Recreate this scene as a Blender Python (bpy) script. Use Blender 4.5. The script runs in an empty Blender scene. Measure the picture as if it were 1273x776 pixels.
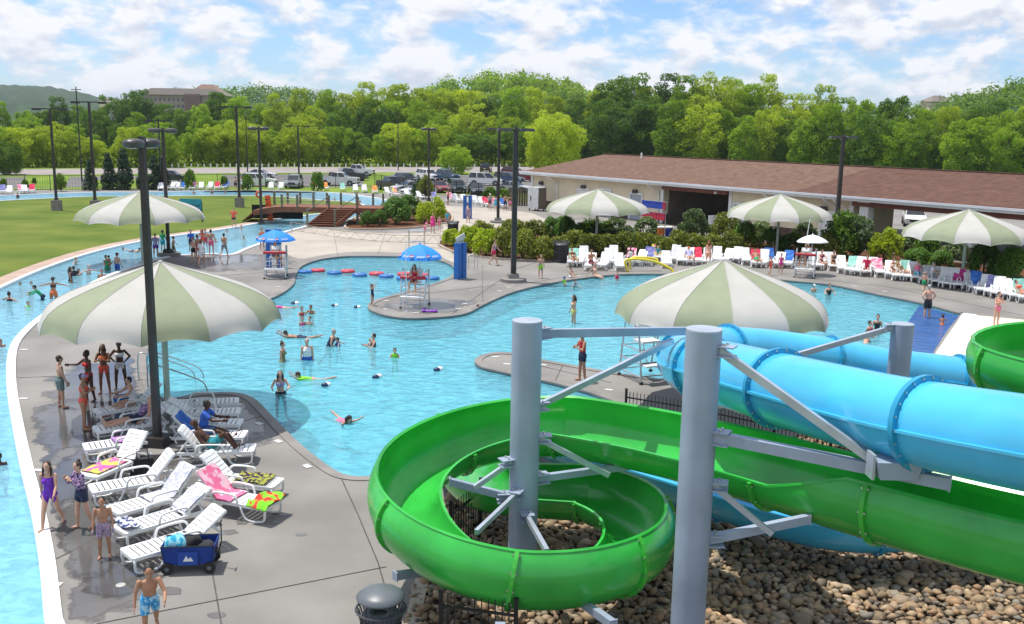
import bpy, bmesh, math, random
import numpy as np
from mathutils import Vector, Matrix, noise as mnoise
from mathutils.geometry import tessellate_polygon
rnd = random.Random(7)
S = bpy.context.scene
COL = S.collection
R = math.radians

# ------------------------------------------------------------------ camera
CAM_H, CAM_F, PITCH, ROLL = 8.6, 1200.0, math.atan(230 / 1200.0), 0.018
cd = bpy.data.cameras.new('camera')
cd.sensor_width = 36.0
cd.lens = 36.0 * CAM_F / 1273.0
cd.clip_start, cd.clip_end = 0.1, 20000
cam = bpy.data.objects.new('camera', cd)
COL.objects.link(cam)
_R = Vector((1, 0, 0)); _F = Vector((0, math.cos(PITCH), -math.sin(PITCH))); _U = Vector((0, math.sin(PITCH), math.cos(PITCH)))
_ex = _R * math.cos(ROLL) + _U * math.sin(ROLL); _ey = -_R * math.sin(ROLL) + _U * math.cos(ROLL)
m3 = Matrix((_ex, _ey, -_F)).transposed()
cam.matrix_world = Matrix.Translation((0, 0, CAM_H)) @ m3.to_4x4()
S.camera = cam

# ------------------------------------------------------------------ light
SUN_EL, SUN_DIR = R(72), Vector((-0.92, 0.32, 0)).normalized()
w = bpy.data.worlds.new('World'); S.world = w; w.use_nodes = True
nt = w.node_tree; N = nt.nodes; L = nt.links
bg = N['Background']; bg.inputs['Strength'].default_value = 0.12
sky = N.new('ShaderNodeTexSky'); sky.sky_type = 'NISHITA'; sky.sun_disc = False
sky.sun_elevation = SUN_EL
sky.sun_rotation = math.atan2(SUN_DIR.x, SUN_DIR.y)
sky.air_density = 1.0; sky.dust_density = 0.4; sky.ozone_density = 2.0
tc = N.new('ShaderNodeTexCoord')
def wmath(op, a, b=None):
    n = N.new('ShaderNodeMath'); n.operation = op
    for i, x in enumerate((a, b)):
        if x is None: continue
        if isinstance(x, (int, float)): n.inputs[i].default_value = x
        else: L.new(x, n.inputs[i])
    return n.outputs[0]
def cloud_noise(dz, scale, det, rough):
    mp = N.new('ShaderNodeMapping'); mp.inputs['Scale'].default_value = (15, 15, 31); mp.inputs['Location'].default_value = (3.1, 0.4, dz); L.new(tc.outputs['Generated'], mp.inputs[0])
    n = N.new('ShaderNodeTexNoise'); n.inputs['Scale'].default_value = scale; n.inputs['Detail'].default_value = det; n.inputs['Roughness'].default_value = rough; n.inputs['Distortion'].default_value = 0.15
    L.new(mp.outputs[0], n.inputs['Vector']); return n.outputs['Fac']
na, nb = cloud_noise(0, 1.0, 8, .55), cloud_noise(.40, 1.0, 8, .55)
cr = N.new('ShaderNodeValToRGB'); cr.color_ramp.elements[0].position = 0.40; cr.color_ramp.elements[1].position = 0.545
L.new(na, cr.inputs[0])
lit = wmath('ADD', wmath('MULTIPLY', wmath('SUBTRACT', na, nb), 3.2), .60)
ccol = N.new('ShaderNodeValToRGB')
ccol.color_ramp.elements[0].position = 0.20; ccol.color_ramp.elements[0].color = (5.2, 5.6, 6.5, 1)
ccol.color_ramp.elements[1].position = 0.75; ccol.color_ramp.elements[1].color = (7.5, 7.6, 7.9, 1)
L.new(lit, ccol.inputs[0])
tint = N.new('ShaderNodeMixRGB'); tint.blend_type = 'MULTIPLY'; tint.inputs[0].default_value = 1.0; tint.inputs[2].default_value = (0.74, 0.95, 1.27, 1)
L.new(sky.outputs[0], tint.inputs[1])
mixc = N.new('ShaderNodeMixRGB')
L.new(cr.outputs[0], mixc.inputs[0]); L.new(tint.outputs[0], mixc.inputs[1]); L.new(ccol.outputs[0], mixc.inputs[2])
L.new(mixc.outputs[0], bg.inputs['Color'])

sd = bpy.data.lights.new('sun', 'SUN'); sd.energy = 4.5; sd.angle = R(0.5); sd.color = (1.0, 0.95, 0.87)
sun = bpy.data.objects.new('sun', sd); COL.objects.link(sun)
_d = Vector((SUN_DIR.x * math.cos(SUN_EL), SUN_DIR.y * math.cos(SUN_EL), math.sin(SUN_EL)))
sun.rotation_euler = _d.to_track_quat('Z', 'Y').to_euler(); sun.location = (0, 0, 60)
S.view_settings.view_transform = 'Standard'; S.view_settings.look = 'None'
S.view_settings.exposure = 0.15; S.view_settings.gamma = 1.0
S.cycles.max_bounces = 8; S.cycles.transparent_max_bounces = 16; S.cycles.diffuse_bounces = 3
S.cycles.caustics_reflective = False; S.cycles.caustics_refractive = False

# ------------------------------------------------------------------ measuring: a photo pixel to a point of the place
def ray(px, py):
    u, v = px - 636.5, py - 388
    a = u * math.cos(ROLL) + v * math.sin(ROLL); b = -u * math.sin(ROLL) + v * math.cos(ROLL)
    return Vector((a / CAM_F, math.cos(PITCH) - b / CAM_F * math.sin(PITCH), -math.sin(PITCH) - b / CAM_F * math.cos(PITCH)))
def at(px, py, z=0.0):
    r = ray(px, py); t = (z - CAM_H) / r.z
    return Vector((r.x * t, r.y * t, z))
def pd(px, py, D):
    return Vector((0, 0, CAM_H)) + ray(px, py) * D

# ------------------------------------------------------------------ mesh builder
class MB:
    def __init__(s): s.v = []; s.f = []; s.m = []; s.mi = 0
    def add(s, vs, fs):
        o = len(s.v); s.v += [tuple(q) for q in vs]; s.f += [tuple(i + o for i in f) for f in fs]; s.m += [s.mi] * len(fs); return s
    def box(s, c, d, rz=0.0, top=1.0, M=None):
        x, y, z = d[0] / 2, d[1] / 2, d[2] / 2
        vs = [Vector(p) for p in ((-x, -y, -z), (x, -y, -z), (x, y, -z), (-x, y, -z), (-x * top, -y * top, z), (x * top, -y * top, z), (x * top, y * top, z), (-x * top, y * top, z))]
        if rz: vs = [Matrix.Rotation(rz, 3, 'Z') @ q for q in vs]
        if M: vs = [M @ q for q in vs]
        c = Vector(c)
        return s.add([q + c for q in vs], [(3, 2, 1, 0), (4, 5, 6, 7), (0, 1, 5, 4), (1, 2, 6, 5), (2, 3, 7, 6), (3, 0, 4, 7)])
    def bar(s, p, q, wd, ht):
        p, q = Vector(p), Vector(q); d = (q - p).normalized()
        side = d.cross(Vector((0, 0, 1)))
        side = Vector((1, 0, 0)) if side.length < 1e-4 else side.normalized()
        up = side.cross(d).normalized(); a, b = side * wd / 2, up * ht / 2
        vs = [o + e for o in (p, q) for e in (-a - b, a - b, a + b, -a + b)]
        return s.add(vs, [(0, 1, 2, 3), (7, 6, 5, 4), (0, 4, 5, 1), (1, 5, 6, 2), (2, 6, 7, 3), (3, 7, 4, 0)])
    def tube(s, pts, r, n=8, cap=True, closed=False):
        pts = [Vector(p) for p in pts]; k = len(pts)
        rs = r if isinstance(r, (list, tuple)) else [r] * k
        vs = []; nrm = None
        for i, p in enumerate(pts):
            if closed: d = pts[(i + 1) % k] - pts[i - 1]
            else: d = pts[min(i + 1, k - 1)] - pts[max(i - 1, 0)]
            d.normalize()
            if nrm is None:
                nrm = d.orthogonal().normalized() if abs(d.z) > .9 else d.cross(Vector((0, 0, 1))).normalized()
            nrm = (nrm - d * nrm.dot(d)).normalized(); bn = d.cross(nrm)
            for j in range(n):
                a = 2 * math.pi * j / n
                vs.append(p + (nrm * math.cos(a) + bn * math.sin(a)) * rs[i])
        fs = []
        for i in range(k if closed else k - 1):
            for j in range(n):
                a, b = i * n, ((i + 1) % k) * n
                fs.append((a + j, a + (j + 1) % n, b + (j + 1) % n, b + j))
        if cap and not closed:
            fs.append(tuple(range(n - 1, -1, -1))); fs.append(tuple(range((k - 1) * n, k * n)))
        return s.add(vs, fs)
    def lathe(s, prof, n=16, c=(0, 0, 0), cap=True):
        c = Vector(c); vs = []; fs = []
        for (r, z) in prof:
            for j in range(n):
                a = 2 * math.pi * j / n; vs.append(c + Vector((r * math.cos(a), r * math.sin(a), z)))
        for i in range(len(prof) - 1):
            for j in range(n):
                fs.append((i * n + j, i * n + (j + 1) % n, (i + 1) * n + (j + 1) % n, (i + 1) * n + j))
        if cap:
            fs.append(tuple(range(n - 1, -1, -1))); fs.append(tuple(range((len(prof) - 1) * n, len(prof) * n)))
        return s.add(vs, fs)
    def ell(s, c, r, n=10, m=6, M=None):
        c = Vector(c); vs = [Vector((0, 0, -r[2]))]; fs = []
        for i in range(1, m):
            t = -math.pi / 2 + math.pi * i / m
            for j in range(n):
                a = 2 * math.pi * j / n
                vs.append(Vector((r[0] * math.cos(t) * math.cos(a), r[1] * math.cos(t) * math.sin(a), r[2] * math.sin(t))))
        vs.append(Vector((0, 0, r[2])))
        for j in range(n): fs.append((0, 1 + (j + 1) % n, 1 + j))
        for i in range(m - 2):
            for j in range(n): fs.append((1 + i * n + j, 1 + i * n + (j + 1) % n, 1 + (i + 1) * n + (j + 1) % n, 1 + (i + 1) * n + j))
        e = len(vs) - 1
        for j in range(n): fs.append((e, 1 + (m - 2) * n + j, 1 + (m - 2) * n + (j + 1) % n))
        if M: vs = [M @ q for q in vs]
        return s.add([q + c for q in vs], fs)
    def prism(s, poly, z0, z1, holes=()):
        loops = [[Vector((p[0], p[1], 0)) for p in poly]] + [[Vector((p[0], p[1], 0)) for p in h] for h in holes]
        flat = [p for l in loops for p in l]; k = len(flat)
        tri = tessellate_polygon(loops)
        tri2 = []
        for a, b, c in tri:
            cr_ = (flat[b] - flat[a]).cross(flat[c] - flat[a]).z
            if abs(cr_) < 1e-9: continue
            tri2.append((a, b, c) if cr_ > 0 else (a, c, b))
        if z0 is None: return s.add([(p.x, p.y, z1) for p in flat], tri2)
        vs = [(p.x, p.y, z1) for p in flat] + [(p.x, p.y, z0) for p in flat]
        fs = list(tri2) + [(a + k, c + k, b + k) for a, b, c in tri2]
        o = 0
        for l in loops:
            n = len(l)
            for i in range(n):
                j = (i + 1) % n; fs.append((o + i, o + i + k, o + j + k, o + j))
            o += n
        return s.add(vs, fs)
    def mesh(s, name, mats=(), smooth=False, recalc=False):
        me = bpy.data.meshes.new(name); me.from_pydata(s.v, [], s.f)
        for q in (mats if isinstance(mats, (list, tuple)) else [mats]): me.materials.append(q)
        if any(s.m): me.polygons.foreach_set('material_index', s.m)
        if smooth: me.polygons.foreach_set('use_smooth', [True] * len(s.f))
        me.update()
        if recalc:
            b = bmesh.new(); b.from_mesh(me); bmesh.ops.recalc_face_normals(b, faces=b.faces); b.to_mesh(me); b.free()
        return me

def obj(name, mb, mats, parent=None, loc=None, rot=None, smooth=False, recalc=False, auto=None):
    me = mb if isinstance(mb, bpy.types.Mesh) else mb.mesh(name, mats, smooth or auto is not None, recalc)
    o = bpy.data.objects.new(name, me); COL.objects.link(o)
    if parent is not None: o.parent = parent
    if loc is not None: o.location = loc
    if rot is not None: o.rotation_euler = rot
    if auto is not None:
        me.set_sharp_from_angle(angle=R(auto))
    return o
def tag(o, label=None, cat=None, group=None, kind=None):
    for k, v in (('label', label), ('category', cat), ('group', group), ('kind', kind)):
        if v is not None: o[k] = v
    return o
def thing(name, label, cat, loc=(0, 0, 0), rz=0.0, group=None, scale=None):
    o = bpy.data.objects.new(name, None); COL.objects.link(o); o.empty_display_size = .2
    o.location = loc; o.rotation_euler = (0, 0, rz)
    if scale: o.scale = (scale, scale, scale)
    return tag(o, label, cat, group)
KIDS = {}
def copy_tree(root, parent=None):
    c = root.copy(); COL.objects.link(c)
    if parent is not None: c.parent = parent
    for k in root.children: copy_tree(k, c)
    return c
def place(proto, first, loc, rz, label, group=None, scale=None):
    """first use moves the proto itself, later uses copy it with its parts"""
    o = proto if first else copy_tree(proto)
    o.location = loc; o.rotation_euler = (0, 0, rz); o['label'] = label
    if group: o['group'] = group
    if scale: o.scale = (scale, scale, scale)
    return o

# ------------------------------------------------------------------ materials
def srgb(r, g, b):
    f = lambda c: (c / 255) / 12.92 if c / 255 <= 0.04045 else ((c / 255 + 0.055) / 1.055) ** 2.4
    return (f(r), f(g), f(b))
MATS = {}
def mat(name, col, rough=0.5, var=0.12, scale=4.0, bump=0.0, metal=0.0, spec=0.5, bscale=None, detail=4, col2=None, lo=0.35, hi=0.65, coat=0.0, emit=None, trans=0.0, stretch=None, world=False):
    if name in MATS: return MATS[name]
    m = bpy.data.materials.new(name); m.use_nodes = True; MATS[name] = m
    t = m.node_tree; p = t.nodes['Principled BSDF']
    g = t.nodes.new('ShaderNodeNewGeometry') if world else t.nodes.new('ShaderNodeTexCoord')
    vec = g.outputs['Position'] if world else g.outputs['Object']
    if stretch:
        mp = t.nodes.new('ShaderNodeMapping'); mp.inputs['Scale'].default_value = stretch
        t.links.new(vec, mp.inputs[0]); vec = mp.outputs[0]
    no = t.nodes.new('ShaderNodeTexNoise'); no.inputs['Scale'].default_value = scale; no.inputs['Detail'].default_value = detail
    t.links.new(vec, no.inputs['Vector'])
    rp = t.nodes.new('ShaderNodeValToRGB')
    a, b = (tuple(c * (1 - var) for c in col), tuple(min(1, c * (1 + var)) for c in col)) if col2 is None else (col, col2)
    rp.color_ramp.elements[0].position = lo; rp.color_ramp.elements[0].color = (*a, 1)
    rp.color_ramp.elements[1].position = hi; rp.color_ramp.elements[1].color = (*b, 1)
    t.links.new(no.outputs['Fac'], rp.inputs[0]); t.links.new(rp.outputs[0], p.inputs['Base Color'])
    p.inputs['Roughness'].default_value = rough; p.inputs['Metallic'].default_value = metal
    p.inputs['Specular IOR Level'].default_value = spec; p.inputs['Coat Weight'].default_value = coat
    if bump:
        nb = t.nodes.new('ShaderNodeTexNoise'); nb.inputs['Scale'].default_value = bscale or scale * 4; nb.inputs['Detail'].default_value = 3
        t.links.new(vec, nb.inputs['Vector'])
        bp = t.nodes.new('ShaderNodeBump'); bp.inputs['Strength'].default_value = bump; bp.inputs['Distance'].default_value = 0.02
        t.links.new(nb.outputs['Fac'], bp.inputs['Height']); t.links.new(bp.outputs[0], p.inputs['Normal'])
    return m

def water_mat(name, tint, body, dens, bscale, bstr, glint):
    m = bpy.data.materials.new(name); m.use_nodes = True; t = m.node_tree; N_ = t.nodes; N_.clear()
    out = N_.new('ShaderNodeOutputMaterial'); tr = N_.new('ShaderNodeBsdfTransparent'); tr.inputs[0].default_value = (*tint, 1)
    df = N_.new('ShaderNodeBsdfDiffuse'); gl = N_.new('ShaderNodeBsdfGlossy'); gl.inputs['Roughness'].default_value = 0.06
    geo = N_.new('ShaderNodeNewGeometry')
    mp = N_.new('ShaderNodeMapping'); mp.inputs['Scale'].default_value = (0.85, 1.15, 1); mp.inputs['Rotation'].default_value = (0, 0, 0.5); t.links.new(geo.outputs['Position'], mp.inputs[0])
    a = N_.new('ShaderNodeTexNoise'); a.inputs['Scale'].default_value = bscale; a.inputs['Detail'].default_value = 4; a.inputs['Roughness'].default_value = .6; a.inputs['Distortion'].default_value = .8
    t.links.new(mp.outputs[0], a.inputs['Vector'])
    bp = N_.new('ShaderNodeBump'); bp.inputs['Strength'].default_value = bstr; bp.inputs['Distance'].default_value = 0.25
    t.links.new(a.outputs['Fac'], bp.inputs['Height'])
    t.links.new(bp.outputs[0], gl.inputs['Normal']); t.links.new(bp.outputs[0], df.inputs['Normal'])
    # light streaks painted into the body colour: a little brighter on thin crests
    rp = N_.new('ShaderNodeValToRGB'); rp.color_ramp.elements[0].position = .38; rp.color_ramp.elements[1].position = .66
    rp.color_ramp.elements[0].color = (*[c * .80 for c in body], 1); rp.color_ramp.elements[1].color = (*[min(1, c * 1.16 + .02) for c in body], 1)
    t.links.new(a.outputs['Fac'], rp.inputs[0]); t.links.new(rp.outputs[0], df.inputs[0])
    m1 = N_.new('ShaderNodeMixShader'); m1.inputs[0].default_value = dens
    t.links.new(tr.outputs[0], m1.inputs[1]); t.links.new(df.outputs[0], m1.inputs[2])
    fr = N_.new('ShaderNodeFresnel'); fr.inputs['IOR'].default_value = 1.33; t.links.new(bp.outputs[0], fr.inputs['Normal'])
    ml = N_.new('ShaderNodeMath'); ml.operation = 'MULTIPLY'; ml.inputs[1].default_value = glint; t.links.new(fr.outputs[0], ml.inputs[0])
    m2 = N_.new('ShaderNodeMixShader'); t.links.new(ml.outputs[0], m2.inputs[0])
    t.links.new(m1.outputs[0], m2.inputs[1]); t.links.new(gl.outputs[0], m2.inputs[2])
    t.links.new(m2.outputs[0], out.inputs[0]); MATS[name] = m
    return m

def leaf_mat(name, c0, c1, trans=0.35, rough=.55):
    m = bpy.data.materials.new(name); m.use_nodes = True; t = m.node_tree; p = t.nodes['Principled BSDF']
    oi = t.nodes.new('ShaderNodeObjectInfo'); geo = t.nodes.new('ShaderNodeNewGeometry')
    no = t.nodes.new('ShaderNodeTexNoise'); no.inputs['Scale'].default_value = .45; no.inputs['Detail'].default_value = 5
    t.links.new(geo.outputs['Position'], no.inputs['Vector'])
    ri = t.nodes.new('ShaderNodeMath'); ri.operation = 'MULTIPLY_ADD'; ri.inputs[1].default_value = .55; t.links.new(oi.outputs['Random'], ri.inputs[0])
    nm = t.nodes.new('ShaderNodeMath'); nm.operation = 'MULTIPLY_ADD'; nm.inputs[1].default_value = 1.3; nm.inputs[2].default_value = -.42; t.links.new(no.outputs['Fac'], nm.inputs[0])
    t.links.new(nm.outputs[0], ri.inputs[2])
    rp = t.nodes.new('ShaderNodeValToRGB'); rp.color_ramp.elements[0].color = (*c0, 1); rp.color_ramp.elements[1].color = (*c1, 1)
    t.links.new(ri.outputs[0], rp.inputs[0]); t.links.new(rp.outputs[0], p.inputs['Base Color'])
    p.inputs['Roughness'].default_value = rough; p.inputs['Specular IOR Level'].default_value = .3
    tl = t.nodes.new('ShaderNodeBsdfTranslucent')
    hs = t.nodes.new('ShaderNodeMixRGB'); hs.blend_type = 'MULTIPLY'; hs.inputs[0].default_value = 1; hs.inputs[2].default_value = (1.5, 1.5, .5, 1)
    t.links.new(rp.outputs[0], hs.inputs[1]); t.links.new(hs.outputs[0], tl.inputs[0])
    mx = t.nodes.new('ShaderNodeMixShader'); mx.inputs[0].default_value = trans
    t.links.new(p.outputs[0], mx.inputs[1]); t.links.new(tl.outputs[0], mx.inputs[2])
    t.links.new(mx.outputs[0], t.nodes['Material Output'].inputs[0]); MATS[name] = m
    return m

WHITE = mat('white plastic', (.82, .83, .82), .35, .05, 3)
WHITEP = mat('white paint', (.78, .78, .76), .5, .06, 2)
STEEL = mat('brushed steel', (.62, .63, .64), .28, .1, 8, metal=.9)
GALV = mat('grey painted steel', (.30, .355, .45), .40, .13, 1.0, bump=.03, bscale=14)
GALVL = mat('galvanised steel', srgb(176, 184, 196), .32, .1, 3, metal=.35)
DARKM = mat('bronze dark metal', (.028, .022, .02), .42, .2, 2)
BLACK = mat('black metal', (.012, .012, .013), .45, .2, 4)
RUBBER = mat('black rubber', (.018, .018, .018), .8, .2, 6)
# ================================================================== SETTING
def smooth(pts, n=5, closed=True):
    out = []; k = len(pts)
    for i in range(k if closed else k - 1):
        g = lambda j: pts[j % k] if closed else pts[max(0, min(k - 1, j))]
        p0, p1, p2, p3 = g(i - 1), g(i), g(i + 1), g(i + 2)
        for j in range(n):
            t = j / n
            out.append(0.5 * ((2 * p1) + (p2 - p0) * t + (2 * p0 - 5 * p1 + 4 * p2 - p3) * t * t + (3 * p1 - p0 - 3 * p2 + p3) * t ** 3))
    if not closed: out.append(pts[-1])
    return out
def gpts(px): return [at(x, y) for x, y in px]
def offset(pts, d, closed=True):
    k = len(pts); out = []
    for i, p in enumerate(pts):
        a = pts[(i - 1) % k] if closed or i else p; b = pts[(i + 1) % k] if closed or i < k - 1 else p
        t = (b - a); t.z = 0; t.normalize(); out.append(p + Vector((-t.y, t.x, 0)) * d)
    return out
def ribbon(mb, pts, d0, d1, z0, z1, closed=False):
    a, b = offset(pts, d0, closed), offset(pts, d1, closed); k = len(pts); vs = []; fs = []
    for p, q in zip(a, b): vs += [(p.x, p.y, z1), (q.x, q.y, z1), (p.x, p.y, z0), (q.x, q.y, z0)]
    for i in range(k if closed else k - 1):
        o, e = i * 4, ((i + 1) % k) * 4
        fs += [(o, e, e + 1, o + 1), (o + 2, e + 2, e, o), (o + 1, e + 1, e + 3, o + 3)]
    return mb.add(vs, fs)
def area(p): return sum(p[i - 1].x * p[i].y - p[i].x * p[i - 1].y for i in range(len(p))) / 2

CONC = mat('deck concrete', (.225, .215, .20), .82, .16, .35, .25, bscale=9, spec=.2, world=True, detail=7)
CONCP = mat('pale plaza concrete', (.40, .36, .31), .85, .1, .3, .2, bscale=7, spec=.2, world=True, detail=6)
def wetmat(name, col, rough):
    m = mat(name, col, rough, .2, .6, .06, bscale=5, world=True, detail=6, spec=.55); t = m.node_tree
    at_ = t.nodes.new('ShaderNodeAttribute'); at_.attribute_name = 'core'
    ge = t.nodes.new('ShaderNodeNewGeometry'); no = t.nodes.new('ShaderNodeTexNoise'); no.inputs['Scale'].default_value = 1.1; no.inputs['Detail'].default_value = 7; no.inputs['Roughness'].default_value = .65
    t.links.new(ge.outputs['Position'], no.inputs['Vector'])
    ad = t.nodes.new('ShaderNodeMath'); ad.operation = 'MULTIPLY_ADD'; ad.inputs[1].default_value = 1.5; t.links.new(no.outputs['Fac'], ad.inputs[0]); t.links.new(at_.outputs['Fac'], ad.inputs[2])
    mr = t.nodes.new('ShaderNodeMapRange'); mr.inputs['From Min'].default_value = .86; mr.inputs['From Max'].default_value = 1.12; t.links.new(ad.outputs[0], mr.inputs[0])
    t.links.new(mr.outputs[0], t.nodes['Principled BSDF'].inputs['Alpha']); return m
CONCW = wetmat('wet concrete', (.10, .097, .095), .10)
CONCD = wetmat('damp and shade concrete', (.145, .138, .13), .30)  # also colours the shade painted under the near umbrella
CURBW = mat('white pool curb', (.74, .75, .76), .55, .06, 1, .05, world=True)
CURBP = mat('tan river bank concrete', (.42, .31, .25), .85, .12, .8, .2, spec=.2, world=True)
KERB = mat('kerb concrete', (.40, .34, .28), .85, .15, 1, .2, world=True)
GRASS = mat('lawn grass', (.075, .125, .018), .9, .1, .22, .6, bscale=30, spec=.08, world=True, col2=(.155, .19, .038), lo=.3, hi=.7, detail=8)
GRASS2 = mat('verge grass', (.11, .19, .02), .9, .1, .15, .5, bscale=12, spec=.08, world=True, col2=(.21, .28, .05), lo=.35, hi=.7, detail=8)
ASPH = mat('asphalt', (.16, .155, .15), .9, .15, .3, .2, bscale=12, spec=.08, world=True)
ROADM = mat('sun bleached road', (.30, .27, .26), .9, .12, .2, .2, bscale=12, spec=.08, world=True)
MULCH = mat('brown mulch', (.12, .055, .03), .95, .35, 3, .8, bscale=14, spec=.08, world=True)
TILEW = mat('white tile', (.56, .56, .54), .4, .05, 4)
TILEB = mat('pool tile band', (.03, .09, .16), .25, .25, 6)
POOLF = mat('pool plaster', (.33, .64, .75), .7, .1, .5, 0, world=True, col2=(.43, .74, .83))
RIVF = mat('river plaster', (.42, .72, .86), .7, .1, .5, 0, world=True, col2=(.52, .80, .92))
DEEPB = mat('blue pool floor', (.035, .14, .42), .6, .12, .8, 0, world=True)
WATER = water_mat('pool water', (.46, .90, .96), (.165, .56, .68), .52, 2.3, .30, .95)
RIVW = water_mat('river water', (.64, .90, .98), (.27, .62, .78), .56, 2.4, .30, .9)
ROCKBED = mat('dark soil between stones', (.09, .07, .05), .95, .3, 4, .5, world=True)

pool_px = [(200, 495), (249, 490), (283, 489), (301, 491), (317, 498), (335, 516), (360, 542), (386, 565), (417, 587), (437, 593), (462, 593.5),
    (560, 590), (640, 574), (700, 550), (750, 525), (780, 508), (760, 498), (722, 485), (665, 471), (625, 463), (600, 457), (591, 450), (598, 443), (615, 439),
    (640, 440), (670, 447), (753, 462), (821, 472), (870, 475), (930, 482), (1000, 493), (1100, 500), (1128, 492), (1146, 464), (1178, 413), (1195, 391), (1192, 389.5),
    (1143, 376.6), (1090, 366), (1038, 355), (984, 349.5), (900, 343), (840, 341), (784, 341), (743, 343.6), (691, 351), (640, 362.5), (603, 378), (580, 389.5),
    (552, 394), (513, 396), (485, 393.5), (466, 388), (458, 382), (466, 374), (498, 365), (520, 358), (545, 351), (563, 342), (563, 331), (539, 322), (505, 319.5), (464, 318.6),
    (428, 319), (397, 323), (375, 331), (367, 343), (364, 354), (342, 369), (300, 381), (250, 391), (205, 405), (184, 430), (184, 465)]
POOL = smooth(gpts(pool_px), 4)
riv_out_px = [(70, 900), (57, 776), (50, 700), (40, 640), (28, 590), (18, 540), (10, 490), (9, 455), (14, 430), (28, 412), (51, 393), (90, 367), (124, 347), (165, 332),
    (205, 320), (236, 317), (262, 316), (286, 317), (306, 309), (322, 303), (335, 296), (352, 289), (382, 281), (400, 276), (433, 273), (470, 268), (493, 262), (498, 256),
    (480, 249), (430, 241.5), (380, 238.5), (320, 237), (178, 239), (103, 240), (0, 243.6), (-140, 251), (-400, 300), (-500, 500), (-300, 900)]
RIVO = smooth(gpts(riv_out_px), 4)
lawn_px = [(-140, 430), (-60, 390), (0, 359), (51.5, 336), (103, 318), (142, 307.6), (178, 300), (215, 294), (257, 288.5), (310, 280), (345, 273), (384, 268), (410, 265), (440, 262), (455, 257),
    (440, 252), (400, 249), (320, 243.8), (178, 244.2), (103, 245), (0, 250), (-140, 258), (-250, 300)]
LAWN = smooth(gpts(lawn_px), 4)

DECK = [Vector(p) for p in ((-95, 2, 0), (75, 2, 0), (75, 118, 0), (8, 124, 0), (-95, 124, 0))]
deck = tag(obj('pool_deck', MB().prism(DECK, None, 0.0, (POOL, RIVO)), CONC), kind='structure')
FAR = [Vector(p) for p in ((-4000, -300, 0), (4000, -300, 0), (4000, 9000, 0), (-4000, 9000, 0))]
tag(obj('ground', MB().prism(FAR, None, -0.004, (DECK,)), GRASS2), kind='structure')

def basin(name, outline, floor_m, wall_m, depth_fn, holes=()):
    mb = MB(); k0 = None
    fl = MB().prism(outline, None, 0.0, holes)
    fl.v = [(x, y, depth_fn(x)) for x, y, z in fl.v]
    tag(obj(name + '_floor', fl, floor_m), kind='structure')
    w_ = MB(); tb = MB()
    for lp in [outline] + list(holes):
        k = len(lp)
        for i in range(k):
            a, b = lp[i], lp[(i + 1) % k]
            tb.add([(a.x, a.y, 0.0), (b.x, b.y, 0.0), (b.x, b.y, -.26), (a.x, a.y, -.26)], [(0, 1, 2, 3)])
            w_.add([(a.x, a.y, -.26), (b.x, b.y, -.26), (b.x, b.y, -1.6), (a.x, a.y, -1.6)], [(0, 1, 2, 3)])
    tag(obj(name + '_wall', w_, wall_m), kind='structure')
    return tb
pdepth = lambda x: -1.15 + 0.65 * max(0, min(1, (x + 9) / 17))
tb = basin('pool', POOL, POOLF, POOLF, pdepth); tag(obj('pool_tile_band', tb, TILEB), kind='structure')
tb = basin('river', RIVO, RIVF, RIVF, lambda x: -0.95, (LAWN,)); tag(obj('river_curb_face', tb, CURBW), kind='structure')
tag(obj('pool_water', MB().prism(POOL, None, -0.085), WATER), kind='structure')
tag(obj('river_water', MB().prism(RIVO, None, -0.09, (LAWN,)), RIVW), kind='structure')
# blue painted deep lane along the right end of the pool: its floor sits just over the pale one
bl = gpts([(1143, 378), (1194, 391.5), (1143, 466), (1126, 491), (1098, 498), (1062, 497)])
tag(obj('blue_pool_floor', MB().prism(bl, None, -.0815), DEEPB), kind='structure')
tag(obj('lane_water', MB().prism(bl, None, -.072), water_mat('lane water', (.85, .93, 1.0), (.06, .20, .50), .25, 1.6, .38, .8)), kind='structure')
# white raised end wall and cream runout slab beside it
ws = gpts([(1197, 391), (1214, 393), (1168, 470), (1146, 500), (1121, 500), (1150, 460)])
tag(obj('pool_end_wall', MB().prism(ws, -.3, .075), CURBW), kind='structure')
cs = gpts([(1209, 393.2), (1272, 399), (1300, 440), (1300, 474), (1150, 482), (1160, 470)])
tag(obj('cream_slab', MB().prism(cs, 0, .06), mat('cream painted concrete', (.66, .58, .46), .8, .08, .6, .1, world=True)), kind='structure')

# lawn island, its tan bank and white curbs
tag(obj('lawn', MB().prism(LAWN, -1.0, 0.02), GRASS), kind='structure')
sgn = 1 if area(LAWN) > 0 else -1
near_bank = smooth(gpts(lawn_px[0:12]), 6, False)
mb = MB(); ribbon(mb, near_bank, 0.1 * sgn, 1.2 * sgn, .0, .035); tag(obj('river_bank', mb, CURBP), kind='structure')
mb = MB(); ribbon(mb, LAWN, -0.02 * sgn, .22 * sgn, -.2, .055, True); tag(obj('island_curb', mb, CURBW), kind='structure')
so = 1 if area(RIVO) > 0 else -1
mb = MB(); ribbon(mb, RIVO, -.27 * so, 0.02 * so, -.2, .06, True); tag(obj('river_curb', mb, CURBW), kind='structure')
sp = 1 if area(POOL) > 0 else -1
mb = MB(); ribbon(mb, POOL, -.24 * sp, .035 * sp, -.05, .028, True); tag(obj('pool_coping', mb, mat('grey coping', (.21, .195, .18), .7, .18, .9, .2, world=True)), kind='structure')

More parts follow.
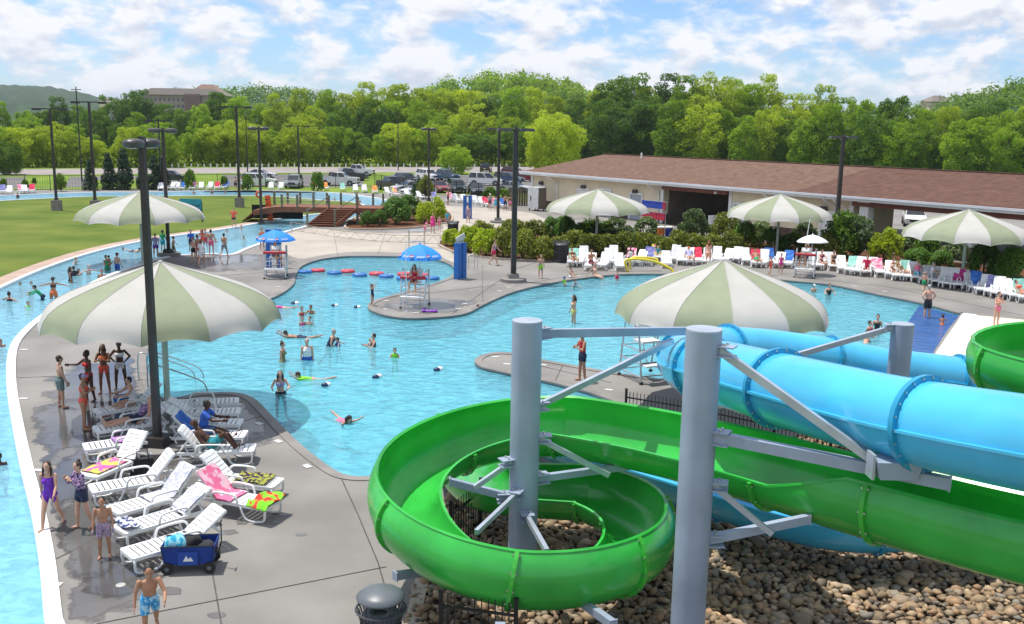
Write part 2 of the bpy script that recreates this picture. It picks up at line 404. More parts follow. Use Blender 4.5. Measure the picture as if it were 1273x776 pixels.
# pale plaza, wet patches and painted umbrella shade: thin sheets on the deck
plaza = smooth(gpts([(372, 322), (352, 312), (345, 296), (385, 284), (430, 288), (520, 290), (550, 280), (470, 260), (505, 252), (560, 256), (640, 262), (668, 268), (690, 283), (640, 292), (585, 298), (560, 312),
    (574, 322), (578, 332), (560, 325), (540, 317), (505, 314.5), (464, 313.6), (428, 314), (397, 318)]), 3)
tag(obj('plaza', MB().prism(plaza, None, .004), CONCP), kind='structure')
def blob(cx, cy, rx, ry, seed, n=40, amp=.35, rot=0.0):
    out = []
    for i in range(n):
        a = 2 * math.pi * i / n
        q = 1 + amp * (mnoise.noise(Vector((math.cos(a) * 1.3, math.sin(a) * 1.3, seed))) + .5 * mnoise.noise(Vector((math.cos(a) * 4, math.sin(a) * 4, seed + 9))))
        x, y = rx * q * math.cos(a), ry * q * math.sin(a)
        out.append(Vector((cx + x * math.cos(rot) - y * math.sin(rot), cy + x * math.sin(rot) + y * math.cos(rot), 0)))
    return out
def inside(p, poly):
    c = False; j = len(poly) - 1
    for i in range(len(poly)):
        a, b = poly[i], poly[j]
        if (a.y > p.y) != (b.y > p.y) and p.x < (b.x - a.x) * (p.y - a.y) / (b.y - a.y) + a.x: c = not c
        j = i
    return c
WET = []
def wet(px, m, z, seed, rx, ry, rot=0.0, amp=.35, n=40):
    c = at(*px); pts = blob(c.x, c.y, rx, ry, seed, n=n, amp=amp, rot=rot); vs = [(c.x, c.y, z)]
    P_ = POOL_OUT; Q_ = RIV_OUT
    rings = (.35, .7, 1.0); fs = []
    for p in pts:
        for k in range(20):
            if not inside(p, P_) and not inside(p, Q_): break
            p = p.lerp(c, .12)
        WET.append(p)
        for r_ in rings: vs.append((c.x + (p.x - c.x) * r_, c.y + (p.y - c.y) * r_, z))
    for i in range(n):
        a, b = 1 + i * 3, 1 + ((i + 1) % n) * 3
        fs += [(0, a, b), (a, a + 1, b + 1, b), (a + 1, a + 2, b + 2, b + 1)]
    o = obj('wet_shade_patch', MB().add(vs, fs), m, deck)
    at_ = o.data.attributes.new('core', 'FLOAT', 'POINT'); at_.data.foreach_set('value', [1.0] + [.72, .38, .0] * n)
    return o
POOL_OUT = offset(POOL, -.30 * (1 if area(POOL) > 0 else -1)); RIV_OUT = offset(RIVO, -.32 * (1 if area(RIVO) > 0 else -1))
wet((92, 530), CONCD, .004, 1, 2.3, 9.5, -.12); wet((100, 520), CONCW, .008, 2, 1.9, 6.6, -.08); wet((135, 470), CONCW, .0085, 3, 2.2, 3.6, .2)
wet((112, 650), CONCD, .0045, 4, 2.0, 4.6, .12); wet((110, 660), CONCW, .0092, 5, 1.35, 3.2, .1); wet((75, 600), CONCW, .0089, 15, .9, 2.6, .1); wet((150, 720), CONCW, .0087, 16, .8, .9); wet((230, 600), CONCD, .0067, 17, .9, .5); wet((225, 575), CONCW, .0093, 18, .5, .3)
wet((255, 525), CONCD, .0048, 6, 3.6, 2.9, .25, .22); wet((300, 520), CONCD, .0051, 7, 1.5, 2.6, .7, .3)  # near umbrella's shade on the deck, painted as darker damp patches
wet((300, 325), CONCD, .0054, 8, 3.6, 4.6, .2); wet((290, 322), CONCW, .0088, 9, 1.6, 3.0, .2)
wet((545, 380), CONCD, .0057, 10, 3.2, 1.9, .3, .25); wet((120, 745), CONCD, .006, 11, 1.1, .9)
for i, (x, y, r_) in enumerate([(287, 643, .17), (300, 636, .12), (318, 648, .1), (330, 633, .13), (345, 650, .1), (283, 662, .16), (352, 640, .08), (302, 650, .12), (210, 735, .2), (270, 765, .12), (375, 665, .1), (165, 690, .25)]):
    wet((x, y), CONCD, .0063, 20 + i, r_ * 1.4, r_)
# joints of the deck, laid as thin dark strips
jm = mat('dark deck joint', (.075, .07, .065), .9, .2, 3)
for pl in ([(422, 590), (445, 640), (470, 700), (492, 776), (510, 840)], [(262, 700), (275, 776)], [(60, 700), (150, 655)], [(22, 470), (200, 462)], [(330, 516), (230, 545)], [(120, 776), (480, 705)], [(560, 392), (640, 335), (668, 326)],
           [(470, 372), (640, 352)], [(240, 345), (345, 338)], [(350, 350), (330, 318)], [(640, 355), (740, 338), (900, 336), (1100, 356), (1270, 392)], [(600, 330), (600, 380)], [(420, 318), (415, 290)], [(470, 316), (480, 288)], [(380, 300), (560, 300)], [(650, 450), (760, 476)], [(700, 453), (690, 474)]):
    mb = MB(); ribbon(mb, gpts(pl), -.012, .012, .0, .0102); obj('control_joint', mb, jm, deck)
for x, y, a in [(30, 435, .2), (29, 496, .1), (48, 585, -.1), (69, 729, 1.5), (297, 503, -.5), (322, 527, -.7), (346, 549, -.8), (382, 580, -.9), (480, 374, .5), (479, 384.5, -.4), (517, 389, 0), (570, 384, .4), (578, 378, .6), (621, 362, .5), (633, 357.5, .5),
                (417, 317.5, .2), (1063, 356, -.5), (1100, 362.5, -.5), (616, 444, .1), (630, 453, -.3), (757, 485, -.4), (675, 454, -.3), (346, 357, .5), (720, 343, .2)]:
    c = at(x, y); o = obj('depth_marker', MB().box((0, 0, .004), (.27, .17, .008)), TILEW, deck, (c.x, c.y, .0085), (0, 0, a))
for x, y in ((150, 728), (163, 590), (586, 361), (602, 356), (560, 345)):
    c = at(x, y); obj('deck_drain', MB().lathe([(.09, .0), (.09, .010), (.06, .011), (.03, .005)], 14), mat('drain cover', (.42, .41, .39), .5), deck, (c.x, c.y, .004))

# planting beds and kerbs
bed1 = smooth(gpts([(430, 284), (464, 286), (513, 284), (547, 279), (561, 275), (556, 264), (525, 260), (480, 262), (445, 270)]), 4)
bed2 = smooth(gpts([(547, 302), (557, 311), (578, 317), (603, 321), (640, 324), (690, 325), (780, 322), (900, 322), (980, 327), (1050, 335), (1120, 345), (1200, 357), (1273, 369), (1360, 382),
    (1380, 356), (1273, 338), (1200, 329), (1100, 316), (1000, 306), (900, 299), (800, 296), (740, 292), (690, 284), (630, 285), (575, 292)]), 4)
for b in (bed1, bed2):
    tag(obj('planting_bed', MB().prism(b, 0, .05), MULCH), kind='structure')
    mb = MB(); s_ = 1 if area(b) > 0 else -1; ribbon(mb, b, -.16 * s_, .02 * s_, 0, .13, True); tag(obj('bed_kerb', mb, KERB), kind='structure')

# road, parking lot, verges
road = gpts([(-700, 212.5), (0, 210.7), (300, 208.3), (640, 207.3), (760, 207)]); road_b = gpts([(760, 213.5), (640, 213.8), (300, 215.3), (0, 217.5), (-700, 222)])
tag(obj('road', MB().prism(road + road_b, None, .0), ROADM), kind='structure')
lot = gpts([(-200, 222), (120, 219.5), (300, 217.5), (470, 216.5), (740, 216.5)]) + gpts([(700, 243), (560, 238), (480, 233), (300, 232), (100, 233), (-200, 237)])
tag(obj('parking_lot', MB().prism(lot, None, .004), ASPH), kind='structure')
for i, v in enumerate(([(452, 214.5), (486, 214.5), (484, 232), (452, 232)], [(228, 216), (276, 215.5), (276, 233), (222, 233)], [(34, 219), (88, 218.5), (80, 233), (26, 234)], [(560, 213.5), (585, 213.5), (590, 218), (556, 218)], [(110, 224), (200, 223), (200, 234), (110, 234)])):
    tag(obj('grass_verge', MB().prism(gpts(v), None, .008), GRASS2), kind='structure')
back = gpts([(-200, 238), (100, 233.2), (300, 232.2), (480, 233.2), (560, 238.2), (660, 241), (655, 252), (600, 244), (540, 238), (470, 234.5), (300, 234), (0, 237), (-200, 243)])
tag(obj('grass_verge', MB().prism(back, None, .012), GRASS2), kind='structure')
# parking bay lines
for i in range(14):
    c = at(490 + i * 12, 226 + i * .25); tag(obj('bay_line', MB().box((0, 0, 0), (.12, 5, .004)), WHITEP, None, (c.x, c.y, .008), (0, 0, -.25)), kind='structure')

# hills: one terrain sheet per hill
def hill(name, prof, d, depth, m, amp, seed, step=None):
    xs = np.linspace(prof[0][0], prof[-1][0], step or 90); ys = np.interp(xs, [p[0] for p in prof], [p[1] for p in prof])
    rows = 14; vs = []; fs = []
    for j in range(rows):
        t = j / (rows - 1)
        for x, y in zip(xs, ys):
            p = pd(x, y, d); k = math.sin(min(1, t * 1.25) * math.pi / 2) if t < .8 else math.cos((t - .8) / .2 * math.pi / 2) ** .5
            X, Y = p.x * (1 + (t - .8) * depth / d), d * (1 + (t - .8) * depth / d)
            z = max(p.z, 0) * k + amp * (mnoise.noise(Vector((X, Y, seed)) * (1.0 / (amp * 6))) + .6 * mnoise.noise(Vector((X, Y, seed)) * (1.0 / (amp * 2)))) * (1 if t > .05 else 0)
            vs.append((X, Y, z if t > .02 else -2))
    n = len(xs)
    for j in range(rows - 1):
        for i in range(n - 1): fs.append((j * n + i, j * n + i + 1, (j + 1) * n + i + 1, (j + 1) * n + i))
    return tag(obj(name, MB().add(vs, fs), m, smooth=True), kind='structure')
HILLM = mat('wooded hill', (.018, .038, .014), .95, .4, .05, 1.0, bscale=.35, spec=.08, world=True, col2=(.045, .08, .025), lo=.38, hi=.62, detail=9)
hill('hill', [(-500, 150), (-250, 125), (-100, 112), (0, 112), (20, 109), (60, 110), (100, 116), (140, 125), (200, 138), (280, 150)], 2400, 1500, HILLM, 9, 3, 160)
hill('hill', [(150, 160), (180, 134), (230, 130), (290, 128), (340, 126), (380, 128), (430, 138), (520, 150)], 700, 300, HILLM, 2, 5)
hill('hill', [(470, 158), (520, 136), (550, 122), (590, 115), (630, 113), (670, 119), (710, 127), (745, 134), (790, 145), (860, 160)], 480, 220, HILLM, 2, 7)
hill('hill', [(1080, 165), (1140, 152), (1170, 146), (1205, 137), (1240, 129), (1273, 122), (1400, 100), (1700, 80)], 430, 220, HILLM, 2, 8)
# ================================================================== VEGETATION
def leaf_mesh(name, clumps, nleaf, size, seed, mats, flat=0.0, out=0.75, asp=0.75, droop=0.0):
    """clumps: (x,y,z,r[,squash]); leaves are small quads on and inside each clump's ball"""
    g = np.random.default_rng(seed); P = []; Nn = []; Sz = []
    for c in clumps:
        r = c[3]; sq = c[4] if len(c) > 4 else 0.8; k = max(6, int(nleaf * (r / clumps[0][3]) ** 1.6))
        d = g.normal(size=(k, 3)); d /= np.linalg.norm(d, axis=1)[:, None]
        rad = r * (g.uniform(.45, 1.08, k) ** .7)[:, None]
        p = d * rad * np.array([1, 1, sq]) + np.array(c[:3])
        if droop: p[:, 2] -= droop * g.uniform(0, 1, k) * r
        n = d * out + g.normal(size=(k, 3)) * (1 - out) * .9; n[:, 2] += .32
        P.append(p); Nn.append(n); Sz.append(size * g.uniform(.6, 1.35, k))
    P = np.concatenate(P); Nn = np.concatenate(Nn); Sz = np.concatenate(Sz)[:, None]
    Nn /= np.linalg.norm(Nn, axis=1)[:, None]
    t = np.cross(Nn, g.normal(size=Nn.shape)); t /= np.linalg.norm(t, axis=1)[:, None]; b = np.cross(Nn, t)
    t *= Sz * .5; b *= Sz * .5 * asp
    V = np.stack([P - t - b * .3, P - b + t * .1, P + t + b * .2, P + b - t * .1], 1).reshape(-1, 3)
    return quads_mesh(name, V, mats)
def quads_mesh(name, V, mats):
    me = bpy.data.meshes.new(name); n = len(V)
    me.vertices.add(n); me.vertices.foreach_set('co', V.astype(np.float32).ravel())
    me.loops.add(n); me.loops.foreach_set('vertex_index', np.arange(n, dtype=np.int32))
    me.polygons.add(n // 4); me.polygons.foreach_set('loop_start', np.arange(0, n, 4, dtype=np.int32))
    me.polygons.foreach_set('loop_total', np.full(n // 4, 4, dtype=np.int32))
    for m in mats: me.materials.append(m)
    me.update(calc_edges=True); return me

LEAFA = leaf_mat('mid green leaves', (.10, .19, .012), (.31, .45, .038), .5)
LEAFB = leaf_mat('yellow green leaves', (.19, .27, .016), (.42, .51, .05), .5)
LEAFD = leaf_mat('dark green leaves', (.030, .085, .012), (.17, .29, .03), .45)
LEAFC = leaf_mat('conifer sprays', (.012, .034, .014), (.035, .075, .026), .15)
LEAFO = leaf_mat('olive hedge leaves', (.10, .135, .018), (.24, .27, .045), .35)
LEAFS = leaf_mat('silvery shrub leaves', (.05, .095, .03), (.24, .32, .15), .3)
LEAFX = leaf_mat('boxwood leaves', (.045, .12, .010), (.13, .27, .022), .3)
BARK = mat('bark', (.09, .07, .05), .9, .3, 3, .6)

def crown_clumps(seed, h, wd, base=.12, kind='round', n=92):
    g = random.Random(seed); out = []; off = g.uniform(0, 50)
    for i in range(n):
        u = -1 + 2 * (i + .5) / n; a = i * 2.39996 + g.uniform(-.3, .3)
        q = math.sqrt(max(0, 1 - u * u)); q = q ** (.6 if u < 0 else .85)
        k = 1 + .55 * mnoise.noise(Vector((math.cos(a) * q * 1.4, math.sin(a) * q * 1.4, u * 1.6 + off)))
        rr = g.uniform(.55, 1.0) ** .5 * k
        ww = wd * (.36 if kind == 'tall' else .46)
        z = h * (.50 + .44 * u * (1 if u < 0 else rr * .98)); 
        out.append((math.cos(a) * q * ww * rr, math.sin(a) * q * ww * rr, max(h * .07, min(z, h * .95)), g.uniform(.058, .118) * h * (.85 if kind == 'tall' else 1) * (1 - .3 * max(u, 0))))
    out.sort(key=lambda c: -c[3]); return out
def trunk_mesh(seed, h, r):
    g = random.Random(seed); mb = MB()
    top = Vector((g.uniform(-.3, .3), g.uniform(-.3, .3), h * .7))
    mb.tube([(0, 0, -.2), (0, 0, .3), top * .5 + Vector((.1, 0, 0)), top], [r * 1.3, r, r * .7, r * .25], 7)
    for i in range(6):
        a = g.uniform(0, 6.28); z = h * g.uniform(.28, .6); L_ = h * g.uniform(.18, .3)
        p = Vector((top.x * z / top.z, top.y * z / top.z, z))
        mb.tube([p, p + Vector((math.cos(a) * L_ * .5, math.sin(a) * L_ * .5, L_ * .35)), p + Vector((math.cos(a) * L_, math.sin(a) * L_, L_ * .8))], [r * .4, r * .25, r * .08], 5)
    return mb.mesh('trunk', BARK, True)
CROWN = {}
for k in range(4): CROWN['round', k] = (crown_clumps(10 + k, 16, 11), 'round')
for k in range(3): CROWN['tall', k] = (crown_clumps(40 + k, 18, 10, .1, 'tall', 96), 'tall')
CM = {}
def crown(kind, k, m):
    key = (kind, k, m.name)
    if key not in CM:
        cl = CROWN[kind, k][0]; CM[key] = leaf_mesh('crown', cl, 330, .36, 100 + k, [m], out=.38)
    return CM[key]
TRUNKS = [trunk_mesh(k, 16, .26) for k in range(3)]
def tree(name, p, h, kind, k, m, label, group, rz=0, wide=1.0):
    t = thing(name, label, 'tree', p, rz, group); s = h / (16 if kind == 'round' else 18); t.scale = (s * wide, s * wide, s)
    obj('crown', crown(kind, k, m), None, t); obj('trunk', TRUNKS[k % 3], None, t)
    return t
MARKS = [(-200, 62, 'left of the first tall pole'), (62, 116, 'between the two tall lawn poles'), (116, 200, 'above the conifer row'), (200, 297, 'below the hillside hotel'),
         (297, 372, 'above the left bridge end'), (372, 462, 'above the white pickup'), (462, 533, 'above the black pickup'), (533, 640, 'above the parked cars'),
         (640, 760, 'over the hipped roof end'), (760, 900, 'over the first breezeway'), (900, 1042, 'left of the roof pole'), (1042, 1160, 'right of the roof pole'), (1160, 1500, 'over the right roof end')]
ORD = ['first', 'second', 'third', 'fourth', 'fifth', 'sixth', 'seventh', 'eighth', 'ninth', 'tenth', 'eleventh', 'twelfth', 'thirteenth', 'fourteenth', 'fifteenth', 'sixteenth']
def labelled(items, row):
    cnt = {}; out = []
    for x in items:
        for a, b, n_ in MARKS:
            if a <= x < b: break
        cnt[n_] = cnt.get(n_, 0) + 1; out.append((ORD[cnt[n_] - 1], n_))
    return out
sil = [(-90, 122), (-40, 126), (0, 124), (28, 130), (50, 128), (72, 122), (95, 126), (116, 128), (140, 114), (168, 108), (188, 120), (208, 128), (228, 126), (248, 122), (270, 112), (292, 108), (322, 124), (345, 116), (372, 108), (405, 105), (430, 110), (452, 103), (478, 106), (496, 101), (520, 108), (545, 106),
       (565, 98), (580, 100), (602, 114), (622, 113), (640, 108), (664, 102), (690, 115), (716, 117), (742, 117), (765, 98), (783, 86), (805, 108), (830, 96), (852, 99), (870, 91), (898, 90), (918, 97), (935, 102), (953, 94), (980, 114), (1002, 118), (1028, 108),
       (1050, 122), (1070, 115), (1092, 122), (1113, 111), (1135, 128), (1150, 130), (1180, 128), (1213, 117), (1240, 122), (1262, 128), (1290, 122), (1330, 118), (1380, 110)]
xs = [p[0] for p in sil]; lab = labelled(xs, 'back')
tr = random.Random(5)
def depth_at(x, k): return (226 if x < 560 else 226 - (x - 560) * .085) + k
for (x, y), (o_, lm) in zip(sil, lab):
    Y = depth_at(x, tr.uniform(18, 34)); p = pd(x, y + 3, Y); g_ = Vector((p.x, p.y, 0)); h = p.z * (1.03 + .08 * (tr.random() - .3))
    kind = 'tall' if tr.random() < .72 else 'round'; k = tr.randrange(3 if kind == 'tall' else 4)
    m = [LEAFA, LEAFA, LEAFB, LEAFD][tr.randrange(4)] if 240 < x < 700 else ([LEAFA, LEAFD, LEAFD][tr.randrange(3)] if x <= 240 else [LEAFA, LEAFA, LEAFD, LEAFB][tr.randrange(4)])
    if x in (168, 140): m = LEAFD; kind = 'round'
    cn = {LEAFA: 'mid green', LEAFB: 'yellow green', LEAFD: 'dark green'}[m]
    tree('broadleaf_tree', g_, h, kind, k, m, f'{cn} {kind} skyline tree, {o_} {lm}', 'skyline trees of the wood', tr.uniform(0, 6.28), tr.uniform(.8, 1.05))
# middle row
mid = list(range(-70, 1350, 27)); mid = [x + tr.uniform(-7, 7) for x in mid]
for x, (o_, lm) in zip(mid, labelled(mid, 'mid')):
    Y = depth_at(x, tr.uniform(6, 14)); ys = np.interp(x, xs, [p[1] for p in sil]); y = ys + tr.uniform(10, 44); p = pd(x, y, Y); kind = 'round' if tr.random() < .4 else 'tall'; k = tr.randrange(3)
    m = [LEAFB, LEAFA, LEAFB, LEAFA, LEAFD][tr.randrange(5)] if 230 < x < 800 else [LEAFA, LEAFD, LEAFB, LEAFA][tr.randrange(4)]
    cn = {LEAFA: 'mid green', LEAFB: 'yellow green', LEAFD: 'dark green'}[m]
    tree('broadleaf_tree', Vector((p.x, p.y, 0)), p.z * 1.0, kind, k, m, f'{cn} {kind} middle tree, {o_} {lm}', 'middle trees of the wood', tr.uniform(0, 6.28), tr.uniform(.95, 1.25))
# front row, low and bright, hanging over the road verge
fr = [x + tr.uniform(-6, 6) for x in range(-80, 700, 24)]
for x, (o_, lm) in zip(fr, labelled(fr, 'front')):
    q = at(x, 208.5 if x < 200 else 207.0); Y = min(q.y, depth_at(x, 0)); h = tr.uniform(6.5, 11) if x > 210 else tr.uniform(5, 9); p = pd(x, 207, Y)
    m = [LEAFB, LEAFB, LEAFA][tr.randrange(3)]
    if 555 < x < 640: m = LEAFD
    cn = {LEAFA: 'mid green', LEAFB: 'yellow green', LEAFD: 'dark green'}[m]
    tree('verge_tree', Vector((q.x, q.y + 3, 0)), h, 'round', tr.randrange(4), m, f'{cn} low verge tree, {o_} {lm}', 'low trees along the road verge', tr.uniform(0, 6.28), tr.uniform(1.0, 1.5))
# bright willow left of the roof and small trees in the lot
q = at(676, 206); tree('willow_tree', Vector((q.x, 170, 0)), 12.2, 'round', 1, LEAFB, 'pale yellow green willow left of the roof ridge, behind the parked cars', None, 1, 1.1)
q = at(566, 216.5); tree('street_tree', q, 5.5, 'round', 2, LEAFA, 'small spreading tree standing on the grass island in the car park', None, 2, 1.5)
q = at(12, 217); tree('street_tree', q, 5.2, 'round', 0, LEAFD, 'small dark tree beside the road at the far left edge', None, 2, 1.2)

# tall grass and undergrowth in front of the wood: one mass
g = np.random.default_rng(3); cl = []
for x in np.arange(-150, 690, 4.5):
    q = at(x, 208.8 if x < 200 else 207.4)
    cl.append((q.x, q.y + 1.5 + g.uniform(0, 2), g.uniform(.5, 1.2), g.uniform(1.3, 2.3), .7))
cl.sort(key=lambda c: -c[3])
tag(obj('undergrowth', leaf_mesh('undergrowth', cl, 60, .5, 8, [LEAFB]), None), 'yellow green weeds massed along the far side of the road', 'undergrowth', kind='stuff')

# woods on the hills, each one mass of crowns
def hill_wood(prof, d, n, h, m, label, depth=60, seed=1, tall=.04):
    g = np.random.default_rng(seed); cl = []
    xs_ = [p[0] for p in prof]; ys_ = [p[1] for p in prof]
    for i in range(n):
        x = g.uniform(xs_[0], xs_[-1]); t = g.uniform(0, 1) ** .7
        p = pd(x, np.interp(x, xs_, ys_), d); z = max(p.z, 4) * math.sin(t * math.pi / 2); k = 1 + (t * .8 - .8) * depth / d
        r = h * g.uniform(.32, .62)
        for c in range(3):
            cl.append((p.x * k + g.normal() * r * .5, d * k + g.normal() * r * .5, z + r * .2 + c * r * .45, r * (1 - .2 * c), .9))
    cl.sort(key=lambda c: -c[3])
    o = obj('hill_wood', leaf_mesh('hill_wood', cl, 42, h * .17, seed, [m]), None); tag(o, label, 'wood', kind='stuff')
hill_wood([(505, 140), (535, 126), (553, 115), (575, 110), (600, 107), (632, 105), (670, 112), (710, 119), (745, 126), (775, 140)], 470, 330, 8, LEAFA, 'wooded hill rising behind the trees at mid photo', 120, 2)
hill_wood([(1120, 152), (1140, 146), (1170, 140), (1205, 130), (1240, 121), (1273, 114), (1350, 104)], 420, 260, 8, LEAFD, 'dark wooded hill rising at the right edge', 120, 3)
hill_wood([(170, 132), (185, 126), (232, 122), (290, 120), (340, 118), (372, 120), (400, 128), (425, 134)], 700, 260, 9, LEAFD, 'wooded hill behind the hotel roof', 120, 4)

# conifers behind the far river
cyp = []
g2 = random.Random(3)
for i in range(70):
    t = g2.uniform(0, 1) ** .9; a = g2.uniform(0, 6.28); r = (1 - t) ** .75 * 1.25 * g2.uniform(.55, .85)
    cyp.append((math.cos(a) * r, math.sin(a) * r, .3 + t * 5.6, .55 - .25 * t, 1.2))
cyp.sort(key=lambda c: -c[3]); CYP = leaf_mesh('crown', cyp, 85, .26, 5, [LEAFC]); CYT = MB().tube([(0, 0, -.1), (0, 0, 3)], [.14, .05], 6).mesh('trunk', BARK)
CONIF = [(113, 236.5, 40, 'leftmost conifer of the dark row, beside a tall pole'), (136, 236, 46, 'second conifer from left, in the dark row beyond the far river'), (155, 236, 52, 'tall full conifer, widest of the dark row beyond the far river'), (178, 236, 36, 'conifer half hidden behind the nearest black pole'),
         (192, 236, 44, 'conifer just right of the nearest black pole'), (203, 235.5, 41, 'conifer hidden in part by the second black pole')]
for x, y, hp, lb in CONIF:
    q = at(x, y); s = hp / 1200 * q.y / 6.2
    t = thing('conifer', lb, 'tree', q, x, 'row of dark conifers', s); t.scale = (s * 1.15, s * 1.15, s); obj('crown', CYP, None, t); obj('trunk', CYT, None, t)

# shrubs
def dome(seed, n, h, r):
    g = random.Random(seed); out = []
    for i in range(n):
        a = g.uniform(0, 6.28); u = g.uniform(0, 1); q = math.sqrt(1 - u * u) * .72
        out.append((math.cos(a) * q * r, math.sin(a) * q * r, h * (.22 + .58 * u), .30 * r * g.uniform(.8, 1.2), 1))
    out.sort(key=lambda c: -c[3]); return out
SHM = {}
SHM['box'] = [leaf_mesh('foliage', dome(k, 40, 1.0, .55), 150, .055, k, [LEAFX], out=.8) for k in range(2)]
SHM['loose'] = [leaf_mesh('foliage', [(c[0] * 1.05, c[1] * 1.05, c[2] * 1.05, c[3] * .85) for c in dome(k + 5, 30, 1.0, .6)], 75, .10, k, [LEAFS], out=.4) for k in range(2)]
SHM['dark'] = [leaf_mesh('foliage', dome(k + 25, 30, 1.0, .6), 80, .10, k, [LEAFD], out=.4) for k in range(2)]
SHM['olive'] = [leaf_mesh('foliage', dome(k + 15, 34, .95, .62), 85, .09, k, [LEAFO], out=.35) for k in range(2)]
SHM['bright'] = [leaf_mesh('foliage', dome(k + 35, 30, 1.0, .6), 80, .10, k, [LEAFB], out=.35) for k in range(2)]
stem = MB()
for i in range(6):
    a = i * 1.05; stem.tube([(0, 0, 0), (math.cos(a) * .2, math.sin(a) * .2, .4), (math.cos(a) * .32, math.sin(a) * .32, .75)], [.02, .014, .006], 5)
STEM = stem.mesh('stem', BARK)
SN = {'box': 'clipped rounded shrub', 'loose': 'loose pale silvery shrub', 'dark': 'dark green leafy shrub', 'olive': 'olive green low hedge shrub', 'bright': 'bright yellow green feathery shrub'}
SHRUBS = [ # px, base py, width px, height px, kind, where
    (457, 282, 20, 15, 'box', 'small one at the foot of the bridge stairs'), (472, 282, 19, 16, 'box', 'small one right of the stairs shrub, by the bed kerb'), (492, 279, 38, 26, 'box', 'big one at the middle of the bed beside the bridge'), (507, 274, 38, 24, 'box', 'big one behind the largest, in the bed beside the bridge'), (483, 271, 26, 15, 'box', 'flat one under the bridge platform corner'),
    (528, 278, 20, 21, 'bright', 'in the bridge bed, left of its pair'), (543, 276, 22, 23, 'bright', 'in the bridge bed, right end'),
    (562, 306, 24, 16, 'bright', 'at the tip of the long bed near the blue posts'), (582, 314, 28, 26, 'bright', 'behind the two blue posts'), (604, 319, 30, 27, 'bright', 'behind the walking woman in red shorts'), (626, 321, 32, 30, 'olive', 'just left of the bronze pole'), (650, 323, 34, 30, 'olive', 'just right of the bronze pole'),
    (600, 300, 30, 20, 'olive', 'in the back of the long bed left of the pole'), (640, 296, 34, 18, 'olive', 'in the back of the long bed behind the pole'), (672, 324, 32, 24, 'olive', 'between the pole and the boy in blue shorts'), (690, 322, 24, 22, 'olive', 'left of the dark litter bin'), (665, 300, 34, 20, 'olive', 'in front of the grey utility cabinet'),
    (684, 300, 26, 23, 'box', 'left of the row of boxwoods under the umbrella'), (703, 303, 28, 26, 'box', 'in the middle of the boxwoods left of the umbrella post'), (719, 306, 24, 22, 'box', 'right of the boxwoods left of the umbrella post'), (700, 290, 30, 16, 'box', 'behind the boxwoods under the umbrella rim'),
    (735, 300, 28, 26, 'dark', 'left of the umbrella post behind the loungers'), (765, 300, 34, 26, 'loose', 'right of the umbrella post behind the loungers'), (802, 300, 32, 27, 'loose', 'left of the drink coolers'), (752, 300, 24, 22, 'dark', 'right behind the umbrella post'), (860, 304, 34, 40, 'loose', 'tall one right of the drink coolers'), (902, 308, 34, 34, 'olive', 'tall one in front of the white board'), (880, 302, 18, 20, 'loose', 'between the tall shrub and the white board'),
    (926, 312, 32, 28, 'box', 'left of the striped umbrella on the right bank'), (945, 308, 32, 30, 'loose', 'behind the umbrella left of the lifeguard'), (958, 315, 30, 24, 'box', 'at the foot of the post of the umbrella left of the lifeguard'), (985, 318, 28, 26, 'dark', 'behind the lifeguard with the white umbrella'), (998, 312, 30, 32, 'loose', 'behind the white umbrella'), (1028, 322, 28, 24, 'olive', 'right of the lifeguard in the long bed'),
    (1044, 320, 44, 52, 'dark', 'biggest dark one of the bed, below the roof pole'), (1066, 321, 40, 48, 'loose', 'biggest silvery one of the bed, before the white column'), (1100, 326, 36, 33, 'bright', 'alone before the dark breezeway'), (1133, 322, 36, 36, 'loose', 'left under the rightmost umbrella'), (1150, 325, 30, 34, 'dark', 'under the left rim of the rightmost umbrella'), (1140, 335, 38, 20, 'box', 'low one under the left rim of the rightmost umbrella'), (1170, 340, 30, 22, 'box', 'low one left of the rightmost umbrella post'), (1182, 330, 34, 38, 'loose', 'behind the rightmost umbrella post'),
    (1221, 352, 42, 40, 'box', 'big ball right of the rightmost umbrella post'), (1256, 358, 42, 40, 'box', 'big ball at the right edge of the photo'), (1236, 355, 24, 20, 'loose', 'low one between the two big boxwood balls'), (1262, 364, 26, 20, 'loose', 'low one under the right big boxwood ball')]
for i, x in enumerate(range(712, 915, 22)):
    SHRUBS.append((x, 319 + 2 * (i % 2), 32, 26 - 2 * (i % 3), 'olive', f'{ORD[i]} from left of the hedge behind the right bank loungers'))
for x, y, wp, hp, kd, wh in SHRUBS:
    q = at(x, y); q.z = .03; D = q.y; s = hp / 1200 * D * (1.42 if kd in ('olive', 'bright', 'box') else 1.2); sw = wp / 1200 * D / .98
    t = thing('shrub', f'{SN[kd]}, {wh}', 'shrub', q, x * 1.7, 'shrubs of the planting beds'); t.scale = (sw, sw, s)
    obj('foliage', SHM[kd][int(x) % 2], None, t); obj('stem', STEM, None, t)
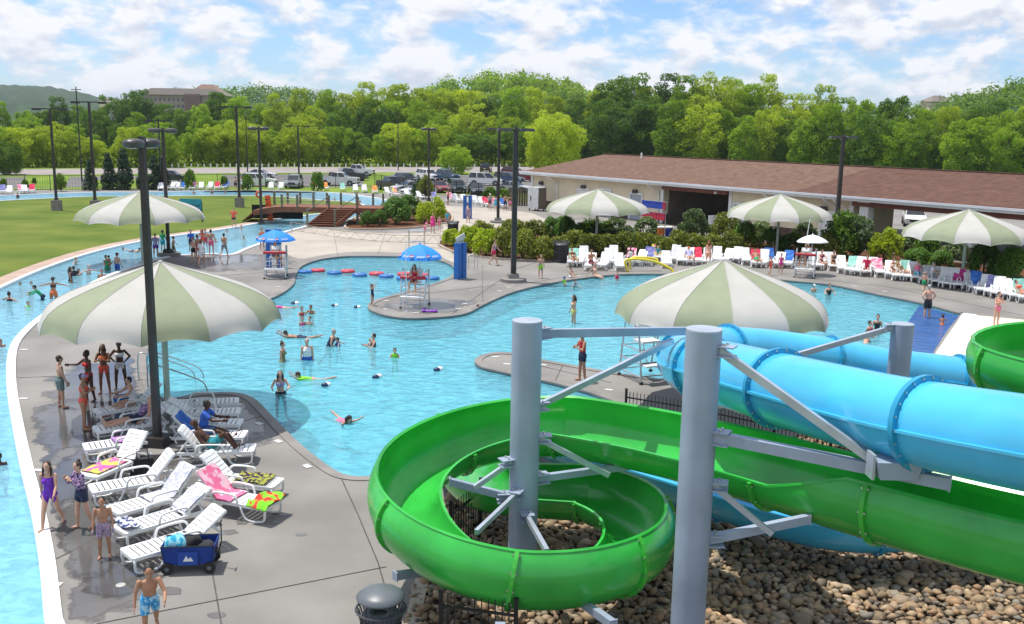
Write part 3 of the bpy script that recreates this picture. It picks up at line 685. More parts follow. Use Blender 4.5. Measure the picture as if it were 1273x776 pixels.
for x, y, wp, hp, kd, wh in [(76, 238, 16, 24, 'dark', 'beside the fence behind the lawn pole'), (5, 238, 14, 18, 'dark', 'behind the loungers at the far left edge'), (32, 238, 12, 16, 'dark', 'behind the far left loungers, second'), (43, 229, 8, 9, 'dark', 'small one alone on the far grass'), (237, 236, 18, 28, 'dark', 'right of the dark parked car'), (279, 235, 12, 18, 'dark', 'left of two people by the far river'),
                             (308, 237, 18, 22, 'dark', 'right of two people by the far river'), (395, 238, 20, 27, 'dark', 'left of the white pickup'), (529, 247, 24, 32, 'olive', 'at the lot edge left of the far pole'), (520, 246, 18, 24, 'dark', 'at the lot edge left of the olive one'), (610, 246, 22, 15, 'dark', 'before the white van in the lot'), (625, 246, 20, 13, 'dark', 'before the cars left of the building')]:
    q = at(x, y); s = hp / 1200 * q.y; sw = wp / 1200 * q.y / 1.3
    t = thing('shrub', f'{SN[kd]}, {wh}', 'shrub', q, x, 'shrubs along the far fence'); t.scale = (sw, sw, s); obj('foliage', SHM[kd][int(x) % 2], None, t); obj('stem', STEM, None, t)
# ================================================================== BATHHOUSE
CREAM = mat('cream stucco', srgb(226, 210, 180), .85, .06, .7, .15, bscale=14)
BRICK = mat('dark stone base', (.10, .065, .05), .9, .3, 3, .4)
ROOFM = mat('brown shingles', spec=.08, col=(.125, .075, .057), rough=.9, var=.3, scale=1.6, bump=.6, bscale=9, stretch=(1, 1, 4), col2=(.19, .122, .092), lo=.3, hi=.7, detail=9)
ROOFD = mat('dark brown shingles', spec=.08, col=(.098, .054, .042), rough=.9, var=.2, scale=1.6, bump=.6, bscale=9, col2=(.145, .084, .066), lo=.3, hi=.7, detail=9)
INNER = mat('inner wall with painted shade', (.16, .135, .10), .85, .1, 1)  # breezeway shade put into the colour of the inner walls
REDWD = mat('red brown timber', (.19, .055, .030), .6, .2, 1.2, .2, stretch=(1, 6, 6))
DARKIN = mat('shade dark interior', (.05, .042, .036), .8, .2, 1)  # colour darkened further to paint in the deep shade of the breezeway
GLASSD = mat('dark window glass', (.02, .026, .032), .08, .2, 2, spec=.8)
B0, B1 = at(661, 258), at(1273, 333.5)
bu = (B1 - B0).normalized(); bn = Vector((-bu.y, bu.x, 0))          # bn points to the back
bld = thing('bathhouse', 'long cream bathhouse with brown shingle roof and two open breezeways', 'building', B0, math.atan2(bu.y, bu.x))
def s_at(px):
    r = ray(px, 300); d = Vector((r.x, r.y)); det = d.x * bu.y - d.y * bu.x      # solve t*d = B0 + s*bu
    return (B0.x * d.y - B0.y * d.x) / -(bu.x * d.y - bu.y * d.x)
BL, BD, WH = 72.0, 15.0, 3.75
sA, sB, sC = s_at(822), s_at(905), s_at(1057)
def wall_piece(s0, s1, BD=BD):
    b = MB(); b.box(((s0 + s1) / 2, BD / 2, WH / 2), (s1 - s0, BD, WH)); o = obj('wall', b, CREAM, bld)
    b = MB(); b.box(((s0 + s1) / 2, BD / 2 + .0, .45), (s1 - s0 + .12, BD + .12, .9)); obj('stone_base', b, BRICK, bld); return o
wall_piece(0, sA); wall_piece(sB, sC, 5.6)
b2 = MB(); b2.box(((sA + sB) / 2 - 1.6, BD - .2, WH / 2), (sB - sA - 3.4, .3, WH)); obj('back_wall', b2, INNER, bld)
b2 = MB(); b2.box(((sA + sB) / 2 - 1.6, BD - .45, .75), (sB - sA - 3.4, .2, 1.5)); obj('stone_base', b2, DARKIN, bld)  # foot of the back wall in the painted shade colour
fl = MB(); fl.box((BL / 2, BD / 2, .02), (BL, BD + 1.2, .03)); obj('floor_slab', fl, mat('dark floor', (.10, .09, .08), .7, .15, 1), bld)  # floor tone darkened to carry the interior shade too
for a, b in ((sA, sB),):
    for s_, e_ in ((a, .06),): obj('inner_wall', MB().box((s_ + e_, BD / 2 + .3, WH / 2), (.08, BD - .8, WH - .02)), INNER, bld)
# corner boards, red beams, ceiling
for s in (.06, sA - .06, sB + .06, sC - .06):
    obj('corner_board', MB().box((s, -.05, WH / 2 - .01), (.32, .14, WH - .02)), WHITEP, bld)
for a, b in ((sA, sB), (sC, BL)):
    obj('beam', MB().box(((a + b) / 2, -.25, WH - .3), (b - a - .3, .34, .55)), REDWD, bld)
    obj('beam', MB().box(((a + b) / 2, BD - .1, WH - .28), (b - a - .3, .3, .5)), REDWD, bld)
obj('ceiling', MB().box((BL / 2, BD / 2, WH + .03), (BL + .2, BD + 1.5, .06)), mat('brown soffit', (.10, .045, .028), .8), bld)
for s in (s_at(1074), s_at(1205), s_at(1340)):
    c = obj('column', MB().box((s, .0, WH / 2 - .06), (.75, .75, WH - .14)), WHITEP, bld)
    obj('capital', MB().box((s, .0, WH - .18), (.98, .98, .2)), WHITEP, c); obj('plinth', MB().box((s, .0, .5), (.95, .95, 1.0)), BRICK, c)
for s in (s_at(1120), s_at(1165), s_at(1230)):
    obj('back_column', MB().box((s + 4, BD - .4, WH / 2), (.8, .8, WH - .05)), BRICK, bld)
# interior counter and dim wall in first breezeway
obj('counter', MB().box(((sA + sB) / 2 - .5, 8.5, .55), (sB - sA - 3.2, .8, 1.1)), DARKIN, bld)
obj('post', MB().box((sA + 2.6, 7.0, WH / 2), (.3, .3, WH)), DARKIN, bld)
# roof: low hip with eaves, gutter and fascia
ov, e = .95, WH + .10
RZ = 5.85
rp = [(-ov, -ov, e), (BL, -ov, e), (BL, BD + ov, e), (-ov, BD + ov, e), (3.4, 7.5, RZ), (BL, 7.5, RZ)]
sp_ = s_at(1008)
rf = MB(); rf.add([(-ov, -ov, e), (sp_ - 1.5, -ov, e), (sp_ + .2, 7.5, RZ), (3.4, 7.5, RZ)], [(0, 1, 2, 3)]); rf.add([(-ov, BD + ov, e), (-ov, -ov, e), (3.4, 7.5, RZ)], [(0, 1, 2)]); rf.add([rp[3], rp[4], rp[5], rp[2]], [(0, 1, 2, 3)])
roof = obj('roof', rf, ROOFM, bld)
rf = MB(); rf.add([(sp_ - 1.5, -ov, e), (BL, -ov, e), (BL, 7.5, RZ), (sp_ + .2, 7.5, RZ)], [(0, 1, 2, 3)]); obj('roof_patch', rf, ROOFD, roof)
# shingle courses: thin raised butts along the slope
sl = (RZ - e) / (7.5 + ov)
cm = MB()
for k in range(1, 26):
    y = -ov + k * .325; z = e + (y + ov) * sl; x0 = -ov + (y + ov) * .52
    cm.add([(x0, y, z + .004), (BL, y, z + .004), (BL, y + .325, z + .325 * sl + .022), (x0 + .1, y + .325, z + .325 * sl + .022)], [(0, 1, 2, 3)])
    cm.add([(x0, y + .325, z + .325 * sl + .003), (BL, y + .325, z + .325 * sl + .003), (BL, y + .325, z + .325 * sl + .022), (x0, y + .325, z + .325 * sl + .022)], [(0, 1, 2, 3)])
rg = obj('ridge_cap', MB().bar((3.3, 7.5, RZ + .03), (BL, 7.5, RZ + .03), .35, .07), ROOFD, roof)
obj('vent_pipe', MB().tube([(s_at(735), 6.6, RZ - .6), (s_at(735), 6.6, RZ + .35)], .09, 8), WHITEP, roof)
GUT = mat('white gutter', (.66, .69, .74), .4, .06, 1)
obj('fascia', MB().box((BL / 2 - ov / 2, -ov - .04, e - .10), (BL + ov, .1, .34)), WHITEP, bld)
obj('fascia', MB().box((-ov - .04, BD / 2, e - .10), (.1, BD + 2 * ov + .1, .34)), WHITEP, bld)
gt = MB(); gt.bar((-ov, -ov - .16, e + .0), (BL, -ov - .16, e + .0), .15, .16); obj('gutter', gt, GUT, bld)
for s in (s_at(692), sA - .5, s_at(1037), sC - .55, s_at(962)):
    obj('downspout', MB().tube([(s - .5, -ov - .14, e - .1), (s - .5, -ov - .1, e - .35), (s, -.12, e - .95), (s, -.12, .1)], .07, 6), WHITEP, bld)
for px in (672, 724, 788, 1022):
    f = obj('wall_lamp', MB().box((s_at(px), -.14, 2.75), (.62, .24, .34), top=.8), DARKM, bld)
for px, wd, ht, c in ((671, 1.3, 2.2, 'w'), (724, 1.6, 2.3, 'w'), (752, 1.3, 2.5, 'w'), (789, 1.5, 2.35, 'g'), (1030, 1.5, 2.3, 'w'), (918, 1.2, 2.3, 'g')):
    s = s_at(px); d = obj('door', MB().box((s, -.03, ht / 2 + .05), (wd, .1, ht)), WHITEP if c == 'w' else mat('grey door', (.34, .36, .40), .5), bld)
    fr_ = MB()
    for a in (-1, 1): fr_.box((s + a * (wd / 2 + .09), -.05, ht / 2 + .05), (.17, .16, ht + .1))
    fr_.box((s, -.05, ht + .2), (wd + .36, .17, .18)); obj('door_frame', fr_, WHITEP, d)
    obj('handle', MB().box((s + wd * .38, -.12, 1.1), (.06, .08, .18)), STEEL, d)
obj('ceiling_light', MB().ell((s_at(890), -.4, WH - .45), (.16, .16, .14)), WHITEP, bld)

# utility cabinet and timber fence by the building's end
q = at(667, 262); t = thing('utility_cabinet', 'tall grey metal utility cabinet on legs by the building corner', 'cabinet', q, math.atan2(bu.y, bu.x) + .15)
obj('body', MB().box((0, 0, 1.35), (1.5, 1.2, 2.2)), mat('light grey enamel', (.52, .53, .53), .5), t)
obj('side_panel', MB().box((.78, .02, 1.35), (.06, 1.14, 2.14)), mat('brown steel', (.15, .12, .09), .6), t)
for x in (-.6, .6):
    for y in (-.45, .45): obj('leg', MB().box((x, y, .13), (.1, .1, .26)), BLACK, t)
obj('handle', MB().box((-.3, -.63, 1.3), (.06, .06, .5)), BLACK, t)
t = thing('timber_fence', 'short dark board fence between the parked cars and grey cabinet', 'fence', at(640, 256), -.12)
for i in range(9): obj('board', MB().box((i * .28 - .6, .02 * (i % 2), 1.0), (.24, .05, 2.0)), mat('dark fence board', (.10, .075, .06), .85, .3, 3), t)

# ================================================================== LIGHT POLES
def pole(px, base, h, heads, label, ped='flat', r=.085, yaw=0, ped_h=.35, Y=None, hs=1.0):
    q = at(px, base) if Y is None else Vector((pd(px, 300, 1).x / pd(px, 300, 1).y * Y, Y, 0)); q.z = 0
    t = thing('light_pole', label, 'light pole', q, yaw, 'bronze light poles around the pool')
    z0 = 0
    if ped == 'flat':
        obj('footing', MB().lathe([(.75, 0), (.75, .18), (.72, .2)], 24), CONC, t); obj('base_cover', MB().box((0, 0, .32), (.62, .62, .26), top=.9), DARKM if px < 300 else CONC, t); z0 = .3
    elif ped == 'box':
        obj('footing', MB().box((0, 0, ped_h / 2), (.75, .75, ped_h)), mat('pedestal concrete', (.22, .20, .18), .85, .2, 3, .3), t); obj('base_cover', MB().box((0, 0, ped_h + .1), (.35, .35, .2), top=.7), DARKM, t); z0 = ped_h
    elif ped == 'plain': obj('base_cover', MB().box((0, 0, .12), (.5, .5, .24), top=.9), DARKM, t)
    obj('pole', MB().box((0, 0, (h + z0) / 2), (r * 2, r * 2, h - z0), top=.86), DARKM, t)
    if heads == 'pair':
        for a in (-1, 1):
            hd = MB(); hd.lathe([(.10, -.16), (.30, -.14), (.36, -.05), (.36, .02), (.30, .10), (.12, .14)], 16, (0, 0, 0)); hd.v = [(x * 1.15 * hs + a * .52 * hs, y * .95 * hs, z * hs + h) for x, y, z in hd.v]
            o = obj('lamp_head', hd, mat('lamp housing', (.06, .058, .055), .4, .15, 3), t, auto=40); ln = MB().lathe([(.05, -.19), (.27, -.17)], 14); ln.v = [(x * 1.15 * hs + a * .52 * hs, y * .95 * hs, z * hs + h) for x, y, z in ln.v]; obj('lens', ln, mat('lamp lens', (.4, .4, .38), .2), o)
        obj('arm', MB().bar((-.3, 0, h - .02), (.3, 0, h - .02), .1, .1), DARKM, t); obj('pole_cap', MB().box((0, 0, h + .06), (.2, .2, .2), top=.6), DARKM, t)
    elif heads == 'flat':
        for a in (-1, 1): obj('lamp_head', MB().box((a * .62, 0, h), (.85, .42, .17), top=.85), mat('lamp housing', (.06, .058, .055), .4, .15, 3), t)
        obj('arm', MB().bar((-.3, 0, h - .03), (.3, 0, h - .03), .09, .09), DARKM, t); obj('pole_cap', MB().box((0, 0, h + .1), (.2, .2, .16), top=.6), DARKM, t)
    elif heads == 'tee':
        obj('arm', MB().bar((-1.4, 0, h), (1.4, 0, h), .1, .1), DARKM, t)
        for a in (-1, 1): obj('lamp_head', MB().box((a * 1.25, 0, h - .05), (.75, .4, .2), top=.9), DARKM, t)
    return t
pole(197, 562, 8.05, 'pair', 'nearest black light pole, rising beside the striped umbrella and loungers', 'flat', .085, 1.42, hs=.74)
pole(210, 318, 8.0, 'pair', 'second black pole, standing just right of the nearest one', 'flat', .10, .1)
pole(325, 278, 8.1, 'pair', 'bronze light pole behind the left lifeguard umbrella', 'plain', .1, .5)
pole(638, 350, 8.45, 'flat', 'bronze light pole on round footing beside the walking woman in red shorts', 'flat', .145, .15)
pole(619, 277, 8.4, 'flat', 'bronze pole on the plaza, behind the long planting bed', 'flat', .13, .1)
pole(1037, 317, 8.3, 'flat', 'bronze light pole in the planting bed before the bathhouse', 'plain', .13, .15)
pole(533, 250, 8.2, 'pair', 'thin dark pole behind the bushes and white loungers', 'plain', .1, .3)
pole(372, 232, 8.2, 'tee', 'dark pole in the car park left of the white pickup', 'plain', .1, .0)
pole(71, 262, 9.5, 'tee', 'leftmost tall light pole on a concrete block in the lawn', 'box', .1, .05, 1.0)
pole(119, 262, 10.2, 'tee', 'tall light pole on the lawn, second from left, behind the far striped umbrella', 'box', .11, .05, 1.0)
pole(298, 258, 10.1, 'tee', 'tall light pole on a concrete block near the bridge ramp', 'box', .11, -.1, 1.0)
pole(201, 236, 8.6, 'tee', 'far dark pole beyond the river, between conifers', 'plain', .1, .1)
for x, b, h, lb in ((102, 226, 13, 'thin tall utility pole before the wood at left'), (495, 212, 11, 'thin utility pole before the wood above the black pickup'), (308, 222, 9.5, 'thin far pole before the wood left of the bridge')):
    t = thing('utility_pole', lb, 'utility pole', at(x, b)); obj('pole', MB().tube([(0, 0, 0), (0, 0, h)], [.12, .08], 6), DARKM, t); obj('cross_arm', MB().bar((-.7, 0, h - .4), (.7, 0, h - .4), .1, .1), DARKM, t)

# ================================================================== FAR FENCE
fpx = [(-160, 241), (0, 238.4), (63, 237.5), (178, 236.4), (300, 234.2), (445, 232.6), (466, 233.5), (502, 240.2), (540, 244), (595, 247), (640, 250)]
fp = gpts(fpx); fen = thing('metal_fence', 'thin black metal fence along the far side of the river', 'fence', (0, 0, 0))
rails = [MB(), MB()]; wires = MB(); posts = []
PM = MB().tube([(0, 0, 0), (0, 0, 1.95)], .045, 5).mesh('post', BLACK)
for a, b in zip(fp[:-1], fp[1:]):
    n = max(1, round((b - a).length / 3.1))
    for i in range(n):
        p, q2 = a.lerp(b, i / n), a.lerp(b, (i + 1) / n); o = obj('post', PM, None, fen, p)
        for z, rr in ((1.85, rails[0]), (.2, rails[1])): rr.bar(p + Vector((0, 0, z)), q2 + Vector((0, 0, z)), .05, .05)
        for k in range(1, 10):
            w_ = p.lerp(q2, k / 10); wires.bar(w_ + Vector((0, 0, .1)), w_ + Vector((0, 0, 1.85)), .014, .014)
for rr in rails: obj('rail', rr, BLACK, fen)
o = obj('picket', wires, BLACK, fen); o['kind'] = 'stuff'

# road edge posts
GP = MB().box((0, 0, .35), (.22, .14, .7)).mesh('road_post', WHITEP)
for i, x in enumerate(range(150, 650, 8)):
    q = at(x, 208.6 - .0016 * x); o = obj('road_post', GP, None, None, q)
    tag(o, 'small white post in the dotted line along the far road edge', 'road post', 'white posts along the road')

# ================================================================== CARS
PAINT = {}
def paint(n, c):
    if n not in PAINT: PAINT[n] = mat(n + ' car paint', c, .25, .03, 2, coat=.6, spec=.6)
    return PAINT[n]
TYRE = mat('tyre', (.02, .02, .02), .85, .2, 9); RIM = mat('alloy rim', (.45, .45, .46), .3, .1, 5, metal=.7)
HEADL = mat('headlight glass', (.7, .72, .75), .1, .05, 5); TAIL = mat('tail light red', (.35, .01, .01), .2, .1, 5)
WHEEL = MB().lathe([(.20, -.11), (.33, -.11), (.345, -.07), (.345, .07), (.33, .11), (.20, .11)], 18, cap=True); WHEEL.v = [(x, z, y) for x, y, z in WHEEL.v]; WHEEL = WHEEL.mesh('tyre', TYRE, False, True)
RIMM = MB().lathe([(.02, -.125), (.19, -.118), (.21, -.10), (.21, .10), (.19, .118), (.02, .125)], 12); RIMM.v = [(x, z, y) for x, y, z in RIMM.v]; RIMM = RIMM.mesh('rim', RIM, False, True)
KIND = { # (x,z) from front to back: lower body top line, roof line; glass bands
    'sedan': dict(L=4.7, W=1.8, low=[(2.35, .30), (2.36, .62), (2.15, .78), (.95, .95), (-1.65, 1.0), (-2.3, .95), (-2.36, .45), (-2.3, .28)], cab=[(.95, .93), (.15, 1.42), (-.85, 1.45), (-1.75, 1.0)]),
    'suv': dict(L=4.8, W=1.9, low=[(2.38, .34), (2.42, .75), (2.25, .98), (1.05, 1.12), (-2.3, 1.12), (-2.42, .98), (-2.42, .5), (-2.34, .34)], cab=[(1.1, 1.1), (.45, 1.70), (-1.95, 1.74), (-2.36, 1.12)]),
    'van': dict(L=5.1, W=1.98, low=[(2.5, .32), (2.56, .7), (2.35, .95), (1.55, 1.12), (-2.45, 1.1), (-2.55, .9), (-2.55, .45), (-2.45, .3)], cab=[(1.65, 1.08), (.75, 1.85), (-2.15, 1.9), (-2.52, 1.12)]),
    'pickup': dict(L=5.8, W=2.0, low=[(2.85, .42), (2.9, .95), (2.75, 1.14), (1.25, 1.2), (-1.0, 1.22), (-1.02, 1.24), (-2.85, 1.24), (-2.9, .7), (-2.8, .42)], cab=[(1.3, 1.18), (.7, 1.84), (-.7, 1.86), (-1.0, 1.22)])}
CARP = {}
def car_proto(kind, pm):
    K = KIND[kind]; w_ = K['W'] / 2; low = K['low']; cab = K['cab']
    t = thing('parked_car', 'x', 'car')
    mb = MB(); n = len(low); ins = [.06 if z < .5 else (.0 if z < .9 else .05) for x, z in low]
    vs = [(x, -(w_ - i), z) for (x, z), i in zip(low, ins)] + [(x, (w_ - i), z) for (x, z), i in zip(low, ins)]
    mb.add(vs, [tuple(range(n)), tuple(range(2 * n - 1, n - 1, -1))] + [(i, i + n, (i + 1) % n + n, (i + 1) % n) for i in range(n)])
    m_ = len(cab); ic = [.07, .24, .24, .10]
    vs = [(x, -(w_ - i), z) for (x, z), i in zip(cab, ic)] + [(x, (w_ - i), z) for (x, z), i in zip(cab, ic)]
    mb.add(vs, [tuple(range(m_)), tuple(range(2 * m_ - 1, m_ - 1, -1))] + [(i, i + m_, (i + 1) % m_ + m_, (i + 1) % m_) for i in range(m_)])
    me = mb.mesh('body', pm, False, True); b = bmesh.new(); b.from_mesh(me)
    bmesh.ops.bevel(b, geom=[e_ for e_ in b.edges if not e_.is_boundary], offset=.045, segments=2, affect='EDGES', clamp_overlap=True); b.to_mesh(me); b.free()
    me.polygons.foreach_set('use_smooth', [True] * len(me.polygons)); me.set_sharp_from_angle(angle=R(50)); o = obj('body', me, None, t)
    def quad(p4, name):
        c = sum((Vector(p) for p in p4), Vector()) / 4; nn = (Vector(p4[1]) - Vector(p4[0])).cross(Vector(p4[3]) - Vector(p4[0])).normalized()
        if nn.dot(c - Vector((-.4, 0, 1))) < 0: nn = -nn
        g_ = MB().add([Vector(p).lerp(c, .10) + nn * .016 for p in p4] + [Vector(p).lerp(c, .10) - nn * .02 for p in p4], [(0, 1, 2, 3), (0, 4, 5, 1), (1, 5, 6, 2), (2, 6, 7, 3), (3, 7, 4, 0)])
        obj(name, g_, GLASSD, t)
    V3 = lambda i, s: (cab[i][0], s * (w_ - ic[i]), cab[i][1])
    quad([V3(0, -1), V3(0, 1), V3(1, 1), V3(1, -1)], 'windscreen'); quad([V3(3, -1), V3(3, 1), V3(2, 1), V3(2, -1)], 'rear_window')
    for s in (-1, 1):
        xs_ = np.linspace(cab[1][0], cab[2][0], 3 if kind in ('sedan', 'pickup') else 4)
        A0, A1, B0_, B1_ = Vector(V3(0, s)), Vector(V3(1, s)), Vector(V3(3, s)), Vector(V3(2, s)); k = len(xs_) - 1
        for i in range(k): quad([A0.lerp(B0_, i / k), A0.lerp(B0_, (i + 1) / k), A1.lerp(B1_, (i + 1) / k), A1.lerp(B1_, i / k)], 'side_window')
    L2 = K['L'] / 2
    for x in (L2 * .63, -L2 * .6):
        for s in (-1, 1):
            a_ = MB().lathe([(.41, -.02), (.41, .02)], 18); a_.v = [(x_, z_, y_) for x_, y_, z_ in a_.v]; obj('wheel_arch', a_, BLACK, t, (x, s * (w_ - .005), .36))
            wl = obj('wheel', WHEEL, None, t, (x, s * (w_ - .08), .345)); obj('rim', RIMM, None, wl)
    zf = low[1][1]
    for s in (-1, 1):
        obj('headlight', MB().box((low[1][0] - .06, s * (w_ - .32), zf + .02), (.16, .42, .16)), HEADL, t); obj('tail_light', MB().box((-L2 - .02, s * (w_ - .2), .85), (.08, .24, .26)), TAIL, t)
        obj('mirror', MB().ell((cab[0][0] - .15, s * (w_ + .07), cab[0][1] + .08), (.08, .12, .08), 6, 4), pm, t)
    obj('grille', MB().box((low[1][0] - .02, 0, zf - .08), (.09, w_ * 1.0, .22)), BLACK, t); obj('bumper', MB().box((low[0][0] + .02, 0, .42), (.14, w_ * 1.85, .16)), BLACK if kind == 'pickup' else pm, t)
    obj('number_plate', MB().box((-L2 - .05, 0, .72), (.03, .42, .14)), WHITEP, t)
    if kind == 'pickup': obj('cargo_bed', MB().box((-1.95, 0, 1.235), (1.7, 1.66, .03)), BLACK, t)
    return t
CARS = [('suv', 'white', (322, 231.5), 0, 'white car half hidden by the thin pole at the left of the car park'), ('suv', 'grey', (366, 233.5), -1.5, 'silver grey car facing the bridge, left of the small tree'), ('pickup', 'white', (421, 230.5), -.05, 'white crew cab pickup parked beyond the bridge'),
    ('pickup', 'charcoal', (434, 224.5), -.1, 'dark pickup parked right behind the white pickup'), ('pickup', 'white', (444, 218.5), -.1, 'white truck farthest back behind the dark pickup'), ('pickup', 'black', (487, 237), -1.0, 'big black pickup, left end of the packed front row'),
    ('suv', 'black', (505, 230), -1.0, 'black car with long silver windows behind the big black pickup'), ('sedan', 'silver', (508, 239), -2.5, 'small silver sedan beside the olive shrub'), ('sedan', 'red', (546, 239), -1.2, 'dark red sedan right of the thin pole'),
    ('suv', 'teal', (568, 239.5), -1.35, 'dark teal car in the front row, fourth from left'), ('sedan', 'black', (592, 242), -1.4, 'black sedan at the right end of the front row'), ('van', 'white', (603, 230.5), -.08, 'long white van in the second row of the car park'),
    ('suv', 'black', (604, 214), 1.5, 'black car alone on the far road'), ('suv', 'white', (532, 224), -.9, 'white car at the left of the second row'), ('pickup', 'blue', (552, 225), -.8, 'dark blue pickup in the second row beside the white car'),
    ('suv', 'blue', (632, 228), -.5, 'blue car right of the long white van'), ('sedan', 'silver', (640, 239), -.5, 'silver car just left of the bathhouse corner'), ('sedan', 'red', (654, 226), -.5, 'red car touching the bathhouse corner'), ('suv', 'red', (640, 219.5), -.2, 'red car farthest right on the back row'),
    ('suv', 'charcoal', (213, 227), .1, 'dark car between conifers at the left of the car park'), ('sedan', 'white', (325, 222), 0, 'white car in the back row left of the bridge pole'), ('sedan', 'silver', (520, 243), -2.4, 'silver bonnet behind the dark shrub by the fence')]
CC = dict(white=(.78, .78, .77), grey=(.22, .23, .25), charcoal=(.04, .043, .05), black=(.013, .013, .015), silver=(.45, .46, .46), red=(.22, .012, .015), teal=(.03, .055, .065), blue=(.04, .08, .15))
for kind, c, (x, y), yaw, lb in CARS:
    key = (kind, c); f = key not in CARP
    if f: CARP[key] = car_proto(kind, paint(c, CC[c]))
    place(CARP[key], f, at(x, y) + Vector((0, 0, .012)), yaw, lb, 'cars in the car park')
for kind, c, p, yaw, lb in (('van', 'white', (38.5, 93, 0), -1.9, 'white van seen through the right breezeway'), ('sedan', 'red', (52, 103, 0), -.4, 'bright red car beyond the right end of the breezeway')):
    key = (kind, c); f = key not in CARP
    if f: CARP[key] = car_proto(kind, paint(c, CC[c]))
    place(CARP[key], f, p, yaw, lb, 'cars in the car park')

# ================================================================== BRIDGE
WOOD = mat('red brown deck boards', (.20, .075, .038), .75, .25, 2, .3, stretch=(1, 8, 8)); WOODP = mat('weathered green grey post', (.17, .165, .11), .85, .25, 3, .3)
bo = at(418, 282); br = thing('footbridge', 'brown timber footbridge with stairs over the river', 'bridge', bo)
X = lambda px: (px - 418) * .0705
zd, yf, yb = 1.42, 2.1, 5.2
n = 64
BDM = MB().box((0, 0, 0), (.155, yb - yf + .2, .045)).mesh('plank', WOOD)
for i in range(n):
    x = X(312) + (X(467) - X(312)) * i / (n - 1); z = zd - .35 * max(0, (X(345) - x) / (X(345) - X(312))) ** 1.5
    obj('plank', BDM, None, br, (x, (yf + yb) / 2, z + .004 * (i % 3)))
for y in (yf - .12, yb + .12):
    obj('side_beam', MB().box(((X(345) + X(467)) / 2, y, zd - .22), (X(467) - X(345), .09, .42)), WOOD, br); obj('side_beam', MB().bar((X(311), y, zd - .55), (X(345), y, zd - .22), .09, .42), WOOD, br)
obj('end_beam', MB().box((X(467) + .06, (yf + yb) / 2, zd - .22), (.1, yb - yf, .42)), WOOD, br)
for px in (346, 365, 385, 404, 439): obj('post', MB().box((X(px), yf - .02, zd + .42), (.17, .17, 1.35)), WOODP, br)
for px in (326, 343, 359, 376, 393, 411, 431, 452, 465): obj('post', MB().box((X(px), yb + .02, zd + .42), (.17, .17, 1.35)), WOODP, br)
for z in (.35, .65, .95):
    for y, a, b in ((yf, 346, 404), (yb, 326, 465)): obj('cable', MB().tube([(X(a), y, zd + z), (X(b), y, zd + z)], .012, 5), STEEL, br)
for px in (439, 452, 464):
    for y in (yf, yb): obj('support_post', MB().box((X(px), y, (zd - .4) / 2), (.2, .2, zd - .4)), WOODP, br)
obj('cross_brace', MB().bar((X(440), yf, .1), (X(463), yf, .95), .07, .14), WOODP, br); obj('cross_brace', MB().bar((X(463), yf + .02, .1), (X(440), yf + .02, .95), .07, .14), WOODP, br)
st = [(X(384), X(417), 0.0, 0.16), (X(404), X(438), yf - .2, zd)]
for i in range(8):
    t_ = i / 7.5; a = X(384) + (X(404) - X(384)) * t_; b = X(417) + (X(438) - X(417)) * t_; y = t_ * (yf - .1) - .2; z = .16 + t_ * (zd - .2)
    stp = obj('stair_tread', MB().box(((a + b) / 2, y, z), (b - a, .34, .05)), WOOD, br); obj('riser', MB().box(((a + b) / 2, y + .15, z - .10), (b - a, .03, .15)), WOOD, stp)
for a, b in ((384, 404), (417, 438)):
    obj('stringer', MB().bar((X(a), -.3, .02), (X(b), yf - .2, zd - .12), .07, .34), WOOD, br); obj('post', MB().box((X(a), -.25, .75), (.16, .16, 1.5)), WOODP, br)
    obj('handrail', MB().bar((X(a), -.25, 1.35), (X(b), yf, zd + 1.0), .06, .06), WOODP, br)
obj('ramp', MB().bar((X(296), yf + 1.5, .1), (X(313), yf + 1.5, zd - .35), 3.0, .08), WOOD, br)
sc_ = at(345, 272); t = thing('black_screen', 'black mesh screen hung under the left half of the footbridge', 'screen', sc_)
obj('fabric', MB().box((0, 0, .62), (4.6, .05, 1.25)), mat('black mesh fabric', (.008, .010, .010), .9, .3, 5), t)
for x in (-2.3, 0, 2.3): obj('stake', MB().tube([(x, .05, 0), (x, .05, 1.3)], .03, 5), BLACK, t)
q = at(334.5, 275); t = thing('orange_board', 'tall orange rescue board leaning upright against the footbridge', 'rescue board', q)
bd_ = MB().box((0, .1, 1.15), (.48, .10, 2.25), M=Matrix.Rotation(-.1, 3, 'Y')); ORA = mat('orange plastic', (.75, .11, .02), .45, .1, 3); bb = obj('board', bd_, ORA, t)
for z in (.5, 1.0, 1.5, 1.9): obj('handhold', MB().box((-.12 + z * -.1 + .12, .035, z), (.2, .02, .09)), BLACK, t)
q = at(322, 252); t = thing('life_ring', 'small orange float hung on the left end of the footbridge', 'float', q + Vector((0, 0, .6))); rg = [Vector((.28 * math.cos(a * .52), 0, .28 * math.sin(a * .52) + .3)) for a in range(12)]
obj('ring', MB().tube(rg, .11, 8, closed=True), ORA, t); obj('rope', MB().tube([(0, 0, .5), (0, 0, .95)], .015, 5), WHITEP, t)

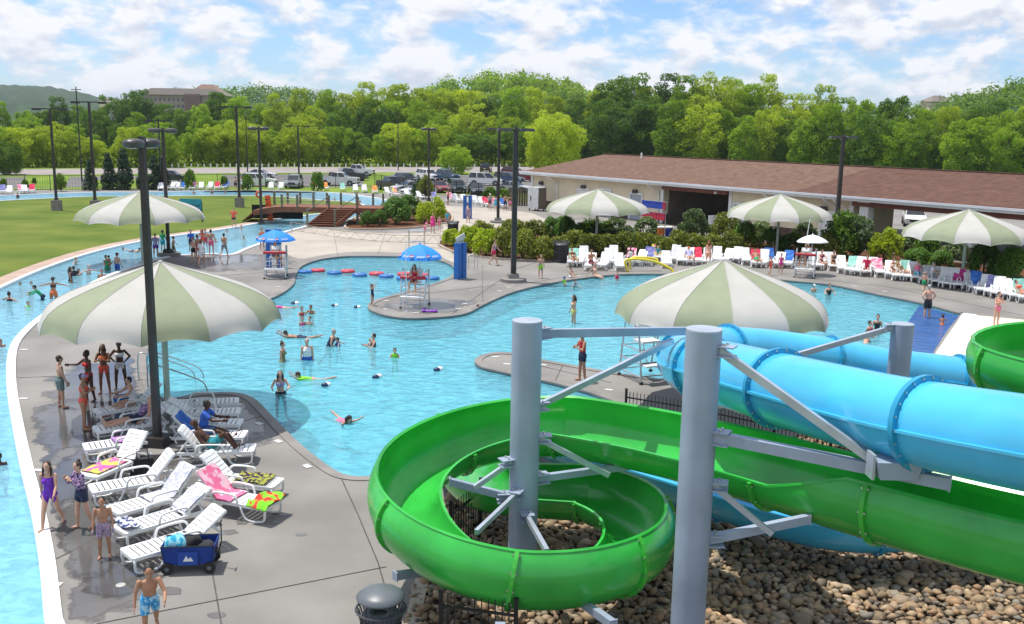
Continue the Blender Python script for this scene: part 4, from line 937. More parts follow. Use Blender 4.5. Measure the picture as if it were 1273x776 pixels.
# ================================================================== HOTEL AND HOUSES ON THE HILLS
HOTW = mat('hotel tan brick', (.36, .29, .22), .9, .1, .2); HOTR = mat('hotel roof', (.20, .17, .15), .9)
q = pd(241, 130, 560); q0 = Vector((q.x, 560, q.z - 6)); t = thing('hotel', 'long tan hotel with grey hip roof on the left hill', 'building', q0, -.05)
obj('wall', MB().box((0, 0, 4), (46, 12, 14.5)), HOTW, t)
obj('wing', MB().box((6, -6.6, 4), (9, 1.5, 15)), mat('hotel red brick', (.22, .13, .10), .9), t)
obj('roof', MB().box((0, 0, 12.6), (50, 15, 3.6), top=.72), HOTR, t); obj('tower_roof', MB().box((12, 2, 15.2), (16, 9, 3.6), top=.4), mat('hotel red roof', (.27, .17, .13), .9), t)
WP = MB().box((0, 0, 0), (1.3, .2, 1.6)).mesh('window', GLASSD)
for zf_ in (1.0, 4.6, 8.2):
    for i in range(17):
        if 9 < i < 14: continue
        obj('window', WP, None, t, (-20.8 + i * 2.6, -6.02, zf_))
for x, y, d, lb, sz in ((1165, 127, 400, 'grey roofed house half sunk in trees on the right hill', 11), (137, 127, 600, 'far pale house roof above the conifers at left', 12)):
    p = pd(x, y, d); t = thing('hillside_house', lb, 'house', p - Vector((0, 0, 4)), .3)
    obj('wall', MB().box((0, 0, 1), (sz, sz * .6, 6)), CREAM, t); g_ = MB().add([(-sz * .56, -sz * .36, 4), (sz * .56, -sz * .36, 4), (sz * .56, sz * .36, 4), (-sz * .56, sz * .36, 4), (-sz * .2, 0, 6.6), (sz * .2, 0, 6.6)], [(0, 1, 5, 4), (1, 2, 5), (2, 3, 4, 5), (3, 0, 4)])
    obj('roof', g_, HOTR, t); obj('window', MB().box((0, -sz * .31, 1.6), (1.2, .1, 1.3)), GLASSD, t)
# ================================================================== STRIPED UMBRELLAS
SAGE = mat('sage green canvas', srgb(136, 144, 118), .85, .05, 1.5, .1, bscale=60); IVORY = mat('ivory canvas', srgb(174, 173, 167), .85, .04, 1.5, .1, bscale=60)
POSTG = mat('pale green post', srgb(176, 192, 178), .5, .06, 2)
def panel(k, n, Rr, H_, z0, mat_):
    prof = [(0.02, 1.0), (.2, .885), (.4, .765), (.58, .65), (.74, .53), (.85, .42), (.925, .31), (.965, .20), (.985, .10), (.995, .0)]
    a0, a1 = 2 * math.pi * k / n, 2 * math.pi * (k + 1) / n; m_ = 8; vs = []; fs = []
    for i, (r, z) in enumerate(prof):
        for j in range(m_ + 1):
            t = j / m_; a = a0 + (a1 - a0) * t; bow = 4 * t * (1 - t)
            rr = r * Rr * (.45 * math.cos((a1 - a0) / 2) / math.cos(a - (a0 + a1) / 2) + .55)
            zz_ = z * H_ - .05 * bow * r * (1 - r) * 2 + (bow * .14 if i == len(prof) - 1 else 0)
            vs.append((rr * math.cos(a), rr * math.sin(a), z0 + zz_))
    for i in range(len(prof) - 1):
        for j in range(m_): a, b = i * (m_ + 1) + j, (i + 1) * (m_ + 1) + j; fs.append((a, b, b + 1, a + 1))
    return MB().add(vs, fs), [vs[i * (m_ + 1)] for i in range(len(prof))]
um = thing('striped_umbrella', 'x', 'umbrella'); NP = 12; UR, UH, UZ = 3.6, 1.72, 2.7
for k in range(NP):
    mb, seam = panel(k, NP, UR, UH, UZ, None); obj('canopy_panel', mb, SAGE if k % 2 else IVORY, um, smooth=True)
    obj('seam', MB().tube([Vector(p) * 1.0 + Vector((0, 0, .006)) for p in seam], .012, 4), IVORY, um)
    a = 2 * math.pi * k / NP; obj('rib', MB().tube([(math.cos(a) * r, math.sin(a) * r, UZ + z - .06) for r, z in ((.08, UH * .93), (UR * .5, UH * .66), (UR * .93, UH * .16))], .022, 5), STEEL, um)
obj('post', MB().tube([(0, 0, 0), (0, 0, UZ + UH * .95)], .095, 12), POSTG, um); obj('base_plate', MB().lathe([(.3, 0), (.3, .03), (.14, .05), (.12, .2)], 16), POSTG, um); obj('finial', MB().ell((0, 0, UZ + UH), (.09, .09, .06)), IVORY, um)
UMBS = [((209, 513), .18, 'nearest striped umbrella, over the loungers at left'), ((178, 327), .05, 'striped umbrella on the far left, before the lawn'), ((741, 308), .32, 'striped umbrella left of the bathhouse breezeway, over white loungers'),
        ((965, 318), .1, 'striped umbrella mid right bank, left of the white lifeguard umbrella'), ((1195, 353), -.08, 'rightmost striped umbrella, before the right breezeway'), ((889, 506), .42, 'striped umbrella in the middle right, behind the blue tube')]
for i, (p, a, lb) in enumerate(UMBS):
    o = place(um, i == 0, at(*p), a, lb, 'green and ivory striped umbrellas'); k = [.945, 1.06, 1.06, 1.02, 1.0, .915][i]; o.scale = (k, k, [1.03, .98, .96, .97, .98, 1.06][i])

# ================================================================== WATER SLIDES
GREEN = mat('green fibreglass', (.034, .42, .055), .24, .20, .7, .06, bscale=2.5, spec=.5, coat=.25, world=True); BLUE = mat('sky blue fibreglass', (.065, .46, .75), .24, .11, .7, .05, bscale=2.5, coat=.25, world=True)
BLUED = mat('blue seam flange', (.02, .30, .52), .35, .1, 2); GREENF = mat('green flange', (.055, .46, .05), .3, .1, 2)
def arc_path(pts, step=.25):
    sp_ = smooth([Vector(p) for p in pts], 14, False); out = [sp_[0]]; acc = 0
    for a, b in zip(sp_[:-1], sp_[1:]):
        acc += (b - a).length
        if acc >= step: out.append(b); acc = 0
    return out
def frames(path):
    fr_ = []
    for i, p in enumerate(path):
        d = (path[min(i + 1, len(path) - 1)] - path[max(i - 1, 0)]).normalized(); lf = Vector((-d.y, d.x, 0)).normalized(); fr_.append((p, d, lf, d.cross(lf) * -1 if d.cross(lf).z < 0 else d.cross(lf)))
    return fr_
def sweep(fr_, sec, closed_sec=True):
    vs = []; fs = []; k = None
    for i, (p, d, lf, up) in enumerate(fr_):
        s_ = sec(i); k = len(s_)
        for o, h in s_: vs.append(p + lf * o + up * h)
    for i in range(len(fr_) - 1):
        for j in range(k if closed_sec else k - 1): a, b = i * k, (i + 1) * k; fs.append((a + j, a + (j + 1) % k, b + (j + 1) % k, b + j))
    if closed_sec: fs.append(tuple(range(k - 1, -1, -1))); fs.append(tuple((len(fr_) - 1) * k + j for j in range(k)))
    return MB().add(vs, fs)
FR = .64
def flume_arc(hl, hr): return math.asin(max(-.8, min(1, (FR - hl) / FR))), math.pi - math.asin(max(-.8, min(1, (FR - hr) / FR)))
def flume_sec(hl, hr, th=.035, lip=.055, n=20):
    """round open channel: its left and right rims stand hl and hr above the floor, with rolled lips outside"""
    a0_, a1_ = flume_arc(hl, hr); P_ = lambda a, r: (r * math.cos(a), FR - r * math.sin(a)); e = .065
    inn = [P_(a0_ + (a1_ - a0_) * j / n, FR) for j in range(n + 1)]; out = [P_(a0_ + e + (a1_ - a0_ - 2 * e) * j / n, FR + th) for j in range(n + 1)]
    return inn + [P_(a1_, FR + lip), P_(a1_ - e, FR + lip)] + out[::-1] + [P_(a0_ + e, FR + lip), P_(a0_, FR + lip)]
def flume_flange(hl, hr, a=.02, b=.095):
    n = 18; a0_, a1_ = flume_arc(hl, hr); A = [a0_ + .05 + (a1_ - a0_ - .1) * j / n for j in range(n + 1)]
    return [((FR + a) * math.cos(t), FR - (FR + a) * math.sin(t)) for t in A] + [((FR + b) * math.cos(t), FR - (FR + b) * math.sin(t)) for t in A[::-1]]
def build_flume(t, path, hl, hr, joints, m, mf):
    fr_ = frames(path); cuts = [0] + joints + [len(path) - 1]
    for a, b in zip(cuts[:-1], cuts[1:]):
        if b - a < 1: continue
        sub = fr_[a:b + 1]; mb = sweep(sub, lambda i: flume_sec(hl(a + i), hr(a + i))); obj('flume_section', mb, m, t, recalc=True, auto=42)
    for j in joints:
        p, d, lf, up = fr_[j]; se = flume_flange(hl(j), hr(j)); mb = MB(); k = len(se)
        vs = [p + d * e + lf * o + up * h for e in (-.035, .035) for o, h in se]
        h_ = k // 2
        fs = []
        for i in range(h_ - 1):
            for o in (0, k): fs.append((o + i, o + i + 1, o + k - 2 - i, o + k - 1 - i))
        for i in range(k): fs.append((i, (i + 1) % k, k + (i + 1) % k, k + i))
        fo = obj('flange', mb.add(vs, fs), mf, t, recalc=True); bb = MB()
        for q in range(0, 9):
            a0_, a1_ = flume_arc(hl(j), hr(j)); a = a0_ + .15 + (a1_ - a0_ - .3) * q / 8; c = p + lf * (math.cos(a) * .705) + up * (FR - math.sin(a) * .705)
            bb.bar(c - d * .06, c + d * .06, .03, .03)
        bo_ = obj('bolt_row', bb, STEEL, fo); bo_['kind'] = 'stuff'
C0 = Vector((.26, 17.0, 0)); RC = 2.19
helix = []
for i in range(0, 37):
    th = R(62 + i * 10.0 * .98)
    zs = np.interp(math.degrees(th), [62, 90, 180, 270, 360, 420], [2.02, 1.90, 1.38, .84, .72, .70]); helix.append((C0.x + RC * math.cos(th), C0.y + RC * math.sin(th), float(zs)))
gp_ = [(16, 18.6, 4.15), (13, 18.75, 4.05), (11.2, 18.6, 3.98), (9.95, 18.3, 3.92), (9.15, 17.4, 3.86), (9.6, 16.4, 3.80), (10.9, 15.9, 3.74), (13, 15.3, 3.58), (14.6, 13.6, 3.3), (14.2, 11.4, 3.07), (12.2, 10.2, 2.95), (10.3, 10.35, 2.80), (8.6, 11.4, 2.64), (7.2, 12.75, 2.46), (5.6, 14.4, 2.38), (4.1, 16.1, 2.30), (2.7, 17.75, 2.14)] + helix + \
    [(-.35, 19.25, .66), (-.95, 20.5, .58), (-1.2, 22.2, .42), (-1.3, 24.2, .18)]
gpath = arc_path(gp_, .22)
def nearest(path, x, y): return min(range(len(path)), key=lambda i: (path[i].x - x) ** 2 + (path[i].y - y) ** 2)
def nth(path, th, lo=0, hi=10**6):   # station on the helix at angle th, first or later pass
    x, y = C0.x + RC * math.cos(R(th)), C0.y + RC * math.sin(R(th)); return min(range(max(lo, 0), min(hi, len(path))), key=lambda i: (path[i].x - x) ** 2 + (path[i].y - y) ** 2)
i_tr = nearest(gpath, 4.75, 15.4)
h_start = nth(gpath, 90, i_tr); h_front = nth(gpath, 270, h_start)
h_l = nth(gpath, 190, i_tr); h_r = nth(gpath, 305, h_l); h_b = nth(gpath, 130, i_tr)
def GHL(i): return 1.02 if i <= i_tr - 4 else (.60 + .42 * max(0, (i_tr - i) / 4) if i < h_l else max(.42, .60 - .18 * (i - h_l) / 10) if i < h_r else min(.60, .42 + .18 * (i - h_r) / 10))
def GHR(i):
    if i < i_tr - 45: return .97
    if i < h_b: return 1.06
    if i < h_r + 8: return min(1.12, 1.06 + .06 * (i - h_b) / 22)
    return max(.86, 1.12 - .26 * (i - h_r - 8) / 14)
gj = [nearest(gpath, 12, 18.7), nearest(gpath, 9.2, 17.2), nearest(gpath, 10.0, 16.2), nearest(gpath, 13.2, 15.2), nearest(gpath, 9.2, 10.9), nearest(gpath, 5.75, 14.25), nearest(gpath, 4.6, 15.55), nth(gpath, 68, i_tr, i_tr + 40), nth(gpath, 128, i_tr), nth(gpath, 205, i_tr), nth(gpath, 262, i_tr), nth(gpath, 312, i_tr), nth(gpath, 368, h_front), nth(gpath, 418, h_front)]
gj = sorted(set(gj)); gj = [j for a, j in zip([-9] + gj, gj) if j - a > 3]
gs = thing('green_slide', 'bright green open water slide spiralling round a grey column', 'water slide', (0, 0, 0))
build_flume(gs, gpath, GHL, GHR, gj, GREEN, GREENF)
bs = thing('blue_slide', 'sky blue tube slide curling above the green one to the pool', 'water slide', (0, 0, 0))
bp_ = [(11, 6.8, 5.4), (8.4, 9.2, 5.1), (6.5, 11.7, 4.8), (5.6, 13.25, 4.6), (4.75, 15.1, 4.42), (4.05, 17.5, 4.13), (3.8, 20.2, 3.68), (4.6, 23.1, 3.25), (6.3, 24.5, 2.98), (8.2, 25.0, 2.68), (10.2, 25.3, 2.32), (12.5, 25.6, 2.0), (14.6, 25.0, 1.6)]
bpath = arc_path(bp_, .25); TR = .61
bf = frames(bpath); bj = [nearest(bpath, *q) for q in ((8.4, 9.2), (5.75, 13.0), (4.55, 15.8), (3.85, 18.6), (3.95, 21.6), (5.5, 24.0), (8.6, 25.05), (12.2, 25.5))]
ring = lambda r: [(r * math.cos(2 * math.pi * j / 28), r * math.sin(2 * math.pi * j / 28)) for j in range(28)]
cuts = [0] + bj + [len(bpath) - 1]
for a, b in zip(cuts[:-1], cuts[1:]):
    sec_o = obj('tube_section', sweep(bf[a:b + 1], lambda i: ring(TR)), BLUE, bs, recalc=True, auto=40)
    for s in (-1, 1):
        obj('side_seam', sweep(bf[a:b + 1], lambda i: [(s * (TR - .01), -.02), (s * (TR + .055), -.02), (s * (TR + .055), .02), (s * (TR - .01), .02)]), BLUE, sec_o, recalc=True)
for j in bj:
    p, d, lf, up = bf[j]; mb = MB(); vs = []
    for e, r in ((-.04, TR), (-.04, TR + .085), (.04, TR + .085), (.04, TR)): vs += [p + d * e + lf * o + up * h for o, h in ring(r)]
    fs = [(q * 28 + i, q * 28 + (i + 1) % 28, (q + 1) * 28 + (i + 1) % 28, (q + 1) * 28 + i) for q in range(3) for i in range(28)]
    fo = obj('flange', mb.add(vs, fs), BLUED, bs, recalc=True, auto=40); bb = MB()
    for q in range(22):
        a = 2 * math.pi * q / 22; c = p + lf * (math.cos(a) * (TR + .05)) + up * (math.sin(a) * (TR + .05)); bb.bar(c - d * .06, c + d * .06, .026, .026)
    bo_ = obj('bolt_row', bb, STEEL, fo); bo_['kind'] = 'stuff'
blow = arc_path([(14.6, 25.0, 1.05), (15.9, 22.8, .95), (14.4, 20.4, .85), (11.0, 18.9, .72), (8.0, 17.9, .62), (6.2, 18.0, .56), (4.3, 19.7, .50), (2.2, 22.0, .42), (.2, 24.6, .32), (-.3, 25.6, .25)], .25)
build_flume(bs, blow, lambda i: .70, lambda i: .85, [nearest(blow, *q) for q in ((14.4, 20.4), (11, 18.9), (7.2, 17.8), (4.6, 19.4), (2.2, 22.0))], BLUE, BLUED)

# support columns with their arms
def column(x, y, top, label, arms):
    t = thing('support_column', label, 'column', (x, y, 0), 0, 'grey steel slide columns')
    obj('shaft', MB().lathe([(.275, 0), (.275, top)], 40, cap=False), GALV, t, smooth=True); obj('cap', MB().lathe([(.275, top - .001), (.272, top + .02), (.25, top + .025)], 40), GALVL, t)
    obj('footing', MB().lathe([(.46, -.05), (.46, .22), (.44, .24)], 28), CONC, t); obj('base_flange', MB().lathe([(.40, .24), (.40, .275), (.28, .28)], 24), GALV, t)
    for i in range(8):
        a = i * .785; obj('anchor_bolt', MB().lathe([(.025, .275), (.025, .33)], 6, (math.cos(a) * .34, math.sin(a) * .34, 0)), STEEL, t)
    o_ = Vector((x, y, 0))
    for nm, p, q, w_, h in arms:
        p, q = Vector(p) - o_, Vector(q) - o_; d = Vector((q.x - p.x, q.y - p.y, 0)).normalized()
        a_ = obj(nm, MB().bar(p, q, w_, h), GALVL if nm == 'brace' else GALV, t)
        pl = MB(); c = Vector((0, 0, p.z)) + d * .33; M = Matrix.Rotation(math.atan2(d.y, d.x), 3, 'Z')
        for e in (-.5, .5): pl.box(c + Vector((0, 0, e * (h + .03))), (.34, .24, .022), M=M)
        obj('bracket', pl, GALV, a_)
        b_ = MB()
        for e in (-.06, .06): b_.lathe([(.022, p.z + h / 2), (.022, p.z + h / 2 + .06)], 6, (c.x + d.x * .03 + e * d.y, c.y + d.y * .03 - e * d.x, 0))
        obj('bolt', b_, STEEL, a_)
        if nm == 'arm':
            obj('end_plate', MB().box(q + d * .012, (.025, w_ + .03, h + .03), M=M), GALV, a_)
    return t
def toward(cx, cy, q, r=.26): d = (Vector((q[0], q[1], 0)) - Vector((cx, cy, 0))).normalized(); return Vector((cx + d.x * r, cy + d.y * r, 0))
def arm(c, pz, q, nm='arm', w_=.11, h=.15): p = toward(c[0], c[1], q); p.z = pz; return (nm, p, Vector(q), w_, h)
A_, B_, C_ = (2.93, 14.39), (.28, 17.15), (9.88, 23.93)
zq = lambda px, py, D: pd(px, py, D).z
column(*A_, 5.62, 'nearest thick grey column, right of the green spiral', [
    arm(A_, zq(893, 553, 14.5), pd(1180, 601, 13.3), h=.17, w_=.14), arm(A_, zq(905, 440, 14.4), pd(1088, 574, 13.7), 'brace', .09, .12), arm(A_, zq(877, 700, 14.5), pd(1005, 645, 15.3), h=.14), arm(A_, zq(885, 618, 14.6), pd(960, 664, 15.0), 'brace', .07, .09)])
column(*B_, 5.15, 'grey column standing in the middle of the green spiral', [
    arm(B_, zq(672, 419, 17.4), pd(880, 411, 20.5), w_=.13, h=.16), arm(B_, zq(675, 517, 17.4), pd(836, 424, 19.8), 'brace', .09, .11), arm(B_, zq(672, 557, 17.4), pd(757, 591, 18.2), 'brace', .07, .1), arm(B_, zq(670, 617, 17.3), pd(792, 578, 19.0), h=.13),
    arm(B_, zq(634, 642, 17.2), pd(560, 599, 17.9), h=.13), arm(B_, zq(634, 590, 17.2), pd(590, 606, 17.6), 'brace', .07, .09), arm(B_, zq(630, 632, 17.1), pd(592, 662, 16.2), 'brace', .07, .09), arm(B_, zq(655, 663, 17.1), pd(680, 686, 16.2), 'brace', .08, .1),
    arm(B_, .62, pd(492, 716, 16.4), h=.13), arm(B_, .55, pd(762, 776, 14.9), h=.13)])
column(*C_, 3.88, 'farthest grey column, right of the middle, behind the blue tube', [arm(C_, zq(1100, 411, 24.0), pd(965, 449, 24.2), 'brace', .11, .13), arm(C_, 2.0, (9.9, 25.2, 1.82), h=.13)])
sv = pd(1108, 590, 13.5); t = thing('tube_saddle', 'small grey steel saddle carrying the blue tube on the long arm', 'saddle', (0, 0, 0))
obj('saddle_plate', MB().box(sv + Vector((.05, 0, .10)), (.5, .3, .26), top=1.25), GALV, t); obj('stiffener', MB().box(sv + Vector((-.28, .05, .12)), (.04, .26, .36)), GALVL, t)
q = pd(622, 766, 15.2); t = thing('slide_prop', 'short square grey prop under the front of the green spiral', 'post', (q.x, q.y, 0)); obj('post', MB().box((0, 0, .45), (.16, .14, .9)), GALV, t); obj('foot_plate', MB().box((0, 0, .01), (.34, .3, .02)), GALVL, t)

# ================================================================== RIVER ROCK BED
bed3 = smooth(gpts([(498, 830), (507, 765), (520, 715), (540, 662), (556, 622), (572, 604), (640, 592), (720, 580), (790, 560), (850, 552), (960, 548), (1100, 545), (1340, 560)]), 4, False) + gpts([(1900, 700), (1700, 1100), (460, 1100)])
tag(obj('rock_bed', MB().prism(bed3, None, .012), ROCKBED), kind='structure')
mb = MB(); ribbon(mb, bed3[:-3], -.26, .0, 0, .10); ribbon(mb, bed3[:-3], .0, .26, 0, .10) if False else None
tag(obj('rock_bed_curb', mb, mat('pale curb', (.42, .36, .29), .85, .1, 2, .2, world=True)), kind='structure')
def stone_mesh(seed):
    b = bmesh.new(); bmesh.ops.create_icosphere(b, subdivisions=1, radius=1.08); g = random.Random(seed); s = Vector((1.0, g.uniform(.58, .9), g.uniform(.42, .7)))
    for v in b.verts:
        k = 1 + .55 * mnoise.noise(v.co * 1.1 + Vector((seed * 7, 0, 0))) + .08 * mnoise.noise(v.co * 2.3 + Vector((seed * 3, 1, 0))); v.co = Vector((v.co.x * s.x * k, v.co.y * s.y * k, v.co.z * s.z * k))
    me = bpy.data.meshes.new('river_stone'); b.to_mesh(me); b.free(); me.polygons.foreach_set('use_smooth', [True] * len(me.polygons)); return me
def stone_mat(name, attr):
    m = mat(name, (.2, .13, .08), .72, .2, 3, .25, bscale=9); t = m.node_tree; p = t.nodes['Principled BSDF']; p.inputs['Specular IOR Level'].default_value = .35
    rp = t.nodes.new('ShaderNodeValToRGB'); cols = [(.0, (.13, .11, .09)), (.2, (.26, .19, .125)), (.4, (.36, .265, .165)), (.55, (.24, .225, .20)), (.7, (.44, .31, .19)), (.85, (.31, .19, .115)), (1.0, (.54, .43, .31))]
    e_ = rp.color_ramp.elements
    while len(e_) < len(cols): e_.new(.5)
    for el, (a, c) in zip(e_, cols): el.position = a; el.color = (*c, 1)
    if attr: s = t.nodes.new('ShaderNodeAttribute'); s.attribute_name = 'tone'; t.links.new(s.outputs['Fac'], rp.inputs[0])
    else: s = t.nodes.new('ShaderNodeObjectInfo'); t.links.new(s.outputs['Random'], rp.inputs[0])
    no = [n for n in t.nodes if n.type == 'TEX_NOISE'][0]; mx = t.nodes.new('ShaderNodeMixRGB'); mx.blend_type = 'MULTIPLY'; mx.inputs[0].default_value = .8
    r2 = t.nodes.new('ShaderNodeValToRGB'); r2.color_ramp.elements[0].position = .3; r2.color_ramp.elements[0].color = (.5, .5, .5, 1); r2.color_ramp.elements[1].position = .7; r2.color_ramp.elements[1].color = (1.25, 1.2, 1.1, 1); t.links.new(no.outputs['Fac'], r2.inputs[0])
    t.links.new(rp.outputs[0], mx.inputs[1]); t.links.new(r2.outputs[0], mx.inputs[2]); t.links.new(mx.outputs[0], p.inputs['Base Color']); return m
SM1 = stone_mat('river stone', False); SM2 = stone_mat('river stone mass', True)
ST = [stone_mesh(k) for k in range(6)]
for s_ in ST: s_.materials.append(SM1)
g = np.random.default_rng(11); cand = []
fr_in = lambda p: (lambda u: 0 <= u[0] <= 1273 and u[1] <= 790)(proj(p))
def proj(p):
    d = Vector(p) - Vector((0, 0, CAM_H)); z = d.dot(-Vector(m3.col[2])) if False else d.dot(_F); return (636.5 + CAM_F * d.dot(_ex) / z, 388 - CAM_F * d.dot(_ey) / z)
xs0, ys0 = -3.6, 12.0
cell = .126
for iy in range(int(16 / cell)):
    for ix in range(int(19 / cell)):
        x = xs0 + ix * cell + g.uniform(-.06, .06); y = ys0 + iy * cell + g.uniform(-.06, .06); p = Vector((x, y, 0))
        u = proj((x, y, .1))
        if -40 < u[0] < 1330 and 480 < u[1] < 830 and inside(p, bed3): cand.append((x, y, u[0], u[1]))
AX = [Vector((c[0], c[1], 0)) for c in (A_, B_, C_)]
vis = [c for c in cand if c[1] < 17.6 and c[3] < 790 and (c[2] > 880 or 505 < c[2] < 605 or (600 < c[2] < 830 and c[3] > 752)) and not (c[2] > 1000 and c[3] < 680 + (c[2] - 1063) * .22)]
vis.sort(key=lambda c: c[1]); solo = set(vis[:300])
TV, TF, TT, cnt = [], [], [], 0
base_v = []
for s_ in [stone_mesh(k) for k in range(6)]:
    b = bmesh.new(); b.from_mesh(s_); bmesh.ops.dissolve_degenerate(b, dist=1e-4, edges=b.edges); b.free()
    base_v.append((np.array([v.co for v in s_.vertices]), np.array([p.vertices[:] for p in s_.polygons])))
rocks = bpy.data.objects['rock_bed']
for c in cand:
    if any((Vector((c[0], c[1], 0)) - a).length < .48 for a in AX): continue
    k = int(g.integers(6)); s = float(g.uniform(.05, .112) if g.uniform() < .93 else g.uniform(.12, .18)); rz = float(g.uniform(0, 6.28)); tl = float(g.uniform(-.35, .35)); z = float(g.uniform(.03, .10)) + s * .2
    if c in solo:
        o = obj('river_stone', ST[k], None, rocks, (c[0], c[1], z), (tl, tl * .7, rz)); o.scale = (s, s, s); continue
    M = np.array(Matrix.Rotation(rz, 3, 'Z') @ Matrix.Rotation(tl, 3, 'X'))
    v, f = base_v[k]; TV.append((v * s) @ M.T + np.array([c[0], c[1], z])); TF.append(f + cnt); cnt += len(v); TT.append(np.full(len(v), g.uniform()))
V_ = np.concatenate(TV); F_ = np.concatenate(TF); me = bpy.data.meshes.new('river_stones'); me.vertices.add(len(V_)); me.vertices.foreach_set('co', V_.astype(np.float32).ravel())
me.loops.add(F_.size); me.loops.foreach_set('vertex_index', F_.astype(np.int32).ravel()); me.polygons.add(len(F_)); me.polygons.foreach_set('loop_start', np.arange(0, F_.size, 3, dtype=np.int32)); me.polygons.foreach_set('loop_total', np.full(len(F_), 3, dtype=np.int32))
me.polygons.foreach_set('use_smooth', np.ones(len(F_), dtype=bool)); at_ = me.attributes.new('tone', 'FLOAT', 'POINT'); at_.data.foreach_set('value', np.concatenate(TT).astype(np.float32)); me.update(calc_edges=True); me.materials.append(SM2)
o = obj('stone_mass', me, None, rocks); o['kind'] = 'stuff'

# black picket fences by the slide
def picket_fence(label, pts, h=1.25, sp_=.11):
    pts = [Vector(p) for p in pts]; t = thing('picket_fence', label, 'fence', pts[0], 0, 'black picket fences round the slide'); o_ = pts[0]
    PK = MB().box((0, 0, h * .53), (.02, .02, h * .94)).mesh('picket', BLACK)
    for a, b in zip(pts[:-1], pts[1:]):
        n = max(1, int((b - a).length / sp_))
        for i in range(1, n): p = a.lerp(b, i / n); obj('picket', PK, None, t, p - o_)
        for z in (.14, h * .82): obj('rail', MB().bar(a - o_ + Vector((0, 0, z)), b - o_ + Vector((0, 0, z)), .035, .04), BLACK, t)
    for p in pts: po = obj('post', MB().box((0, 0, h / 2 + .03), (.07, .07, h + .06)), BLACK, t, p - o_); obj('post_cap', MB().box((0, 0, h + .07), (.085, .085, .025)), BLACK, po)
    return t
picket_fence('black picket fence below the front of the green spiral', [at(548, 822), at(640, 836)], 1.2); picket_fence('black picket fence seen through the middle of the green spiral', [at(597, 668), at(560, 700)], 1.25)
picket_fence('black picket fence between the lifeguard chair and blue tube', [at(777, 527), at(850, 540), at(960, 566), at(1030, 585)], 1.0)

# ================================================================== LITTER BINS
BING = mat('dark grey powder coat', (.05, .055, .06), .5, .15, 4); BINL = mat('slate grey lid', (.11, .125, .14), .42, .1, 3)
def bin_(p, label, dome=True, s=1.0):
    t = thing('litter_bin', label, 'litter bin', p, .3, 'dark slatted litter bins', s)
    obj('liner', MB().lathe([(.26, .03), (.29, .82), (.27, .83)], 24), BLACK, t)
    for z in (.1, .5, .84): obj('hoop', MB().tube([(math.cos(a * .2618) * .325, math.sin(a * .2618) * .325, z) for a in range(24)], .016, 5, closed=True), BING, t)
    SLT = MB(); SLT.tube([(.325, 0, .05), (.325, 0, .80), (.36, 0, .93), (.40, 0, .98)], .014, 4); SLT = SLT.mesh('slat', BING)
    for i in range(30): obj('slat', SLT, None, t, None, (0, 0, i * math.pi / 15))
    obj('rim', MB().tube([(math.cos(a * .2618) * .40, math.sin(a * .2618) * .40, .985) for a in range(24)], .018, 6, closed=True), BING, t)
    obj('inner_lid', MB().lathe([(.33, .86), (.30, .90), (.12, .93), (.11, .90)], 28, cap=False), BINL, t, smooth=True); obj('opening', MB().lathe([(.12, .895), (.12, .90)], 20), BLACK, t)
    if dome:
        obj('dome_lid', MB().lathe([(.385, 1.17), (.39, 1.20), (.30, 1.27), (.16, 1.32), (.03, 1.335)], 32), BINL, t, smooth=True)
        for i in range(4): a = i * 1.57 + .4; obj('lid_strut', MB().tube([(math.cos(a) * .27, math.sin(a) * .27, .88), (math.cos(a) * .27, math.sin(a) * .27, 1.25)], .012, 5), BING, t)
    return t
bin_(at(474, 826), 'litter bin with domed lid in the foreground beside the rocks'); bin_(at(697, 326), 'dark litter bin at the left end of the lounger row', False, 1.35); bin_(at(563, 295), 'dark litter bin by the tip of the planting bed', False, 1.25)
# ================================================================== POOL FURNITURE
PBLUE = mat('royal blue paint', (.015, .12, .42), .4, .08, 3); RED = mat('red foam', (.42, .02, .035), .55, .12, 3); LILB = mat('blue foam pad', (.02, .14, .40), .5, .1, 3); LILR = mat('red foam pad', (.50, .045, .07), .5, .1, 3)
UBLUE = mat('bright blue canvas', (.015, .23, .72), .7, .08, 2, .1, bscale=50); UWHITE = mat('white canvas', (.74, .73, .76), .8, .05, 2)
def font_mesh(txt, size, name='lettering'):
    cu = bpy.data.curves.new(name, 'FONT'); cu.body = txt; cu.size = size; cu.align_x = 'CENTER'; cu.align_y = 'CENTER'; cu.extrude = .004; cu.resolution_u = 2
    o = bpy.data.objects.new('tmp', cu); COL.objects.link(o); dg = bpy.context.evaluated_depsgraph_get(); me = bpy.data.meshes.new_from_object(o.evaluated_get(dg)); bpy.data.objects.remove(o); bpy.data.curves.remove(cu); me.name = name; return me
